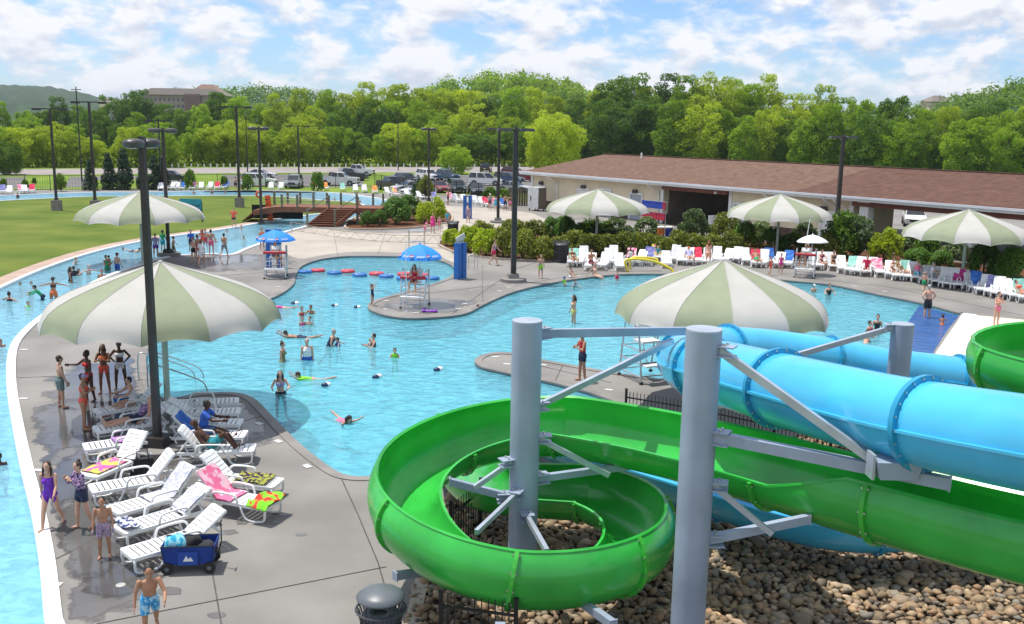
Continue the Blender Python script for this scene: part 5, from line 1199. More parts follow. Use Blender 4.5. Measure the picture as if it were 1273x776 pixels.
# lily pads
for i, (x, y, c, w_) in enumerate([(379, 339, 'b', 'far left end'), (395, 337.5, 'r', 'beside the far left blue pad'), (416, 340.5, 'b', 'third from left'), (432, 338.5, 'r', 'fourth from left'), (447, 343, 'b', 'fifth from left'), (468, 341.5, 'r', 'sixth from left'), (480, 344.5, 'b', 'seventh from left, left of the lifeguard'),
      (503, 342, 'r', 'behind the lifeguard umbrella, left'), (502, 347.5, 'b', 'left of the seated lifeguard'), (525, 343.5, 'r', 'behind the lifeguard umbrella, right'), (537, 347, 'b', 'right end, nearest the blue posts')]):
    q = at(x, y, -.085); t = thing('floating_pad', f"round {'blue' if c == 'b' else 'red'} foam pad floating in line, {w_}", 'float', q, i, 'floating pads across the pool')
    obj('pad', MB().lathe([(.36, -.16), (.43, -.10), (.44, .09), (.40, .14), (.2, .15), (.02, .152)], 28), LILB if c == 'b' else LILR, t, auto=50); obj('tether_eye', MB().lathe([(.04, .15), (.04, .18)], 8), WHITEP, t)
    obj('hand_strap', MB().tube([(.25, -.1, .145), (.27, 0, .18), (.25, .1, .145)], .018, 5), WHITEP, t)
me = font_mesh('3 FT', .085); me.materials.append(BLACK)
mk = at(69, 729); obj('lettering', me, None, deck, (mk.x, mk.y, .0175), (0, 0, 1.5))
# blue posts
def posts(x, y, h, sp_, label, yaw, cap=False):
    q = at(x, y); t = thing('blue_posts', label, 'post', q, yaw, 'blue twin posts on the deck')
    for s in (-1, 1):
        p = obj('post', MB().box((s * sp_, 0, h / 2), (.31, .31, h)), PBLUE, t); obj('base_plate', MB().box((s * sp_, 0, .02), (.42, .42, .03)), STEEL, p); obj('top_plate', MB().box((s * sp_, 0, h + .015), (.34, .34, .03)), PBLUE, p)
    if cap:
        obj('sign_board', MB().box((0, 0, h + .30), (.75, .06, .30), M=Matrix.Rotation(-.35, 3, 'Y')), mat('grey sign panel', (.50, .52, .53), .5), t)
        for s in (-.22, .22): obj('bracket', MB().tube([(s, 0, h), (s, 0, h + .28)], .03, 6), STEEL, t)
    else: obj('cross_bar', MB().bar((-sp_, 0, h * .62), (sp_, 0, h * .62), .1, .16), PBLUE, t)
    return t
posts(572, 347, 2.05, .22, 'tall pair of blue posts with grey sign on the peninsula', .9, True); posts(341, 333, 2.3, .30, 'pair of blue posts behind the left lifeguard chair', .25); posts(581, 272, 2.15, .25, 'pair of far blue posts on the plaza by the loungers', .2)

# lifeguard chairs
lc = thing('lifeguard_chair', 'x', 'lifeguard chair')
for x in (-.58, .58):
    for y, tx in ((-.62, .0), (.62, .0)):
        lg = obj('leg', MB().tube([(x, y, 0.06), (x, y * .8, 1.0), (x, y * .62, 1.55)], .032, 8), STEEL, lc); obj('foot', MB().lathe([(.06, 0), (.06, .07), (.03, .08)], 10, (x, y, 0)), RUBBER, lg)
for z, k in ((.22, .94), (.62, .86), (1.0, .78)):
    for y in (-.6 * k, .6 * k): obj('cross_bar', MB().tube([(-.58, y, z), (.58, y, z)], .024, 6), STEEL, lc)
    for x in (-.58, .58): obj('side_bar', MB().tube([(x, -.6 * k, z), (x, .6 * k, z)], .024, 6), STEEL, lc)
obj('foot_rest', MB().box((0, -.66, .58), (1.1, .34, .04)), WHITE, lc); obj('seat', MB().box((0, .05, 1.17), (.62, .56, .06)), WHITE, lc); obj('backrest', MB().box((0, .34, 1.53), (.62, .05, .58), M=Matrix.Rotation(-.12, 3, 'X')), WHITE, lc)
for x in (-.58, .58): obj('arm_rail', MB().tube([(x, -.38, 1.5), (x, -.36, 1.72), (x, .0, 1.8), (x, .38, 1.74), (x, .4, 1.5)], .024, 6), STEEL, lc)
for x in (-.3, .3): obj('seat_support', MB().tube([(x, -.2, 1.14), (x, -.47, .62)], .02, 6), STEEL, lc)
obj('umbrella_socket', MB().tube([(.62, .38, .9), (.62, .38, 1.8)], .03, 6), STEEL, lc)
LCH = [((516, 381), -.1, 'lifeguard chair on the peninsula tip under the bright blue umbrella', 1.0), ((343, 345), .15, 'lifeguard chair at the left poolside in front of blue posts', 1.0), ((1000, 344), -.35, 'lifeguard chair on the right bank under the white umbrella', .95), ((803, 470), .45, 'empty lifeguard chair on the near peninsula behind the grey columns', 1.15)]
for i, (p, a, lb, sc) in enumerate(LCH): place(lc, i == 0, at(*p), a, lb, 'lifeguard chairs round the pool', sc)
def small_umbrella(p, z, r, h, m, label, tilt=0, logo=False, yaw=0):
    t = thing('lifeguard_umbrella', label, 'umbrella', p, yaw); n = 8; t.rotation_euler = (tilt, 0, yaw)
    for k in range(n):
        a0, a1 = 2 * math.pi * k / n, 2 * math.pi * (k + 1) / n; vs = []; fs = []; pr = [(.03, 1), (.3, .86), (.6, .6), (.85, .27), (.97, .04), (1.0, -.10)]
        for rr, zz_ in pr:
            for j in range(5): a = a0 + (a1 - a0) * j / 4; c = math.cos((a1 - a0) / 2) / math.cos(a - (a0 + a1) / 2); vs.append((rr * r * c * math.cos(a), rr * r * c * math.sin(a), z + zz_ * h))
        for i in range(len(pr) - 1):
            for j in range(4): fs.append((i * 5 + j, i * 5 + j + 1, (i + 1) * 5 + j + 1, (i + 1) * 5 + j))
        pn = obj('canopy_panel', MB().add(vs, fs), m, t, smooth=True)
        if logo and k in (4, 5, 6):
            am = (a0 + a1) / 2; me = font_mesh('pepsi', .19)
            if not me.materials: me.materials.append(WHITEP)
            rr_ = r * .90 * math.cos((a1 - a0) / 2); o = obj('lettering', me, None, pn, (math.cos(am) * (rr_ + .035) - math.sin(am) * .12, math.sin(am) * (rr_ + .035) + math.cos(am) * .12, z + .20 * h + .012), (R(52), 0, am + math.pi / 2))
            d = MB().lathe([(.12, 0), (.12, .012)], 20); d2 = MB(); d2.add([(-.12, .02, .014), (-.06, .0, .014), (.05, .035, .014), (.115, .03, .014), (.10, .07, .014), (.05, .11, .014), (-.05, .11, .014), (-.10, .07, .014)], [tuple(range(8))])
            d3 = MB(); d3.add([(-.115, -.02, .014), (-.06, -.05, .014), (.04, -.02, .014), (.118, -.02, .014), (.10, -.07, .014), (.05, -.11, .014), (-.05, -.11, .014), (-.10, -.07, .014)], [tuple(range(8))[::-1]])
            loc = (math.cos(am) * (rr_ + .035) + math.sin(am) * .33, math.sin(am) * (rr_ + .035) - math.cos(am) * .33, z + .20 * h + .012)
            for mb_, mm in ((d, WHITEP), (d2, mat('logo red', (.55, .02, .04), .5)), (d3, mat('logo navy', (.01, .03, .20), .5))): obj('emblem', mb_, mm, pn, loc, (R(52), 0, am + math.pi / 2)).scale = (.8, .8, 1)
    obj('post', MB().tube([(0, 0, 0), (0, 0, z + h)], .022, 8), STEEL, t); obj('finial', MB().ell((0, 0, z + h + .03), (.04, .04, .06), 8, 5), m, t); return t
small_umbrella(at(522, 379), 2.35, 1.12, .62, UBLUE, 'bright blue lifeguard umbrella with white lettering on the peninsula', 0, True, R(24)); small_umbrella(at(344, 342), 2.05, 1.12, .55, UBLUE, 'bright blue lifeguard umbrella at the left poolside', 0, True, R(14))
small_umbrella(at(1008, 342), 2.05, .95, .42, UWHITE, 'small white umbrella over the right bank lifeguard', -.05, False, .3)
t = thing('lane_pole', 'thin white pole standing beside the peninsula lifeguard chair', 'pole', at(505, 387)); obj('pole', MB().tube([(0, 0, 0), (0, 0, 3.3)], .02, 6), WHITEP, t); obj('base', MB().lathe([(.12, 0), (.1, .04), (.03, .06)], 12), STEEL, t)
t = thing('rescue_pole', 'thin white slanting pole behind the right bank lifeguard', 'pole', at(995, 340)); obj('pole', MB().tube([(0, 0, 0), (.35, 0, 3.4)], .02, 6), WHITEP, t); obj('hook', MB().tube([(.35, 0, 3.4), (.4, 0, 3.55), (.5, 0, 3.5)], .02, 6), STEEL, t)
# yellow spray arch and the twin curl beside it
YEL = mat('yellow plastic pipe', (.72, .58, .05), .45, .08, 3)
q = at(800, 336); t = thing('spray_arch', 'bright yellow curved water spray pipe at the pool edge', 'water feature', q, 0, None, .66); ap = [(-1.6, -1.2, 0), (-1.9, -1.2, .9), (-1.5, -1.1, 1.15), (-.2, -1.0, 1.15), (1.2, -.9, .85), (2.4, -1.0, .3), (2.6, -1.1, 0)]
obj('pipe', MB().tube(smooth([Vector(p) for p in ap], 5, False), .13, 10), YEL, t, smooth=True); obj('pipe', MB().tube(smooth([Vector(p) for p in [(-1.2, .1, 0), (-1.3, .1, .95), (-.6, .1, 1.2), (1.0, .1, 1.1), (1.3, .0, .9)]], 5, False), .12, 10), YEL, t, smooth=True)
for i in range(11): obj('water_jet', MB().tube([(-1.5 + i * .2, -1.15, 1.05), (-1.5 + i * .2, -1.35, -.08)], .014, 4), UWHITE, t)
# rope net barrier over the plaza
ROPE = mat('tan rope', (.32, .27, .20), .9, .2, 8); t = thing('rope_barrier', 'thin sagging tan rope net strung across the pale plaza', 'rope'); a, b = at(362, 291), at(547, 309)
def sag(i, z, s): k = i / 24; p = a.lerp(b, k); return p + Vector((0, 0, z - s * 4 * k * (1 - k)))
for z, s in ((.95, .35), (.35, .25)): obj('rope', MB().tube([sag(i, z, s) for i in range(25)], .022, 4), ROPE, t)
zz = MB(); zz.tube([sag(i, .95 if i % 2 else .35, .35 if i % 2 else .25) for i in range(25)], .017, 4); obj('lacing', zz, ROPE, t)
for p in (a, b): obj('stake', MB().tube([p, p + Vector((0, 0, 1.0))], .03, 6), STEEL, t)
q = at(518, 309); t = thing('wire_trolley', 'light wire frame trolley on the plaza behind the blue umbrella', 'trolley', q, .2)
for x in (-.55, .55):
    for y in (-.3, .3): lg = obj('leg', MB().tube([(x, y, 0), (x, y, 1.35)], .022, 5), STEEL, t)
for z in (.5, 1.3): obj('shelf', MB().box((0, 0, z), (1.1, .6, .02)), GALVL, t)
# stairs rails into the pool at left
for i, (x, y) in enumerate(((205, 488), (192, 472), (203, 470))):
    p = at(x, y); t = thing('hand_rail', ['curved steel pool rail nearest the lounger row', 'curved steel pool rail left of the umbrella post', 'curved steel pool rail farthest from the loungers'][i], 'hand rail', p, .15, 'steel rails at the pool steps')
    obj('rail', MB().tube(smooth([Vector(v) for v in [(-.5, 0, 0), (-.5, 0, .75), (-.3, 0, .92), (.7, .2, .5), (1.2, .35, .15), (1.3, .35, -.5)]], 4, False), .025, 8), STEEL, t, smooth=True); obj('flange', MB().lathe([(.06, 0), (.06, .03)], 10, (-.5, 0, 0)), STEEL, t)
for i, (x, y) in enumerate(((584, 336), (588, 334))):
    p = at(x, y); t = thing('hand_rail', ['grab rail behind the blue posts, left', 'grab rail behind the blue posts, right'][i], 'hand rail', p, .4, 'grab rails behind the blue posts'); obj('rail', MB().tube([(-.3, 0, 0), (-.3, 0, .8), (0, 0, .95), (.3, 0, .8), (.3, 0, 0)], .022, 6), STEEL, t); obj('flange', MB().lathe([(.06, 0), (.06, .03)], 10, (-.3, 0, 0)), STEEL, t)
# lane rope floats
for i, (x, y) in enumerate([(404, 479), (407, 478.5), (467, 469), (471, 468), (543, 460), (547, 459), (365, 377), (369, 377), (415, 380), (418, 380), (443, 382), (446, 382)]):
    q = at(x, y, -.06); t = thing('lane_float', f"small {['navy', 'white'][i % 2]} lane float, {['pair nearest the loungers', 'pair at mid pool', 'pair nearest the near peninsula', 'pair below the left umbrella rim', 'pair left of the jumping girl', 'pair at the peninsula tip'][i // 2]}", 'float', q, .3, 'lane floats on the rope')
    obj('float', MB().ell((0, 0, 0), (.13, .11, .10), 10, 6), mat('navy float', (.01, .03, .10), .4) if i % 2 == 0 else WHITE, t, smooth=True)
# lazy river sign
q = at(238, 276); t = thing('river_sign', 'teal LAZY RIVER sign on the lawn behind the far left umbrella', 'sign', q, -.15)
obj('panel', MB().box((0, 0, 1.25), (2.0, .06, 1.5)), mat('teal sign', (.02, .30, .42), .5), t); obj('lower_panel', MB().box((.25, -.01, .83), (1.45, .06, .62)), mat('navy sign', (.015, .06, .13), .5), t)
for x in (-.98, .98): obj('post', MB().box((x, .05, .9), (.09, .09, 1.8)), BLACK, t)
me = font_mesh('LAZY RIVER', .32); me.materials.append(mat('navy letters', (.01, .03, .09), .5)); obj('lettering', me, None, t, (.05, -.045, 1.40), (R(90), 0, 0)); obj('arrow_stripe', MB().box((.35, -.05, .85), (.6, .02, .10)), WHITEP, t)
# white board, coolers, rack of life vests at the bathhouse
q = at(886, 289); t = thing('notice_board', 'white notice board with printed lines leaning before the breezeway', 'sign', q, .5); obj('panel', MB().box((0, 0, .75), (.95, .05, 1.45), M=Matrix.Rotation(-.15, 3, 'X')), WHITEP, t)
for i in range(6): obj('text_line', MB().box((0, -.045 - .0 + (i - 3) * -.032, 1.25 - i * .2), (.6 - .08 * (i % 3), .02, .035)), mat('faded print', (.35, .38, .45), .6), t)
obj('back_leg', MB().bar((0, .5, 0), (0, .05, 1.3), .06, .05), BLACK, t)
for x, c, lb in ((821, (.55, .17, .03), 'orange drink cooler on the stand behind the hedge'), (831, (.015, .04, .28), 'dark blue drink cooler on the stand behind the hedge')):
    q = at(x, 302, .0); t = thing('drink_cooler', lb, 'cooler', q + Vector((0, 0, .55))); obj('barrel', MB().lathe([(.26, 0), (.30, .1), (.30, .55), (.27, .62)], 18), mat('cooler ' + lb[:6], c, .4), t); obj('lid', MB().lathe([(.31, .62), (.31, .70), (.2, .74)], 18), WHITE, t); obj('tap', MB().box((0, -.32, .12), (.06, .1, .06)), WHITE, t)
q = at(827, 302); t = thing('cooler_stand', 'small dark table carrying two drink coolers behind the hedge', 'table', q); obj('tabletop', MB().box((0, 0, .52), (1.7, .6, .05)), PBLUE, t)
for x in (-.75, .75):
    for y in (-.22, .22): obj('leg', MB().box((x, y, .25), (.05, .05, .5)), BLACK, t)
q = at(812, 281); t = thing('vest_rack', 'steel rack hung with blue and red life vests by the breezeway', 'rack', q, math.atan2(bu.y, bu.x)); 
for x in (-1.5, 1.5): obj('upright', MB().tube([(x, 0, 0), (x, 0, 2.3)], .035, 6), STEEL, t)
for z in (1.25, 2.25): obj('rail', MB().tube([(-1.5, 0, z), (1.5, 0, z)], .03, 6), STEEL, t)
VB = MB(); VB.box((0, 0, -.32), (.30, .26, .58), top=.8); VB.box((-.1, -.02, -.03), (.07, .2, .12)); VB.box((.1, -.02, -.03), (.07, .2, .12)); VM = {}
for c, col in (('blue', (.02, .06, .38)), ('red', (.42, .02, .05))): VM[c] = VB.mesh('vest', mat(c + ' nylon', col, .6, .15, 5))
for i in range(18):
    c = 'blue' if i < 8 else 'red'; x = -1.35 + (i % 9) * .335; v = obj('life_vest', VM[c], None, None, q + Matrix.Rotation(math.atan2(bu.y, bu.x), 3, 'Z') @ Vector((x, -.02 * (i % 3), 2.22 if i < 9 else 1.22)), (0, 0, math.atan2(bu.y, bu.x) + .1 * (i % 3)))
    tag(v, f"{c} life vest hung {ORD[i % 9]} from left on the {'upper' if i < 9 else 'lower'} rail of the rack", 'life vest', 'life vests on the rack')

# ------------------------------------------------------------------ loungers
PIV, SEATZ, LW = .34, .36, .64       # pivot of the backrest in x, seat height, width; foot at -x
def lounger_parts(ang, near):
    ca, sa = math.cos(ang), math.sin(ang); P = {}
    fr_ = MB()
    for s in (-1, 1):
        y = s * (LW / 2 - .02); fr_.bar((-.95, y, SEATZ - .02), (PIV + .58, y, SEATZ - .02), .045, .07)
    fr_.bar((-.95, -LW / 2 + .04, SEATZ - .02), (-.95, LW / 2 - .04, SEATZ - .02), .045, .07)
    P['frame'] = fr_
    lg = []
    for x0 in (-.80, .33):
        for s in (-1, 1):
            y = s * (LW / 2 - .015); d = -.16 if x0 < 0 else .2
            lg.append(MB().tube(smooth([Vector(v) for v in [(x0 - .13, y, SEATZ - .04), (x0 - .10 + d * .1, y, .10), (x0 + .02, y, .03), (x0 + .30, y, .03), (x0 + .42, y, .12), (x0 + .50, y, SEATZ - .05)]], 3, False), .028, 6))
    P['leg'] = lg
    P['arm_rest'] = [MB().tube(smooth([Vector(v) for v in [(-.25, s * LW / 2, SEATZ - .02), (-.20, s * (LW / 2 + .01), SEATZ + .17), (-.08, s * (LW / 2 + .01), SEATZ + .21), (.30, s * (LW / 2 + .01), SEATZ + .21), (.42, s * LW / 2, SEATZ + .14), (.46, s * LW / 2, SEATZ - .02)]], 3, False), .027, 6) for s in (-1, 1)]
    bk = MB(); rail = [Vector((PIV + .0, 0, SEATZ)), Vector((PIV + .76 * ca, 0, SEATZ + .76 * sa))]
    for s in (-1, 1): bk.bar(rail[0] + Vector((0, s * (LW / 2 - .055), 0)), rail[1] + Vector((0, s * (LW / 2 - .055), 0)), .05, .045)
    bk.bar(rail[1] + Vector((0, -LW / 2 + .05, 0)), rail[1] + Vector((0, LW / 2 - .05, 0)), .07, .05); P['back_frame'] = bk
    if ang > .15: P['prop'] = MB().tube([rail[0].lerp(rail[1], .55) + Vector((0, -.2, 0)), Vector((PIV + .56, -.2, SEATZ - .03)), Vector((PIV + .56, .2, SEATZ - .03)), rail[0].lerp(rail[1], .55) + Vector((0, .2, 0))], .016, 5)
    SLX = [(-.88 + i * .122, 0) for i in range(10)]; P['slats'] = [(Vector((x, 0, SEATZ + .022)), 0) for x, _ in SLX] + [(rail[0].lerp(rail[1], (i + .6) / 7) + Vector((-sa * .03, 0, ca * .03)), ang) for i in range(7)]
    return P
SLAT = MB().box((0, 0, 0), (.092, LW - .09, .018)).mesh('slat', WHITE)
LPR = {}
def lounger(foot, head, ang, label, near=True, group='white sun loungers round the pool', rz=None, sc=1.0, loc=None):
    key = (round(ang, 2), near)
    if key not in LPR:
        P = lounger_parts(ang, near); t = thing('sun_lounger', 'x', 'sun lounger'); LPR[key] = t; first = True
        if near:
            obj('frame', P['frame'], WHITE, t); obj('back_frame', P['back_frame'], WHITE, t)
            for m_ in P['leg']: obj('leg', m_, WHITE, t, smooth=True)
            for m_ in P['arm_rest']: obj('arm_rest', m_, WHITE, t, smooth=True)
            if 'prop' in P: obj('prop', P['prop'], WHITE, t)
            for p, a in P['slats']: obj('slat', SLAT, None, t, p, (0, -a, 0))
        else:
            def join(ks):
                mb = MB()
                for k in ks:
                    for q in (P[k] if isinstance(P[k], list) else [P[k]]): mb.add(q.v, q.f)
                return mb
            obj('frame', join(['frame', 'leg', 'arm_rest']), WHITE, t); bk = join(['back_frame']); se = MB()
            for i, (p, a) in enumerate(P['slats']):
                M = Matrix.Rotation(-a, 3, 'Y'); (se if i < 10 else bk).box(p, (.10, LW - .09, .018), M=M)
            o1 = obj('seat_slats', se, WHITE, t); o1['kind'] = 'stuff'; o2 = obj('back_slats', bk, WHITE, t); o2['kind'] = 'stuff'
    else: first = False
    if loc is None:
        f, h = at(*foot, SEATZ), at(*head, SEATZ); d = (h - f); d.z = 0; rz = math.atan2(d.y, d.x); c = f + d.normalized() * .95; loc = Vector((c.x, c.y, .0))
    return place(LPR[key], first, loc, rz, label, group, sc)
# towels, bags: a draped sheet following the lounger's profile
def lounger_pt(t, u, v, ang, lift):
    """u metres along the bed from the foot (0..1.74 then up the back), v across"""
    if u < 1.74: p = Vector((-.95 + u * 1.29 / 1.74, v, SEATZ + lift))
    else: p = Vector((PIV + (u - 1.74) * math.cos(ang), v, SEATZ + (u - 1.74) * math.sin(ang))) + Vector((-math.sin(ang), 0, math.cos(ang))) * lift
    return t.matrix_basis @ p
TW = {}
def towelmat(n, a, b, scale=6.0):
    k = 'towel ' + n
    return mat(k, a, .95, .1, scale, .4, bscale=40, col2=b, lo=.46, hi=.54, detail=2)
def towel(lo_, u0, u1, v0, v1, ang, m, label, cat='towel', name='towel', over=0.0, wob=.02, seed=0, group=None):
    nu, nv = 14, 9; vs = []; fs = []
    for i in range(nu + 1):
        for j in range(nv + 1):
            u, v = u0 + (u1 - u0) * i / nu, v0 + (v1 - v0) * j / nv; e = mnoise.noise(Vector((u * 4 + seed, v * 4, seed)))
            p = lounger_pt(lo_, u + .03 * e, v, ang, .045 + wob * (1 + e))
            if over and i >= nu - 3: p.z -= over * (i - nu + 3) / 3; p -= Vector((0, 0, 0))
            if abs(v) > LW / 2: p.z -= (abs(v) - LW / 2) * 1.2
            vs.append(p)
    for i in range(nu):
        for j in range(nv): a = i * (nv + 1) + j; fs.append((a, a + 1, a + nv + 2, a + nv + 1))
    c = vs[len(vs) // 2].copy(); mb = MB(); n_ = len(vs); low = [Vector((p.x, p.y, p.z - .02)) for p in vs]
    mb.add([p - c for p in vs] + [p - c for p in low], fs + [tuple(n_ + i for i in f[::-1]) for f in fs]); o = obj(name, mb, m, None, c, smooth=True); return tag(o, label, cat, group)
a45, a35, a0 = R(48), R(33), R(2)
NL = {}
for k, f, h, a, lb in [('a', (120, 512), (196, 499), a45, 'lounger under the seated woman, farthest of the left row'), ('b', (118, 534), (205, 521), a35, 'lounger under the stretched-out woman, second of the left row'), ('c', (105, 556), (198, 543), a0, 'flat lounger holding a purple towel, left row'),
     ('d', (107, 592), (190, 556), a45, 'lounger with yellow and pink towel, raised back, left row'), ('e', (113, 608), (215, 590), a45, 'bare lounger beside the black bag, back raised high'), ('f', (140, 635), (240, 607), a45, 'lounger with striped white towel over its back'),
     ('g', (148, 659), (262, 625), a35, 'lounger with navy towel at its foot, behind the wagon'), ('h', (158, 689), (275, 655), a35, 'nearest lounger, foot just left of the blue wagon'),
     ('i', (346, 601), (253, 592), a45, 'lounger with dark patterned towel, right of the black pole'), ('k', (340, 627), (255, 612), a45, 'lounger with pink towel over its back, nearest right of the pole'), ('j', (316, 557), (226, 559), a45, 'lounger under the shirtless reclining man'),
     ('m', (305, 540), (218, 540), a45, 'lounger under the man in blue'), ('n', (300, 525), (215, 526), a35, 'empty lounger just behind the man in blue'), ('o', (298, 511), (212, 514), a35, 'empty lounger, second from the water on the deck corner'), ('p', (296, 498), (214, 502), a0, 'empty flat lounger closest to the water on the deck corner')]:
    NL[k] = lounger(f, h, a, lb)
T_ = {'purple': towelmat('purple', (.35, .16, .42), (.45, .25, .52)), 'yelpink': towelmat('yellow pink', (.62, .55, .10), (.65, .12, .35), 3), 'stripe': mat('towel striped white', (.70, .70, .74), .95, .1, 1.5, .3, bscale=40, col2=(.42, .44, .55), lo=.47, hi=.53, detail=1, stretch=(1, 14, 14)),
      'navy': towelmat('navy white', (.02, .04, .14), (.60, .62, .68), 9), 'pink': towelmat('pink', (.75, .16, .30), (.80, .50, .58), 5), 'dark': towelmat('dark pattern', (.03, .012, .04), (.30, .32, .05), 8), 'green': towelmat('lime teal red', (.20, .62, .03), (.60, .05, .03), 5), 'teal': towelmat('mint', (.22, .52, .45), (.30, .58, .50), 3),
      'blue': towelmat('blue', (.03, .12, .45), (.06, .2, .55), 4), 'red': towelmat('red', (.60, .03, .08), (.65, .06, .12), 4), 'lav': towelmat('lavender', (.16, .17, .42), (.3, .3, .55), 4), 'white': towelmat('white', (.72, .72, .72), (.66, .66, .68), 4), 'orange': towelmat('orange', (.70, .22, .04), (.75, .35, .1), 4), 'magenta': towelmat('magenta', (.55, .03, .22), (.6, .06, .28), 4)}
towel(NL['c'], .9, 1.5, -.2, .25, a0, T_['purple'], 'folded purple towel on the flat lounger of the left row', wob=.04); towel(NL['d'], .15, 1.5, -.26, .28, a45, T_['yelpink'], 'yellow and pink towel spread on a left row lounger')
towel(NL['f'], 1.0, 2.5, -.30, .30, a45, T_['stripe'], 'white striped towel hung over a lounger back', seed=3); towel(NL['g'], .05, .45, -.3, .3, a35, T_['navy'], 'crumpled navy and white towel at a lounger foot', wob=.07, seed=5); towel(NL['g'], 1.8, 2.4, -.28, .28, a35, T_['stripe'], 'thin pale patterned towel on the back of a lounger by the wagon', seed=8)
towel(NL['k'], 1.2, 2.52, -.33, .33, a45, T_['pink'], 'pink towel hung over the lounger back right of the pole'); towel(NL['i'], .25, 1.4, -.3, .3, a45, T_['dark'], 'dark purple patterned towel on the lounger right of the pole', wob=.05, seed=2); towel(NL['k'], -.12, .55, -.42, .42, a45, T_['green'], 'bright lime and teal towel spilling off the lounger foot', wob=.09, seed=4); towel(NL['m'], 1.72, 2.5, -.3, .3, a45, T_['blue'], 'blue towel on the lounger back behind the man in blue')
# bag, basket
q = at(178, 588); t = thing('black_bag', 'black tote bag on the deck at the foot of the pole', 'bag', q, .4); obj('body', MB().box((0, 0, .2), (.62, .34, .4), top=.8), mat('black nylon', (.012, .012, .014), .7, .2, 6, .4), t); 
for s in (-1, 1): obj('handle', MB().tube([(-.15, s * .1, .38), (-.12, s * .1, .6), (.12, s * .1, .6), (.15, s * .1, .38)], .014, 5), BLACK, t)
q = at(153, 507); t = thing('blue_basket', 'small blue plastic basket on the deck behind the seated woman', 'basket', q); obj('body', MB().lathe([(.22, 0), (.28, .36), (.26, .36), (.2, .03)], 18), LILB, t); obj('handle', MB().tube([(-.27, 0, .34), (-.2, 0, .55), (.2, 0, .55), (.27, 0, .34)], .012, 5), WHITEP, t)
q = at(360, 391) ; q = at(534, 388); t = thing('purple_float', 'purple toy float lying on the peninsula edge', 'float', q, -.1, None, .55); obj('body', MB().ell((0, 0, .09), (.62, .24, .09), 14, 6), mat('purple vinyl', (.20, .03, .42), .4), t, smooth=True)
for s in (-1, 1): obj('end_lobe', MB().ell((s * .5, 0, .12), (.2, .32, .12), 10, 6), mat('purple vinyl', (.2, .03, .42)), t, smooth=True)

# folding wagon
WB = mat('royal blue wagon cloth', (.008, .04, .24), .8, .2, 5, .3, bscale=30); q = at(238, 706); t = thing('folding_wagon', 'royal blue folding wagon full of towels beside the nearest lounger', 'wagon', q, .12, None, .9)
for s in (-1, 1): sp1 = obj('side_panel', MB().add([(-.50, s * .28, .22), (.50, s * .28, .22), (.56, s * .31, .62), (-.56, s * .31, .62), (-.50, s * .26, .22), (.50, s * .26, .22), (.56, s * .29, .62), (-.56, s * .29, .62)], [(0, 1, 2, 3), (7, 6, 5, 4), (3, 2, 6, 7), (0, 4, 5, 1), (1, 5, 6, 2), (0, 3, 7, 4)]), WB, t)
for s in (-1, 1): obj('end_panel', MB().add([(s * .5, -.28, .22), (s * .5, .28, .22), (s * .56, .31, .62), (s * .56, -.31, .62), (s * .48, -.28, .22), (s * .48, .28, .22), (s * .54, .31, .62), (s * .54, -.31, .62)], [(0, 1, 2, 3), (7, 6, 5, 4), (3, 2, 6, 7), (0, 4, 5, 1), (1, 5, 6, 2), (0, 3, 7, 4)]), WB, t)
obj('floor_panel', MB().box((0, 0, .23), (1.0, .56, .03)), WB, t); pk = obj('pocket', MB().box((0, -.305, .36), (.42, .03, .30)), mat('mid blue pocket', (.012, .06, .32), .7), t, None, (0.0, 0, 0))
lg_ = MB().add([(-.10, -.324, .30), (.12, -.324, .30), (.06, -.324, .40), (.02, -.324, .35), (-.03, -.324, .43)], [(0, 1, 2, 3, 4)]); obj('emblem', lg_, WHITEP, pk); 
for x in (-.44, .44):
    for y in (-.30, .30): wl = obj('wheel', MB().lathe([(.05, -.035), (.125, -.035), (.135, 0), (.125, .035), (.05, .035)], 16), RUBBER, t, (x, y, .135), (R(90), 0, 0)); obj('hub', MB().lathe([(.05, -.04), (.05, .04)], 10), BINL, wl)
for s in (-1, 1): obj('rim_tube', MB().tube([(-.57, s * .31, .63), (.57, s * .31, .63)], .014, 6), BLACK, t)
for x in (-.5, .5): obj('axle_frame', MB().tube([(x * .88, -.27, .14), (x * .88, 0, .22), (x * .88, .27, .14)], .016, 6), BLACK, t)
obj('pull_handle', MB().tube([(.56, 0, .25), (.66, 0, .6), (.66, 0, 1.05)], .015, 6), BLACK, t); obj('grip', MB().tube([(.66, -.09, 1.05), (.66, .09, 1.05)], .02, 6), BLACK, t)
def heap(p, r, h, m, label, seed, cat='towel', rz=0):
    mb = MB(); n, k = 16, 6; vs = []; fs = []
    for i in range(k + 1):
        f = i / k
        for j in range(n):
            a = 2 * math.pi * j / n; e = 1 + .35 * mnoise.noise(Vector((math.cos(a) * 2, math.sin(a) * 2, seed + f * 2))); rr = r * math.cos(f * 1.5) ** .6 * e; vs.append((rr * math.cos(a), rr * math.sin(a) * .7, h * math.sin(f * 1.57) * (1 + .3 * mnoise.noise(Vector((math.cos(a) * 3, math.sin(a) * 3, seed))))))
    for i in range(k):
        for j in range(n): fs.append((i * n + j, i * n + (j + 1) % n, (i + 1) * n + (j + 1) % n, (i + 1) * n + j))
    fs.append(tuple(range(n - 1, -1, -1))); fs.append(tuple(range(k * n, k * n + n)))
    return tag(obj('towel', mb.add(vs, fs), m, None, p, (0, 0, rz), smooth=True), label, cat)
MW = Matrix.Translation(q) @ Matrix.Rotation(.12, 4, 'Z') @ Matrix.Scale(.9, 4)
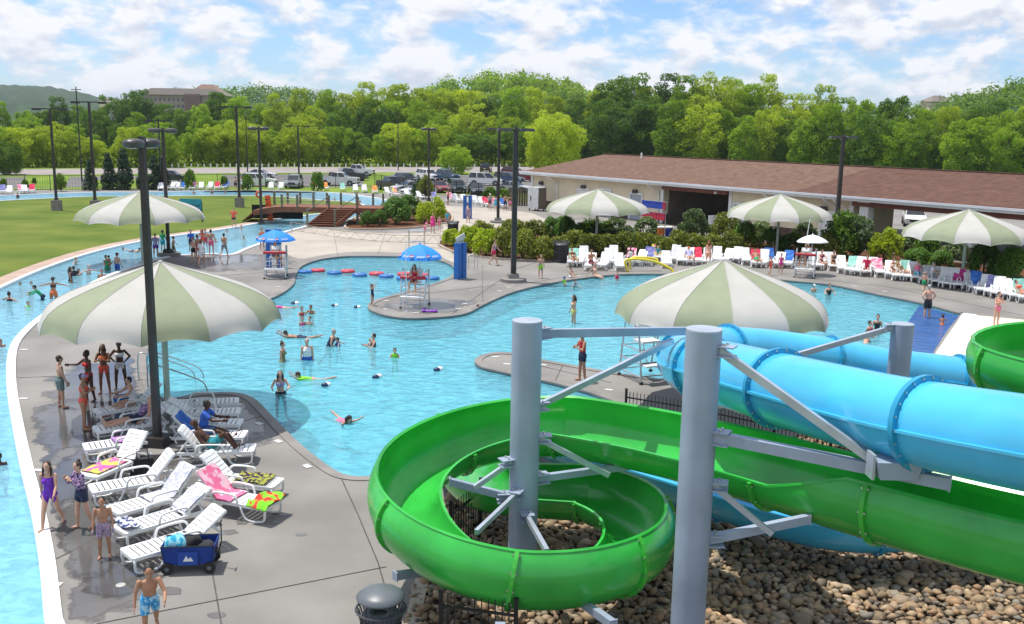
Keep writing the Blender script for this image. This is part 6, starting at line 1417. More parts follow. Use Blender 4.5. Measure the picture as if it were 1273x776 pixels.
heap(MW @ Vector((-.30, 0, .40)), .27, .32, towelmat('aqua wave', (.02, .30, .48), (.25, .55, .65), 9), 'turquoise towel bulging out of the blue wagon', 3); heap(MW @ Vector((.05, .02, .40)), .22, .30, mat('black bag cloth', (.012, .012, .015), .8), 'black bag stuffed in the middle of the blue wagon', 5, 'bag'); heap(MW @ Vector((.32, 0, .38)), .22, .2, mat('charcoal cloth', (.03, .03, .04), .9), 'charcoal towel at the handle end of the blue wagon', 7)

# right bank row: foot towards the pool, raised backs
RB = [ # px at the middle of the bed, py on deck, towel colour on the back or None, back angle, size words
    (712, 334, 'teal', 'leftmost, by the litter bin'), (727, 331, None, 'second from left, back row'), (734, 339, None, 'third from left, beside the umbrella post'), (750, 338, None, 'fourth from left, right of the umbrella post'), (763, 330, None, 'tall white back left of the pink towel'), (770, 339, None, 'grey white back in front of the pink towel'), (783, 333, 'pink', 'with pink patterned towel'),
    (806, 333, 'lav', 'with lavender towel over its back'), (817, 328, 'yelpink', 'with yellow and blue towel, back row'), (828, 336, None, 'white back right of the spray arch'), (838, 330, 'white', 'with pale towel, right of the spray arch'), (856, 332, 'white', 'under the person in orange hat'), (868, 332, 'red', 'with red towel'), (891, 331, None, 'white back right of the red haired woman'),
    (915, 330, None, 'alone behind the striped canopy'), (939, 335, 'red', 'with bright red towel before the dark shrubs'), (957, 334, 'blue', 'left of the umbrella post of the right bank'), (979, 336, 'blue', 'with dark blue towel left of the lifeguard'), (1019, 338, 'white', 'just right of the lifeguard'), (1034, 339, None, 'under the dark haired person, right of the lifeguard'), (1046, 342, None, 'bare white back, second right of the lifeguard'), (1058, 344, 'teal', 'with green towel over its foot'),
    (1076, 346, None, 'behind the person in red shirt'), (1092, 347, 'pink', 'with pink towel, right of the red shirt'), (1106, 349, None, 'under the sunbathing woman in white'), (1122, 351, 'teal', 'with mint towel'), (1138, 353, None, 'under the woman with pink bag'), (1156, 356, None, 'behind the man in white shirt'), (1174, 360, None, 'bare back left of the umbrella post'), (1190, 362, 'magenta', 'with magenta bag at the umbrella post'),
    (1200, 362, None, 'right of the umbrella post'), (1214, 367, 'blue', 'with small blue towel'), (1232, 371, 'lav', 'with lavender towel, near the right edge'), (1248, 374, None, 'bare back near the right edge'), (1268, 378, 'teal', 'cut by the right edge')]
for i, (x, y, c, w_) in enumerate(RB):
    p = at(x, y - 4); rz = math.radians(78 + 10 * math.sin(i * 1.7) + (x - 900) * -.03); a = [a45, R(60), R(48)][i % 3] if True else 0
    l_ = lounger(None, None, a, f'white lounger {w_}, on the right bank', False, 'loungers along the right bank', rz, 1.0, Vector((p.x, p.y, 0)))
    if c: towel(l_, 1.75, 2.55, -.3, .3, a, T_[c], f"{dict(teal='mint', lav='lavender', yelpink='yellow pink').get(c, c)} towel on the lounger {w_}", seed=i, group='towels on the right bank')
for i, (x, y, k) in enumerate([(720, 335, 0), (757, 335, 3), (795, 334, 6), (847, 333, 9), (879, 334, 11), (903, 332, 13), (927, 333, 14), (948, 336, 15), (968, 337, 16), (1012, 339, 17), (1067, 346, 21), (1084, 344, 22), (1114, 352, 24), (1130, 353, 25), (1147, 356, 26), (1165, 359, 27), (1182, 362, 28), (1207, 366, 30), (1223, 370, 31), (1240, 374, 32), (1258, 377, 33)]):
    p = at(x, y - 5); lounger(None, None, [R(52), R(60), R(40)][i % 3], f'plain lounger wedged right of the lounger {RB[k][3]}', False, 'loungers along the right bank', math.radians(74 + 12 * math.sin(i * 2.3) + (x - 900) * -.03), 1.0, Vector((p.x, p.y, 0)))
# far loungers
FB = [(4, 241, 'lav', 0.5), (12, 241.5, None, .4), (27, 240.5, 'pink', .6), (31, 240.5, None, .5), (40, 240, 'red', .4), (200, 237, None, .3), (213, 236.5, 'white', -.1), (219, 236.5, 'white', 0), (227, 236.5, 'blue', .1), (240, 236.5, 'pink', 0), (250, 236, None, .2), (261, 236, 'white', .1), (270, 236, 'red', .2), (279, 235.6, 'blue', -.2), (309, 235, None, .1),
      (337, 236, None, .2), (349, 236, None, .1), (392, 236.5, 'red', .3), (405, 236.5, 'orange', .3), (426, 237.5, 'teal', .2), (442, 239, None, .2), (453, 239.5, 'white', .2), (466, 241, 'orange', .2), (483, 242.5, None, .5), (492, 244, 'yelpink', .4), (507, 245, None, .4), (523, 248, None, .5), (541, 250, 'lav', .3), (560, 250.5, 'pink', .3), (568, 251.5, None, .5), (578, 252.5, None, .4), (592, 254.5, 'white', .4), (600, 256, None, .4), (605, 257, 'red', .4), (617, 258, 'pink', .3), (626, 258.5, 'blue', .2)]
MK2 = lambda x: ('at the far left edge' if x < 60 else 'beyond the second black pole' if x < 245 else 'beyond the lawn, by the tall pole' if x < 330 else 'behind the footbridge' if x < 470 else 'beyond the clipped bushes' if x < 560 else 'by the far blue posts')
c_ = {}
for i, (x, y, c, a) in enumerate(FB):
    p = at(x, y); k = MK2(x); c_[k] = c_.get(k, 0) + 1
    l_ = lounger(None, None, R(48), f'far white lounger {k}, {ORD[c_[k] - 1]} from left', False, 'loungers along the far river', R(90) + a, 1.0, p)
    if c: towel(l_, 1.5, 2.55, -.3, .3, R(48), T_[c], f"{dict(teal='mint', lav='lavender', yelpink='yellow pink').get(c, c)} towel on the {ORD[c_[k] - 1]} far lounger {k}", seed=i, group='towels along the far river')
# ================================================================== PEOPLE
def fdir(p, abd, s): p, abd = R(p), R(abd); return Vector((s * math.sin(abd), -math.sin(p) * math.cos(abd), -math.cos(p) * math.cos(abd)))
POSE = { # lean, legs ((hip,knee,abd) x2), arms ((shoulder,abduct,elbow,forearm abduct) x2), head turn pitch
    'stand': (2, ((3, 4, 4), (-2, 3, 3)), ((6, 10, 14, 4), (-4, 9, 10, 4))), 'walk': (3, ((24, 8, 2), (-16, 24, 2)), ((-18, 10, 12, 4), (22, 10, 26, 2))), 'walk2': (4, ((18, 10, 2), (-22, 16, 2)), ((24, 12, 20, 4), (-14, 14, 16, 4))),
    'hips': (2, ((3, 4, 7), (-2, 3, 7)), ((-12, 38, 30, -42), (-12, 38, 30, -42))), 'chin': (4, ((10, 8, 2), (-8, 10, 2)), ((35, 14, 112, -28), (28, 10, 118, -34))), 'up': (0, ((6, 14, 8), (-4, 20, 8)), ((168, 28, 12, 20), (172, 28, 12, 20))),
    'out': (4, ((8, 8, 5), (-6, 10, 5)), ((12, 76, 10, 70), (12, 74, 8, 72))), 'point': (2, ((4, 4, 4), (-4, 6, 4)), ((46, 30, 46, 34), (2, 10, 14, 4))), 'wade': (8, ((10, 12, 5), (-10, 14, 5)), ((28, 26, 60, -8), (20, 28, 66, -14))),
    'fold': (1, ((3, 3, 4), (-3, 4, 4)), ((26, 16, 92, -48), (24, 16, 94, -50))), 'bend': (42, ((16, 14, 6), (-2, 18, 6)), ((62, 20, 24, 6), (50, 18, 30, 4))), 'carry': (-3, ((4, 4, 4), (-2, 4, 4)), ((34, 18, 70, -20), (30, 18, 80, -26))),
    'sit': (4, ((86, 78, 6), (80, 84, 7)), ((34, 14, 52, -14), (28, 14, 58, -18))), 'back': (-24, ((84, 62, 5), (76, 74, 5)), ((-36, 16, 4, 18), (-34, 18, 6, 18))), 'recline': (-46, ((88, 4, 4), (90, 8, 5)), ((22, 16, 44, 4), (16, 18, 48, 2))),
    'knee': (-44, ((132, 96, 4), (118, 84, 5)), ((30, 14, 46, -8), (20, 16, 52, -4))), 'lap': (12, ((88, 22, 5), (84, 18, 6)), ((52, 14, 36, -10), (46, 14, 44, -12))), 'prone': (80, ((-84, 6, 8), (-92, 10, 8)), ((96, 40, 20, 20), (110, 36, 14, 14))), 'tilt': (20, ((10, 16, 4), (-22, 20, 4)), ((-10, 18, 30, 6), (30, 20, 40, -6)))}
BODY = {}
def body_bones(pose, sex, hs):
    lean, legs, arms = POSE[pose]; P = Vector((0, 0, 0)); up = Vector((0, -math.sin(R(lean)), math.cos(R(lean)))); fw = Vector((0, -up.z, up.y)) ; fw = Vector((0, -math.cos(R(lean)), -math.sin(R(lean))))
    f = sex == 'f'; sw = .165 if f else .185; hw = .092 if f else .085; B = {}
    for i, s in enumerate((-1, 1)):
        h, k, a = legs[i]; hip = P + Vector((s * hw, 0, 0)) - up * .03; kn = hip + fdir(h, a, s) * .43; an = kn + fdir(h - k, a * .4, s) * .41; sh_ = fdir(h - k, a * .4, s)
        fwd = Vector((0, -math.cos(R(h - k)), math.sin(R(h - k)))); fwd = (fwd + Vector((s * .18, 0, 0))).normalized()
        if pose == 'prone': fwd = sh_
        B['thigh', s] = (hip, kn, .088 if f else .083, .056); B['shank', s] = (kn, an, .054, .036); B['foot', s] = (an - sh_ * -.035 - fwd * .03, an + sh_ * .045 + fwd * .15, .036, .026)
        sh = P + up * .455 + Vector((s * sw, 0, 0)); ab, aa, e, ea = arms[i]; el = sh + fdir(ab, aa, s) * .28; wr = el + fdir(ab + e, ea, s) * .25; hd = fdir(ab + e, ea, s)
        B['uparm', s] = (sh, el, .048 if f else .054, .037); B['forearm', s] = (el, wr, .038, .026); B['hand', s] = (wr, wr + hd * .085, .028, .026)
    B['torso', 0] = (P - up * .11, P + up * .50, .13, .10); neck = P + up * .50; hup = (up * .5 + Vector((0, 0, 1)) * .5).normalized() if lean < 60 else (up * .6 + Vector((0, 0, .8))).normalized(); hc = neck + hup * (.115 + .055 * hs) + Vector((0, -.012, 0))
    B['neck', 0] = (neck - up * .03, hc, .05, .05); B['head', 0] = (hc - hup * .05, hc + hup * .05, .1 * hs, .1 * hs)
    return B, up, fw, hc, hup
def make_body(pose, sex, hs, stout, hi):
    key = (pose, sex, hs, stout, hi)
    if key in BODY: return BODY[key]
    B, up, fw, hc, hup = body_bones(pose, sex, hs); mb = MB(); nn, mm = (16, 10) if hi else (10, 7); f = sex == 'f'
    TM = Matrix((Vector((1, 0, 0)), -fw, up)).transposed(); HF = Vector((0, -hup.z, hup.y)); HM = Matrix((Vector((1, 0, 0)), -HF, hup)).transposed()
    ST_ = stout
    mb.ell(up * -.01, ((.158 if f else .148) * ST_, .112 * ST_, .125), nn, mm, TM); mb.ell(up * .15 - fw * .0, ((.124 if f else .136) * ST_, .098 * ST_ * ST_, .17), nn, mm, TM); mb.ell(up * .32, ((.142 if f else .162) * (ST_ * .5 + .5), .100 * ST_, .19), nn, mm, TM)
    mb.ell(up * -.05 - fw * .05, (.13 * ST_, .085, .10), nn, mm, TM); mb.ell(up * .43, ((.155 if f else .18), .062, .06), nn, mm, TM)
    if f and hs < 1.12:
        for s in (-1, 1): mb.ell(up * .315 + fw * .085 + Vector((s * .068, 0, 0)), (.062, .055, .062), nn, mm, TM)
    for (n_, s), (p, q, r0, r1) in B.items():
        if n_ in ('torso', 'head', 'hand', 'foot'): continue
        k = ST_ if n_ in ('thigh', 'uparm') else 1; md = p.lerp(q, .35)
        if n_ == 'shank': mb.tube([p, p.lerp(q, .3), p.lerp(q, .7), q], [r0, r0 * 1.04, r0 * .76, r1], nn); mb.ell(p, (r0, r0, r0), nn, mm)
        else: mb.tube([p, md, q], [r0 * k, (r0 * .62 + r1 * .38) * k * 1.04, r1], nn)
        mb.ell(p, (r0 * k * .98,) * 3, nn, mm); mb.ell(q, (r1 * 1.0,) * 3, nn, mm)
    for s in (-1, 1):
        p, q, r0, r1 = B['foot', s]; an = B['shank', s][1]; d = (q - p).normalized(); mb.tube([an, p.lerp(q, .1), p.lerp(q, .55), q], [.038, .040, .036, .026], nn); mb.ell(q, (.032, .032, .024), nn, mm); mb.ell(p.lerp(q, .08), (.036, .036, .036), nn, mm)
        w_, e_, _, _ = B['hand', s]; d = (e_ - w_).normalized(); sd_ = Vector((s, 0, 0)) - d * d.dot(Vector((s, 0, 0))); sd_ = sd_.normalized() if sd_.length > .1 else Vector((0, 1, 0)); pn = d.cross(sd_).normalized()   # pn: across the palm
        HMx = Matrix((pn, sd_, d)).transposed(); mb.ell(w_ + d * .045, (.040, .017, .052), nn, mm, HMx)
        thumb_side = 1 if pn.y < 0 else -1
        if hi:
            for k, (o, L_) in enumerate(((-.030, .058), (-.010, .068), (.011, .074), (.031, .066))):
                b0 = w_ + d * .082 + pn * (o * thumb_side); b1 = b0 + d * L_ * .5 + pn * o * .18 * thumb_side; b2 = b1 + (d * .8 - sd_ * .45).normalized() * L_ * .5; mb.tube([b0 - d * .02, b0, b1, b2], [.0098, .0098, .0092, .0078], 7)
            t0 = w_ + d * .030 + pn * .032 * thumb_side; t1 = t0 + (d * .6 + pn * thumb_side * .75).normalized() * .035; mb.tube([t0 - d * .01, t0, t1, t1 + (d * .95 + pn * thumb_side * .2 - sd_ * .2).normalized() * .030], [.012, .012, .0105, .0085], 7)
        else:
            mb.ell(w_ + d * .105, (.030, .016, .042), nn, mm, HMx); mb.ell(w_ + d * .055 + pn * .042 * thumb_side, (.014, .012, .03), nn, mm, HMx)
    mb.ell(hc + hup * .012, (.073 * hs, .090 * hs, .100 * hs), nn, mm, HM); mb.ell(hc - hup * .055 * hs + HF * .028 * hs, (.054 * hs, .056 * hs, .055 * hs), nn, mm, HM)
    mb.ell(hc - hup * .015 * hs + HF * .092 * hs, (.014 * hs, .020 * hs, .024 * hs), 8, 6, HM); mb.ell(hc - hup * .052 * hs + HF * .078 * hs, (.024 * hs, .012 * hs, .010 * hs), 8, 6, HM)
    for s in (-1, 1): mb.ell(hc + Vector((s * .076 * hs, 0, 0)) - HF * .008, (.012 * hs, .020 * hs, .030 * hs), 8, 6, HM)
    me = mb.mesh('body', ()); o = bpy.data.objects.new('tmp', me); COL.objects.link(o)
    md = o.modifiers.new('r', 'REMESH'); md.mode = 'VOXEL'; md.voxel_size = .0085 if hi else .02; md.use_smooth_shade = True; md = o.modifiers.new('s', 'SMOOTH'); md.factor = .5; md.iterations = 3 if hi else 2
    dg = bpy.context.evaluated_depsgraph_get(); m2 = bpy.data.meshes.new_from_object(o.evaluated_get(dg)); bpy.data.objects.remove(o); bpy.data.meshes.remove(me); m2.name = 'body'
    V = np.empty(len(m2.vertices) * 3); m2.vertices.foreach_get('co', V); V = V.reshape(-1, 3); Nn = np.empty(len(V) * 3); m2.vertices.foreach_get('normal', Nn); Nn = Nn.reshape(-1, 3)
    best = np.full(len(V), 1e9); who = np.zeros(len(V), int); tt = np.zeros(len(V)); names = []
    for i, ((n_, s), (p, q, r0, r1)) in enumerate(B.items()):
        names.append(n_); p_, q_ = np.array(p), np.array(q); d = q_ - p_; t = ((V - p_) @ d) / (d @ d); tc_ = np.clip(t, 0, 1); ds = np.linalg.norm(V - p_ - tc_[:, None] * d, axis=1) / (r0 + (r1 - r0) * tc_)
        if n_ == 'torso': ds *= .80
        u = ds < best; best[u] = ds[u]; who[u] = i; tt[u] = t[u]
    names = np.array(names)[who]; F = [tuple(p.vertices) for p in m2.polygons]; zmin = V[:, 2].min()
    BODY[key] = dict(me=m2, V=V, N=Nn, who=names, t=tt, F=F, hc=hc, hup=hup, HF=HF, HM=HM, up=up, fw=fw, zmin=zmin, B=B, hs=hs); return BODY[key]
REG = {'trunks': lambda n, t: ((n == 'torso') & (t < .36)) | ((n == 'thigh') & (t < .72)), 'shorts': lambda n, t: ((n == 'torso') & (t < .36)) | ((n == 'thigh') & (t < .45)), 'briefs': lambda n, t: ((n == 'torso') & (t < .27)) | ((n == 'thigh') & (t < .06)),
       'onepiece': lambda n, t: ((n == 'torso') & (t < .86)) | ((n == 'thigh') & (t < .05)), 'band': lambda n, t: (n == 'torso') & (t > .58) & (t < .82), 'rash': lambda n, t: ((n == 'torso') & (t > .22) & (t < 1.02)) | ((n == 'uparm') & (t < .95)), 'longrash': lambda n, t: ((n == 'torso') & (t > .22) & (t < 1.02)) | (n == 'uparm') | ((n == 'forearm') & (t < .9)),
       'shirt': lambda n, t: ((n == 'torso') & (t > .10) & (t < 1.02)) | ((n == 'uparm') & (t < .7)), 'tank': lambda n, t: ((n == 'torso') & (t > .10) & (t < .93)), 'dress': lambda n, t: ((n == 'torso') & (t < .92)) | ((n == 'thigh') & (t < .75)), 'vest': lambda n, t: (n == 'torso') & (t > .40) & (t < 1.0)}
OFFS = dict(trunks=.020, shorts=.016, briefs=.008, onepiece=.008, band=.010, rash=.009, longrash=.009, shirt=.020, tank=.014, dress=.028, vest=.05)
GARM = {}
def garment(key, kind):
    if (key, kind) in GARM: return GARM[key, kind]
    b = BODY[key]; ok = REG[kind](b['who'], b['t']); fs = [f for f in b['F'] if all(ok[i] for i in f)]; ids = sorted({i for f in fs for i in f}); mp = {i: k for k, i in enumerate(ids)}
    off = OFFS[kind]; vs = b['V'][ids] + b['N'][ids] * off; fs2 = [tuple(mp[i] for i in f) for f in fs]; cnt = {}
    for f in fs2:
        for i in range(len(f)): e = (f[i], f[(i + 1) % len(f)]); cnt[tuple(sorted(e))] = cnt.get(tuple(sorted(e)), []) + [e]
    n = len(vs); inn = b['V'][ids] + b['N'][ids] * (off * .15); vs = np.concatenate([vs, inn])          # turned hem
    hem = [(e[0][1], e[0][0], e[0][0] + n, e[0][1] + n) for e in cnt.values() if len(e) == 1]
    me = bpy.data.meshes.new(kind); me.from_pydata([tuple(v) for v in vs], [], fs2 + hem); me.polygons.foreach_set('use_smooth', [True] * len(me.polygons)); me.update(); GARM[key, kind] = me; return me
SKIN = {k: mat('skin ' + k, c, .5, .08, 6, .05, spec=.35) for k, c in dict(light=(.58, .33, .23), fair=(.66, .42, .32), tan=(.42, .21, .125), brown=(.22, .10, .055), dark=(.085, .038, .022)).items()}
HAIR = {k: mat('hair ' + k, c, .55, .25, 20, .4, bscale=60) for k, c in dict(brown=(.045, .022, .012), black=(.010, .008, .008), blond=(.36, .24, .10), red=(.22, .055, .02), grey=(.35, .34, .33), auburn=(.10, .035, .015)).items()}
def cloth(n, c, c2=None, sc=14): return mat('swim ' + n, c, .7, .1, sc, .15, bscale=60, col2=c2, lo=.47, hi=.53, detail=2) if c2 else mat('swim ' + n, c, .7, .12, sc, .15, bscale=60)
CL = {'purple': cloth('purple', (.16, .02, .42)), 'floral': cloth('floral', (.03, .02, .09), (.45, .28, .45), 22), 'navy': cloth('navy', (.012, .018, .06)), 'greypurple': cloth('grey purple', (.25, .17, .32), (.42, .30, .36), 18), 'tieblue': cloth('sky tie dye', (.03, .30, .62), (.35, .60, .75), 7), 'sage': cloth('sage', (.14, .20, .19)), 'coral': cloth('coral', (.80, .10, .06)), 'red': cloth('red', (.55, .02, .03)), 'orange': cloth('orange', (.70, .16, .04)),
      'white': cloth('white', (.74, .74, .74)), 'black': cloth('black', (.014, .014, .016)), 'blue': cloth('blue', (.02, .10, .45)), 'bluegreen': cloth('blue lime', (.02, .16, .55), (.35, .65, .05), 2), 'lime': cloth('lime', (.25, .75, .03)), 'green': cloth('green', (.01, .30, .12)), 'pink': cloth('pink', (.75, .18, .32)), 'hotpink': cloth('hot pink', (.75, .04, .28)), 'crimson': cloth('crimson', (.55, .01, .08)), 'grey': cloth('grey', (.28, .29, .32)), 'teal': cloth('teal', (.02, .28, .32)),
      'lav': cloth('lavender', (.40, .38, .62)), 'peach': cloth('peach', (.78, .40, .28)), 'maroon': cloth('maroon', (.20, .01, .07)), 'aqua': cloth('aqua', (.05, .42, .55)), 'olive': cloth('olive', (.20, .20, .07)), 'brown': cloth('brown', (.07, .04, .025)), 'yellow': cloth('yellow', (.72, .62, .08)), 'denim': cloth('denim', (.08, .13, .26)), 'stripe': cloth('plum stripe', (.25, .10, .22), (.45, .42, .48), 16)}
EYE = mat('dark eyes', (.012, .010, .010), .2, .1, 5)
HMESH = {}
def hair_mesh(b, style, key):
    if (key, style) in HMESH: return HMESH[key, style]
    hc, up, HF, HM, hs = b['hc'], b['hup'], b['HF'], b['HM'], b['hs']; mb = MB()
    if style == 'cap':
        mb.ell(hc + up * .030 * hs - HF * .004, (.084 * hs, .100 * hs, .092 * hs), 14, 8, HM); mb.v = mb.v; mb.ell(hc + up * .032 * hs + HF * .115 * hs, (.062 * hs, .06 * hs, .010), 12, 6, HM)
    elif style == 'hat': mb.ell(hc + up * .055 * hs, (.085 * hs, .098 * hs, .075 * hs), 14, 8, HM); mb.ell(hc + up * .045 * hs, (.175 * hs, .19 * hs, .014), 18, 6, HM)
    else:
        mb.ell(hc + up * .030 * hs - HF * .020 * hs, (.083 * hs, .092 * hs, .092 * hs), 14, 9, HM); mb.ell(hc - up * .012 * hs - HF * .040 * hs, (.080 * hs, .064 * hs, .075 * hs), 12, 7, HM)
        if style == 'long': mb.tube([hc - HF * .06 * hs, hc - HF * .085 * hs - up * .10, hc - HF * .085 - up * .24, hc - HF * .075 - up * .36], [.07 * hs, .080 * hs, .075, .035], 10); [mb.tube([hc + Vector((s * .066 * hs, 0, 0)) + up * .03, hc + Vector((s * .088 * hs, 0, 0)) - up * .08, hc + Vector((s * .095, 0, 0)) + HF * .05 - up * .24], [.028, .036, .014], 8) for s in (-1, 1)]
        if style == 'bun': mb.ell(hc + up * .125 * hs - HF * .045 * hs, (.042 * hs,) * 3, 10, 6)
        if style == 'tail': mb.tube([hc - HF * .095 * hs + up * .03, hc - HF * .14 * hs - up * .03, hc - HF * .12 * hs - up * .18], [.03, .034, .012], 8)
    me = mb.mesh('hair', (), True); HMESH[key, style] = me; return me
EYEM = {}
def person(x, y, h, yaw, pose, sex, skin, hair, wear, label, z=0.0, deep=None, age='a', stout=1.0, hi=False, loc=None, group=None, scale_base=None):
    hs = dict(a=1.0, t=1.08, c=1.24, k=1.38)[age]; key = (pose, sex, hs, stout, hi); b = make_body(*key); full = b['hs']
    zb = b['zmin']; ref = make_body('stand', sex, hs, stout, False); tall = ref['V'][:, 2].max() - ref['zmin']; s = h / tall
    if loc is None: loc = at(x, y, -.085 if deep is not None else z)
    loc = Vector(loc)
    if deep is not None: loc.z = -.085 - deep
    t = thing('person', label, 'person', loc, R(yaw), group, s); off = Vector((0, 0, -zb))
    if pose in ('sit', 'back', 'recline', 'knee', 'lap'): off = Vector((0, 0, .115))
    if pose == 'prone': off = Vector((0, 0, 0))
    def part(nm, me, m):
        o = obj(nm, me, None, t, off); 
        if not me.materials: me.materials.append(m)
        o.material_slots[0].link = 'OBJECT'; o.material_slots[0].material = m; return o
    part('body', b['me'], SKIN[skin]); st, hcol = hair
    if st in ('cap', 'hat'): part('cap' if st == 'cap' else 'hat', hair_mesh(b, st, key), CL[hcol]); part('hair', hair_mesh(b, 'short', key), HAIR['brown'])
    elif st: part('hair', hair_mesh(b, st, key), HAIR[hcol])
    for kd, c in wear: part({'band': 'bikini_top', 'briefs': 'swim_briefs', 'onepiece': 'swimsuit', 'rash': 'rash_guard', 'longrash': 'rash_guard', 'trunks': 'swim_trunks', 'vest': 'float_vest', 'tank': 'tank_top'}.get(kd, kd), garment(key, kd), CL[c])
    if hi:
        if key not in EYEM: EYEM[key] = MB().ell((0, 0, 0), (.011, .008, .007), 8, 5).mesh('eye', EYE)
        for sx in (-1, 1): obj('eye', EYEM[key], None, t, off + b['hc'] + Vector((sx * .030 * b['hs'], 0, 0)) + b['HF'] * .084 * b['hs'] + b['hup'] * .012)
    return t
P = person
# near deck
P(65, 656, 1.52, 4, 'walk', 'f', 'light', ('long', 'brown'), [('onepiece', 'purple')], 'girl in purple swimsuit with long dark hair walking towards the camera', age='t', hi=True)
P(104, 657, 1.50, -38, 'chin', 'f', 'light', ('bun', 'brown'), [('longrash', 'floral'), ('shorts', 'navy')], 'girl in flowered long sleeved top with hands at her mouth', age='t', hi=True)
P(131, 693, 1.28, 16, 'stand', 'm', 'tan', ('short', 'black'), [('trunks', 'greypurple')], 'boy in grey purple patterned trunks beside the wagon lounger', age='c', hi=True)
P(189, 796, 1.46, 24, 'tilt', 'm', 'tan', ('short', 'black'), [('trunks', 'tieblue')], 'boy in sky blue tie dye trunks at the bottom edge', age='c', hi=True)
P(77, 507, 1.62, 128, 'stand', 'm', 'light', ('short', 'brown'), [('trunks', 'sage')], 'tall boy in grey green trunks standing by the river curb', age='t', hi=True)
P(106, 534, 1.62, 100, 'fold', 'f', 'tan', ('cap', 'lav'), [('band', 'coral'), ('briefs', 'coral')], 'woman in coral bikini and pale cap standing on wet deck', hi=True)
P(112, 499, 1.62, -40, 'point', 'f', 'dark', ('short', 'black'), [('band', 'red'), ('briefs', 'red')], 'girl in red bikini gesturing with one arm to the tall boy', age='t', hi=True)
P(131, 489, 1.60, 5, 'fold', 'f', 'brown', ('long', 'brown'), [('band', 'orange'), ('briefs', 'coral')], 'girl in orange bikini under the umbrella rim, middle of the group', age='t', hi=True)
P(151, 484, 1.60, 12, 'hips', 'f', 'dark', ('short', 'black'), [('band', 'white'), ('briefs', 'white')], 'girl in white bikini under the umbrella rim, right of the group', age='t', hi=True)
lp = lambda k, u, v=0.0, lift=.05: lounger_pt(NL[k], u, v, a35, lift)
yw = lambda k: math.degrees(NL[k].rotation_euler.z) + 270
P(0, 0, 1.62, yw('a'), 'lap', 'f', 'light', ('short', 'black'), [('onepiece', 'white')], 'woman in pale swimsuit sitting upright on the farthest left lounger', loc=lp('a', 1.45), hi=True)
P(0, 0, 1.62, yw('b'), 'recline', 'f', 'light', ('tail', 'blond'), [('tank', 'floral'), ('shorts', 'navy')], 'woman with fair hair stretched out on the second left lounger', loc=lp('b', 1.5), hi=True)
P(0, 0, 1.74, yw('j'), 'knee', 'm', 'dark', (None, 'black'), [('trunks', 'teal')], 'shirtless man with raised knee reclining on a lounger', loc=lp('j', 1.45), hi=True)
P(0, 0, 1.76, yw('m'), 'lap', 'm', 'dark', ('short', 'black'), [('shirt', 'blue'), ('trunks', 'denim')], 'man in blue shirt and jeans sitting on a lounger', loc=lp('m', 1.5), hi=True)
# main pool
W = lambda x, y, vis, h, *a, **k: P(x, y, h, *a, deep=h - vis, **k)
W(349, 489, .78, 1.65, 12, 'wade', 'f', 'fair', ('long', 'brown'), [('band', 'lav'), ('briefs', 'black')], 'woman in lavender bikini top and black bottoms wading, nearest in the pool', hi=True)
W(351, 449, .74, 1.62, 80, 'stand', 'f', 'light', ('bun', 'brown'), [('onepiece', 'olive')], 'woman in yellow green swimsuit wading behind the lavender bikini')
W(382, 447, .80, 1.68, 10, 'stand', 'f', 'light', ('short', 'grey'), [('tank', 'white'), ('trunks', 'blue')], 'broad person in white and blue suit wading', stout=1.25)
W(409, 430, .72, 1.68, 95, 'tilt', 'f', 'light', ('short', 'grey'), [('onepiece', 'navy')], 'adult in dark navy suit leaning to a small child', stout=1.15)
W(421, 430, .34, 1.05, -60, 'wade', 'm', 'fair', ('short', 'brown'), [('vest', 'blue')], 'small child in blue float vest beside the leaning adult', age='k')
W(464, 430, .50, 1.65, -70, 'carry', 'f', 'light', ('short', 'black'), [('onepiece', 'black')], 'woman in black suit holding a baby in the pool'); W(460, 430, .30, .8, 40, 'stand', 'm', 'fair', ('short', 'blond'), [('vest', 'white')], 'baby in white held by the woman in black suit', age='k')
W(491, 444, .36, 1.1, 0, 'wade', 'm', 'light', ('short', 'black'), [('vest', 'lime')], 'child in lime green vest alone at mid pool', age='k')
P(388, 472, 1.4, -75, 'prone', 'm', 'light', ('short', 'brown'), [('rash', 'lime')], 'swimmer in lime shirt face down below the wading women', z=-.13, age='c'); P(424, 524, 1.4, 40, 'prone', 'f', 'light', ('long', 'black'), [('onepiece', 'pink')], 'girl in pink swimming, alone near the deck corner', z=-.12, age='c')
P(372, 420, 1.6, -80, 'prone', 'm', 'tan', ('short', 'black'), [('trunks', 'navy')], 'dark haired swimmer stretched out left of the waders', z=-.11); P(352, 383, 1.3, -80, 'prone', 'f', 'light', ('short', 'black'), [('rash', 'hotpink')], 'girl in hot pink swimming beside the umbrella rim', z=-.1, age='c')
W(375, 392, .42, 1.3, 30, 'wade', 'f', 'light', ('short', 'brown'), [('onepiece', 'red')], 'child in red suit by the lane floats, left of a pair', age='c'); W(387, 390, .42, 1.35, -10, 'wade', 'm', 'tan', ('short', 'black'), [('trunks', 'navy')], 'dark haired child by the lane floats, right of a pair', age='c')
W(376, 404, .36, 1.2, 20, 'stand', 'f', 'light', ('short', 'auburn'), [('onepiece', 'hotpink')], 'child in pink suit, left of the lower pair', age='c'); W(385, 404, .38, 1.2, -20, 'stand', 'm', 'fair', ('short', 'brown'), [('trunks', 'blue')], 'bare chested child, right of the lower pair', age='c')
P(463, 380, 1.05, 60, 'up', 'f', 'light', ('short', 'black'), [('onepiece', 'navy')], 'small girl in navy suit throwing up her arms on the peninsula tip', age='k')
W(594, 384, .22, 1.2, 30, 'stand', 'm', 'tan', ('short', 'brown'), [('trunks', 'navy')], 'dark head in the water at the peninsula edge', age='c')
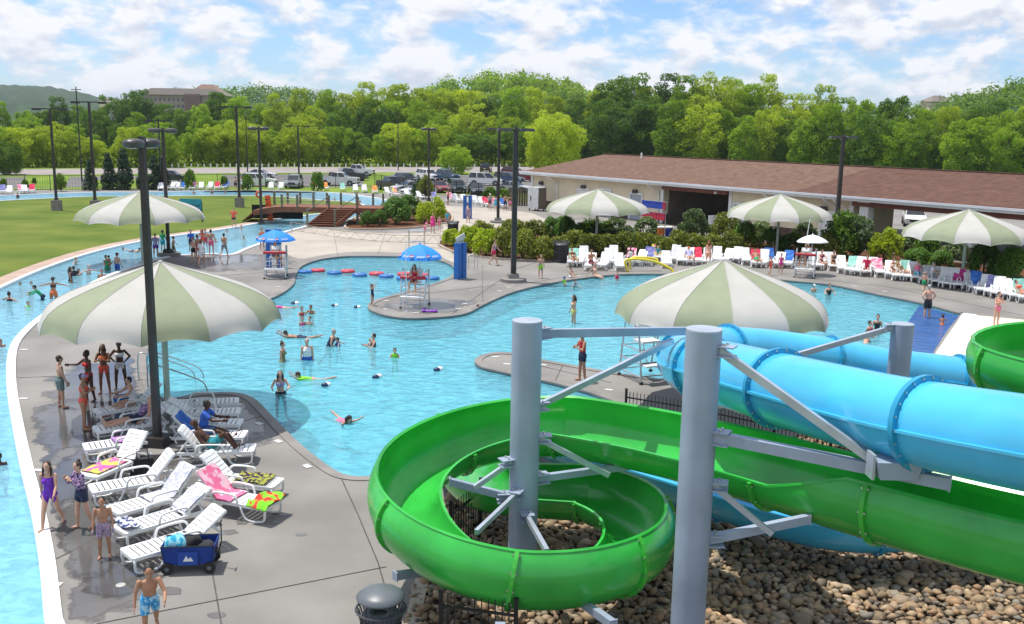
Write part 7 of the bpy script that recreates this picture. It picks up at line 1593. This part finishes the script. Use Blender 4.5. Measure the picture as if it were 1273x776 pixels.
W(713, 402, 1.30, 1.55, -75, 'stand', 'f', 'light', ('long', 'brown'), [('band', 'peach'), ('briefs', 'yellow')], 'girl in peach and yellow bikini standing alone in shallow water', age='t')
P(723, 474, 1.72, -70, 'fold', 'm', 'tan', ('cap', 'black'), [('tank', 'red'), ('shorts', 'navy')], 'lifeguard in red top and navy shorts on the near peninsula', hi=True)
P(672, 346, 1.40, 8, 'stand', 'm', 'light', ('short', 'brown'), [('trunks', 'bluegreen')], 'boy in blue and lime trunks walking by the pool edge', age='c'); P(614, 330, 1.70, 70, 'walk', 'f', 'light', ('short', 'auburn'), [('tank', 'stripe'), ('shorts', 'crimson')], 'woman in crimson shorts walking past the planting bed')
W(702, 356, .55, 1.0, -40, 'wade', 'm', 'fair', ('cap', 'blue'), [('vest', 'lime')], 'child with blue cap and lime vest at the pool edge', age='k'); W(713, 357, .55, 1.1, 20, 'bend', 'm', 'fair', ('short', 'brown'), [('rash', 'grey')], 'child in grey shirt bending at the pool edge', age='k')
P(709, 345, 1.25, 60, 'sit', 'm', 'light', ('short', 'black'), [('shorts', 'white')], 'boy in white shorts crouched on the pool edge by the lounger', age='c'); P(741, 344.5, 1.65, 55, 'back', 'f', 'light', ('short', 'black'), [('onepiece', 'peach')], 'woman in pale suit leaning back on the pool edge')
W(767, 349, .5, 1.0, -20, 'stand', 'm', 'fair', ('short', 'red'), [('vest', 'crimson')], 'toddler in crimson vest below the spray arch', age='k')
W(1152, 395, 1.62, 1.80, 195, 'hips', 'm', 'light', ('short', 'grey'), [('trunks', 'black')], 'man in black trunks standing with his back turned', stout=1.12); W(1171, 404, .50, 1.0, 140, 'wade', 'm', 'tan', ('short', 'brown'), [('trunks', 'orange')], 'small boy wading on the dark blue pool floor', age='k')
W(1081, 416, .62, 1.6, 40, 'carry', 'f', 'light', ('short', 'black'), [('onepiece', 'maroon')], 'woman in maroon suit sitting in the shallows'); W(1090, 411, .72, 1.6, -20, 'stand', 'f', 'light', ('bun', 'black'), [('onepiece', 'black')], 'woman in black behind the maroon suit'); W(1076, 426, .66, 1.6, 150, 'bend', 'f', 'light', ('long', 'auburn'), [('band', 'peach')], 'bending woman nearest the grey column in the shallows')
W(1011, 363, .45, 1.5, 30, 'stand', 'm', 'light', ('cap', 'white'), [('trunks', 'blue')], 'swimmer in white cap at the right bank'); W(1030, 366, .62, 1.65, 0, 'wade', 'f', 'light', ('short', 'brown'), [('onepiece', 'black')], 'woman in black suit in water at the right bank')
P(1238, 404, 1.55, 10, 'fold', 'f', 'light', ('short', 'black'), [('band', 'peach'), ('briefs', 'pink')], 'girl in pink bikini standing on the cream slab', age='t', z=.06)
# lifeguards and their tubes
def seated_guard(k, yaw, top, bottom, hair, skin, label, sc):
    c = at(*LCH[k][0]); Mz = Matrix.Rotation(LCH[k][1], 3, 'Z'); q = c + Mz @ Vector((0, -.10, 1.20)) * sc; P(0, 0, 1.68, math.degrees(LCH[k][1]) + yaw, 'sit', 'f', skin, hair, [(top, 'red' if k == 0 else 'white' if k else 'red'), (bottom, 'navy' if k else 'red')], label, loc=q)
    t = thing('rescue_tube', ['red rescue tube across the lap of the peninsula lifeguard', 'red rescue tube held by the left lifeguard', 'red rescue tube across the lap of the right bank lifeguard'][k], 'rescue tube', c + Mz @ Vector((0, -.42, 1.46)) * sc, LCH[k][1], 'rescue tubes of the lifeguards'); obj('foam', MB().tube([(-.62, 0, 0), (-.4, -.02, .01), (.4, -.02, .01), (.62, 0, 0)], [.07, .085, .085, .07], 10), RED, t, smooth=True); obj('strap', MB().tube([(.6, 0, 0), (.66, .05, -.2), (.5, .1, -.35)], .014, 5), BLACK, t)
seated_guard(0, -5, 'onepiece', 'briefs', ('long', 'black'), 'light', 'lifeguard in red suit seated under the bright blue umbrella', 1.0); seated_guard(1, 35, 'shirt', 'shorts', ('short', 'black'), 'tan', 'lifeguard in white shirt seated at the left poolside', 1.0); seated_guard(2, -25, 'shirt', 'shorts', ('short', 'brown'), 'tan', 'lifeguard in white shirt seated under the white umbrella', .95)
# lazy river
W(11, 374, .42, 1.6, 150, 'out', 'f', 'tan', ('bun', 'black'), [('onepiece', 'black')], 'woman with big dark hair and spread arms at the left edge'); W(35, 381, .24, 1.2, 30, 'stand', 'm', 'light', ('short', 'black'), [('vest', 'lime')], 'dark haired child with lime float in the river', age='c'); W(53, 373, .85, 1.4, -70, 'bend', 'm', 'light', ('short', 'black'), [('longrash', 'green'), ('trunks', 'navy')], 'boy in green long sleeved top bending in the river', age='c')
W(67, 371, 1.05, 1.65, 190, 'out', 'f', 'tan', ('hat', 'black'), [('band', 'brown'), ('shorts', 'orange')], 'woman in wide black hat with arms spread in the river'); W(88, 351, .85, 1.62, 100, 'stand', 'f', 'tan', ('long', 'black'), [('onepiece', 'black')], 'woman in dark suit standing mid river'); W(92, 343, .55, 1.6, 200, 'stand', 'm', 'tan', ('short', 'black'), [('rash', 'black')], 'dark haired man behind the woman in dark suit')
W(98, 341, .32, 1.3, 40, 'stand', 'm', 'tan', ('short', 'black'), [('trunks', 'navy')], 'dark head right of the woman in dark suit', age='c'); W(94, 329, .45, 1.3, 90, 'out', 'm', 'fair', ('short', 'blond'), [('trunks', 'blue')], 'blond boy by the far river wall', age='c'); W(110, 341, .55, 1.7, 60, 'out', 'm', 'fair', ('short', 'grey'), [('trunks', 'navy')], 'grey haired bare chested man in the river')
W(127, 346, .5, 1.65, 10, 'stand', 'm', 'tan', ('short', 'black'), [('trunks', 'navy')], 'bare shouldered man at the river edge by the umbrella'); W(133, 335, .85, 1.65, 60, 'carry', 'f', 'tan', ('short', 'black'), [('onepiece', 'green')], 'woman in green holding a child in the river'); W(136, 333, .75, 1.0, 240, 'stand', 'f', 'tan', ('short', 'brown'), [('onepiece', 'orange')], 'child carried by the woman in green', age='k'); W(146, 334, .95, 1.65, 150, 'stand', 'm', 'light', ('cap', 'red'), [('trunks', 'blue')], 'man in red cap and blue trunks in the river')
P(166, 313, 1.5, 70, 'prone', 'm', 'light', ('short', 'black'), [('trunks', 'navy')], 'swimmer in the river near the umbrella post', z=-.1); W(37, 367, .16, 1.2, 0, 'stand', 'm', 'tan', ('short', 'black'), [('trunks', 'navy')], 'small dark head behind the boy in green', age='c'); W(25, 354, .14, 1.2, 30, 'stand', 'm', 'tan', ('short', 'black'), [('trunks', 'red')], 'distant dark head left in the river, by the far wall', age='c'); W(39, 353, .14, 1.2, 50, 'stand', 'f', 'light', ('short', 'brown'), [('onepiece', 'navy')], 'distant dark head second along the far river wall', age='c')
W(153, 311, .2, 1.5, 0, 'stand', 'm', 'tan', ('short', 'black'), [('trunks', 'navy')], 'far head in the river beyond the red cap'); W(0, 577, .3, 1.4, 0, 'stand', 'm', 'dark', ('short', 'black'), [('trunks', 'navy')], 'swimmer cut by the left edge beside the curb'); W(1, 431, .3, 1.4, 60, 'stand', 'm', 'tan', ('short', 'black'), [('trunks', 'navy')], 'dark head cut by the left edge, upper river')
# group at the river entry
for a in [(181, 324, 1.55, 40, 'stand', 'f', 'light', ('short', 'black'), [('onepiece', 'pink')], 'person in pink half hidden by the nearest pole'), (194, 321, 1.62, 200, 'walk', 'f', 'light', ('tail', 'blond'), [('shirt', 'lav'), ('shorts', 'purple')], 'woman in lavender shirt and purple shorts between the poles'), (203, 314, 1.5, 170, 'stand', 'm', 'tan', ('short', 'black'), [('rash', 'green'), ('trunks', 'teal')], 'child in green between the two poles'),
          (216, 317, 1.25, 100, 'walk', 'm', 'tan', ('short', 'black'), [('trunks', 'olive')], 'boy stooping right of the second pole'), (238, 313, 1.5, 20, 'stand', 'm', 'light', ('short', 'brown'), [('rash', 'blue'), ('trunks', 'navy')], 'boy in blue top at the left of the river entry group'), (241, 326, 1.55, -20, 'stand', 'f', 'light', ('short', 'auburn'), [('tank', 'peach'), ('shorts', 'black')], 'woman in pale top next to the white shirt woman'), (246, 321, 1.5, 60, 'stand', 'm', 'tan', ('short', 'black'), [('trunks', 'red')], 'dark haired boy in red trunks behind the white shirt woman'),
          (252, 312, 1.5, 0, 'fold', 'f', 'tan', ('long', 'red'), [('onepiece', 'coral')], 'red haired girl in coral at the river entry'), (256, 311, 1.45, 30, 'stand', 'm', 'light', ('short', 'brown'), [('trunks', 'crimson')], 'boy in crimson trunks at the river entry'), (251, 331, 1.62, 185, 'walk', 'f', 'light', ('short', 'auburn'), [('shirt', 'white'), ('shorts', 'white')], 'woman in loose white shirt walking to the river'), (263, 317, 1.68, 190, 'stand', 'm', 'light', ('short', 'brown'), [('trunks', 'pink')], 'shirtless boy in pink trunks at the river entry'),
          (279, 320, 1.6, 165, 'walk', 'm', 'light', ('short', 'black'), [('trunks', 'grey')], 'shirtless boy in grey trunks seen from behind at the river entry'), (291, 283, 1.6, 10, 'hips', 'm', 'light', ('short', 'black'), [('shirt', 'coral'), ('shorts', 'black')], 'person in coral shirt on the lawn edge by the ramp'), (326, 312, 1.6, 40, 'stand', 'f', 'light', ('short', 'brown'), [('onepiece', 'orange')], 'woman in orange standing behind the left lifeguard'),
          (293, 237, 1.75, 180, 'stand', 'm', 'light', ('short', 'brown'), [('trunks', 'black')], 'man in black trunks beyond the lawn, left of a pole'), (301, 237, 1.75, 180, 'stand', 'f', 'fair', ('short', 'blond'), [('onepiece', 'white')], 'person in white beyond the lawn, right of a pole'), (538, 290, 1.65, 160, 'stand', 'f', 'light', ('tail', 'blond'), [('dress', 'hotpink')], 'woman in hot pink dress on the plaza'), (546, 288, 1.25, 0, 'stand', 'f', 'fair', ('short', 'brown'), [('onepiece', 'pink')], 'child beside the woman in hot pink dress'),
          (528, 291, 1.0, 40, 'bend', 'f', 'fair', ('hat', 'pink'), [('dress', 'pink')], 'toddler in pink stooping left of the pink dress'), (556, 281, 1.3, 20, 'stand', 'm', 'light', ('short', 'blond'), [('shirt', 'aqua'), ('shorts', 'grey')], 'child in aqua shirt at the bed end'), (557, 255, 1.75, 100, 'fold', 'm', 'tan', ('short', 'brown'), [('trunks', 'brown')], 'tanned man standing among the far loungers'), (582, 277, 1.6, -20, 'stand', 'f', 'light', ('short', 'brown'), [('dress', 'stripe')], 'woman in striped dress before the far blue posts'),
          (609, 261, 1.7, 10, 'stand', 'm', 'light', ('cap', 'white'), [('tank', 'grey'), ('trunks', 'maroon')], 'man in cap by the far loungers, left of the plaza pole'), (616, 262, 1.5, 180, 'stand', 'f', 'light', ('short', 'brown'), [('dress', 'aqua')], 'child in aqua towel left of the plaza pole'), (628, 262, 1.7, 200, 'hips', 'm', 'tan', ('short', 'auburn'), [('trunks', 'navy')], 'tanned man in navy trunks right of the plaza pole'), (634, 262, 1.65, 170, 'stand', 'f', 'tan', ('short', 'black'), [('band', 'black'), ('shorts', 'pink')], 'woman in pink shorts at the bronze pole'),
          (904, 283, 1.65, 20, 'stand', 'f', 'light', ('short', 'brown'), [('onepiece', 'red')], 'person standing in the dark breezeway')]: P(*a, age='a' if a[2] > 1.55 else 'c')
for a in [(446, 256, .9, 1.7, 180, 'stand', 'm', 'light', ('short', 'brown'), [('trunks', 'red')], 'man standing in the river behind the footbridge'), (468, 262, .3, 1.6, 0, 'stand', 'f', 'light', ('short', 'black'), [('onepiece', 'navy')], 'dark head in the river right of the footbridge'), (478, 259, .3, 1.6, 0, 'out', 'm', 'light', ('short', 'brown'), [('trunks', 'blue')], 'swimmer in the river by the clipped bushes'), (416, 249, .35, 1.5, 0, 'stand', 'm', 'tan', ('short', 'black'), [('trunks', 'navy')], 'dark swimmer seen between bridge posts'),
          (268, 301, .3, 1.4, 40, 'stand', 'm', 'light', ('short', 'black'), [('trunks', 'navy')], 'swimmer behind the boys at the river entry'), (282, 288, .25, 1.4, 0, 'stand', 'm', 'tan', ('short', 'black'), [('trunks', 'navy')], 'far dark head in the river entry pool'), (300, 284, .3, 1.4, 0, 'stand', 'f', 'light', ('short', 'red'), [('onepiece', 'coral')], 'red haired swimmer near the lawn edge'), (303, 297, .25, 1.4, 0, 'stand', 'm', 'tan', ('short', 'black'), [('trunks', 'navy')], 'dark head in the river left of the blue umbrella'),
          (163, 241, .5, 1.5, 30, 'stand', 'm', 'light', ('short', 'brown'), [('rash', 'white')], 'swimmer in the far river left of the nearest pole'), (241, 240.5, .4, 1.5, 30, 'stand', 'm', 'tan', ('short', 'black'), [('trunks', 'navy')], 'swimmer in the far river right of the second pole'), (263, 240.5, .5, 1.5, 60, 'wade', 'f', 'tan', ('short', 'black'), [('onepiece', 'navy')], 'woman wading in the far river beyond the sign'), (280, 240, .4, 1.5, 60, 'stand', 'm', 'tan', ('short', 'brown'), [('trunks', 'red')], 'swimmer in the far river left of two standing people'), (22, 246, .6, 1.5, 60, 'stand', 'f', 'tan', ('short', 'black'), [('onepiece', 'black')], 'person in the far river at the left edge')]: W(*a)
# guests on the right bank loungers
def rb(i, pose, sex, skin, hair, wear, label, yaw=0, h=1.66, u=.15, age='a', dz=.0):
    x, y = RB[i][:2]; p = at(x, y - 4); p.z = .40 + dz; p += Vector((0, -u, 0)); P(0, 0, h, yaw, pose, sex, skin, hair, wear, label, loc=p, age=age)
rb(0, 'recline', 'f', 'tan', ('short', 'brown'), [('band', 'brown'), ('briefs', 'brown')], 'tanned woman reclining on the leftmost bank lounger', 10); rb(2, 'sit', 'm', 'tan', ('short', 'auburn'), [('trunks', 'maroon')], 'person sitting behind the umbrella post on a lounger', 20); rb(6, 'sit', 'f', 'dark', ('short', 'black'), [('onepiece', 'white')], 'dark haired person on the pink towel lounger', -10); rb(8, 'sit', 'm', 'fair', ('short', 'brown'), [('rash', 'teal')], 'child in teal shirt on the yellow towel lounger', -20, 1.2, .2, 'c')
rb(11, 'recline', 'm', 'light', ('cap', 'orange'), [('shirt', 'lav')], 'person in orange cap on a pale lounger', 0); rb(15, 'recline', 'm', 'tan', ('short', 'black'), [('trunks', 'green')], 'man reclining on the bright red towel', 0); rb(18, 'sit', 'f', 'light', ('short', 'brown'), [('onepiece', 'maroon')], 'woman behind the lifeguard chair on a lounger', 20); rb(19, 'sit', 'f', 'tan', ('short', 'black'), [('onepiece', 'brown')], 'tanned woman in brown suit right of the lifeguard', 10); rb(22, 'lap', 'm', 'light', ('short', 'black'), [('shirt', 'crimson')], 'person in crimson shirt sitting on a lounger', -30)
rb(24, 'lap', 'f', 'light', ('short', 'brown'), [('band', 'white'), ('briefs', 'white')], 'sunbathing woman in white bikini on a lounger', 20); rb(25, 'recline', 'f', 'light', ('long', 'blond'), [('band', 'olive'), ('briefs', 'olive')], 'blond woman lying on the mint towel', 60); rb(26, 'sit', 'f', 'light', ('bun', 'blond'), [('tank', 'pink'), ('shorts', 'aqua')], 'woman in pink top sitting on a lounger edge', 150); rb(27, 'sit', 'm', 'light', ('short', 'grey'), [('shirt', 'white'), ('trunks', 'grey')], 'man in white shirt sitting left of the rightmost umbrella', 60); rb(34, 'recline', 'f', 'light', ('short', 'brown'), [('band', 'coral'), ('briefs', 'coral')], 'sunbather in coral cut by the right edge', 30)
for a in [(880, 331, 1.65, 150, 'stand', 'f', 'light', ('long', 'red'), [('dress', 'peach')], 'red haired woman standing among the bank loungers'), (957, 343, 1.2, 20, 'walk', 'f', 'light', ('short', 'red'), [('onepiece', 'coral')], 'red haired child in coral beside the umbrella post'), (970, 341, 1.3, -20, 'stand', 'f', 'light', ('short', 'brown'), [('onepiece', 'hotpink')], 'child in hot pink before the blue towel lounger'), (1148, 362, 1.1, 160, 'walk', 'm', 'light', ('short', 'blond'), [('trunks', 'green')], 'toddler in green trunks by the bank loungers')]: P(*a, age='a' if a[2] > 1.5 else 'c')

# ================================================================== HAZE
hm = bpy.data.materials.new('summer haze'); hm.use_nodes = True; hn = hm.node_tree; hn.nodes.clear(); ho = hn.nodes.new('ShaderNodeOutputMaterial'); hv = hn.nodes.new('ShaderNodeVolumePrincipled')
hv.inputs['Color'].default_value = (.78, .88, 1.0, 1); hv.inputs['Density'].default_value = .00012; hv.inputs['Anisotropy'].default_value = .3; hn.links.new(hv.outputs[0], ho.inputs['Volume'])
tag(obj('haze', MB().box((0, 3000, 60), (12000, 8000, 126)), hm), kind='stuff'); S.cycles.volume_bounces = 0
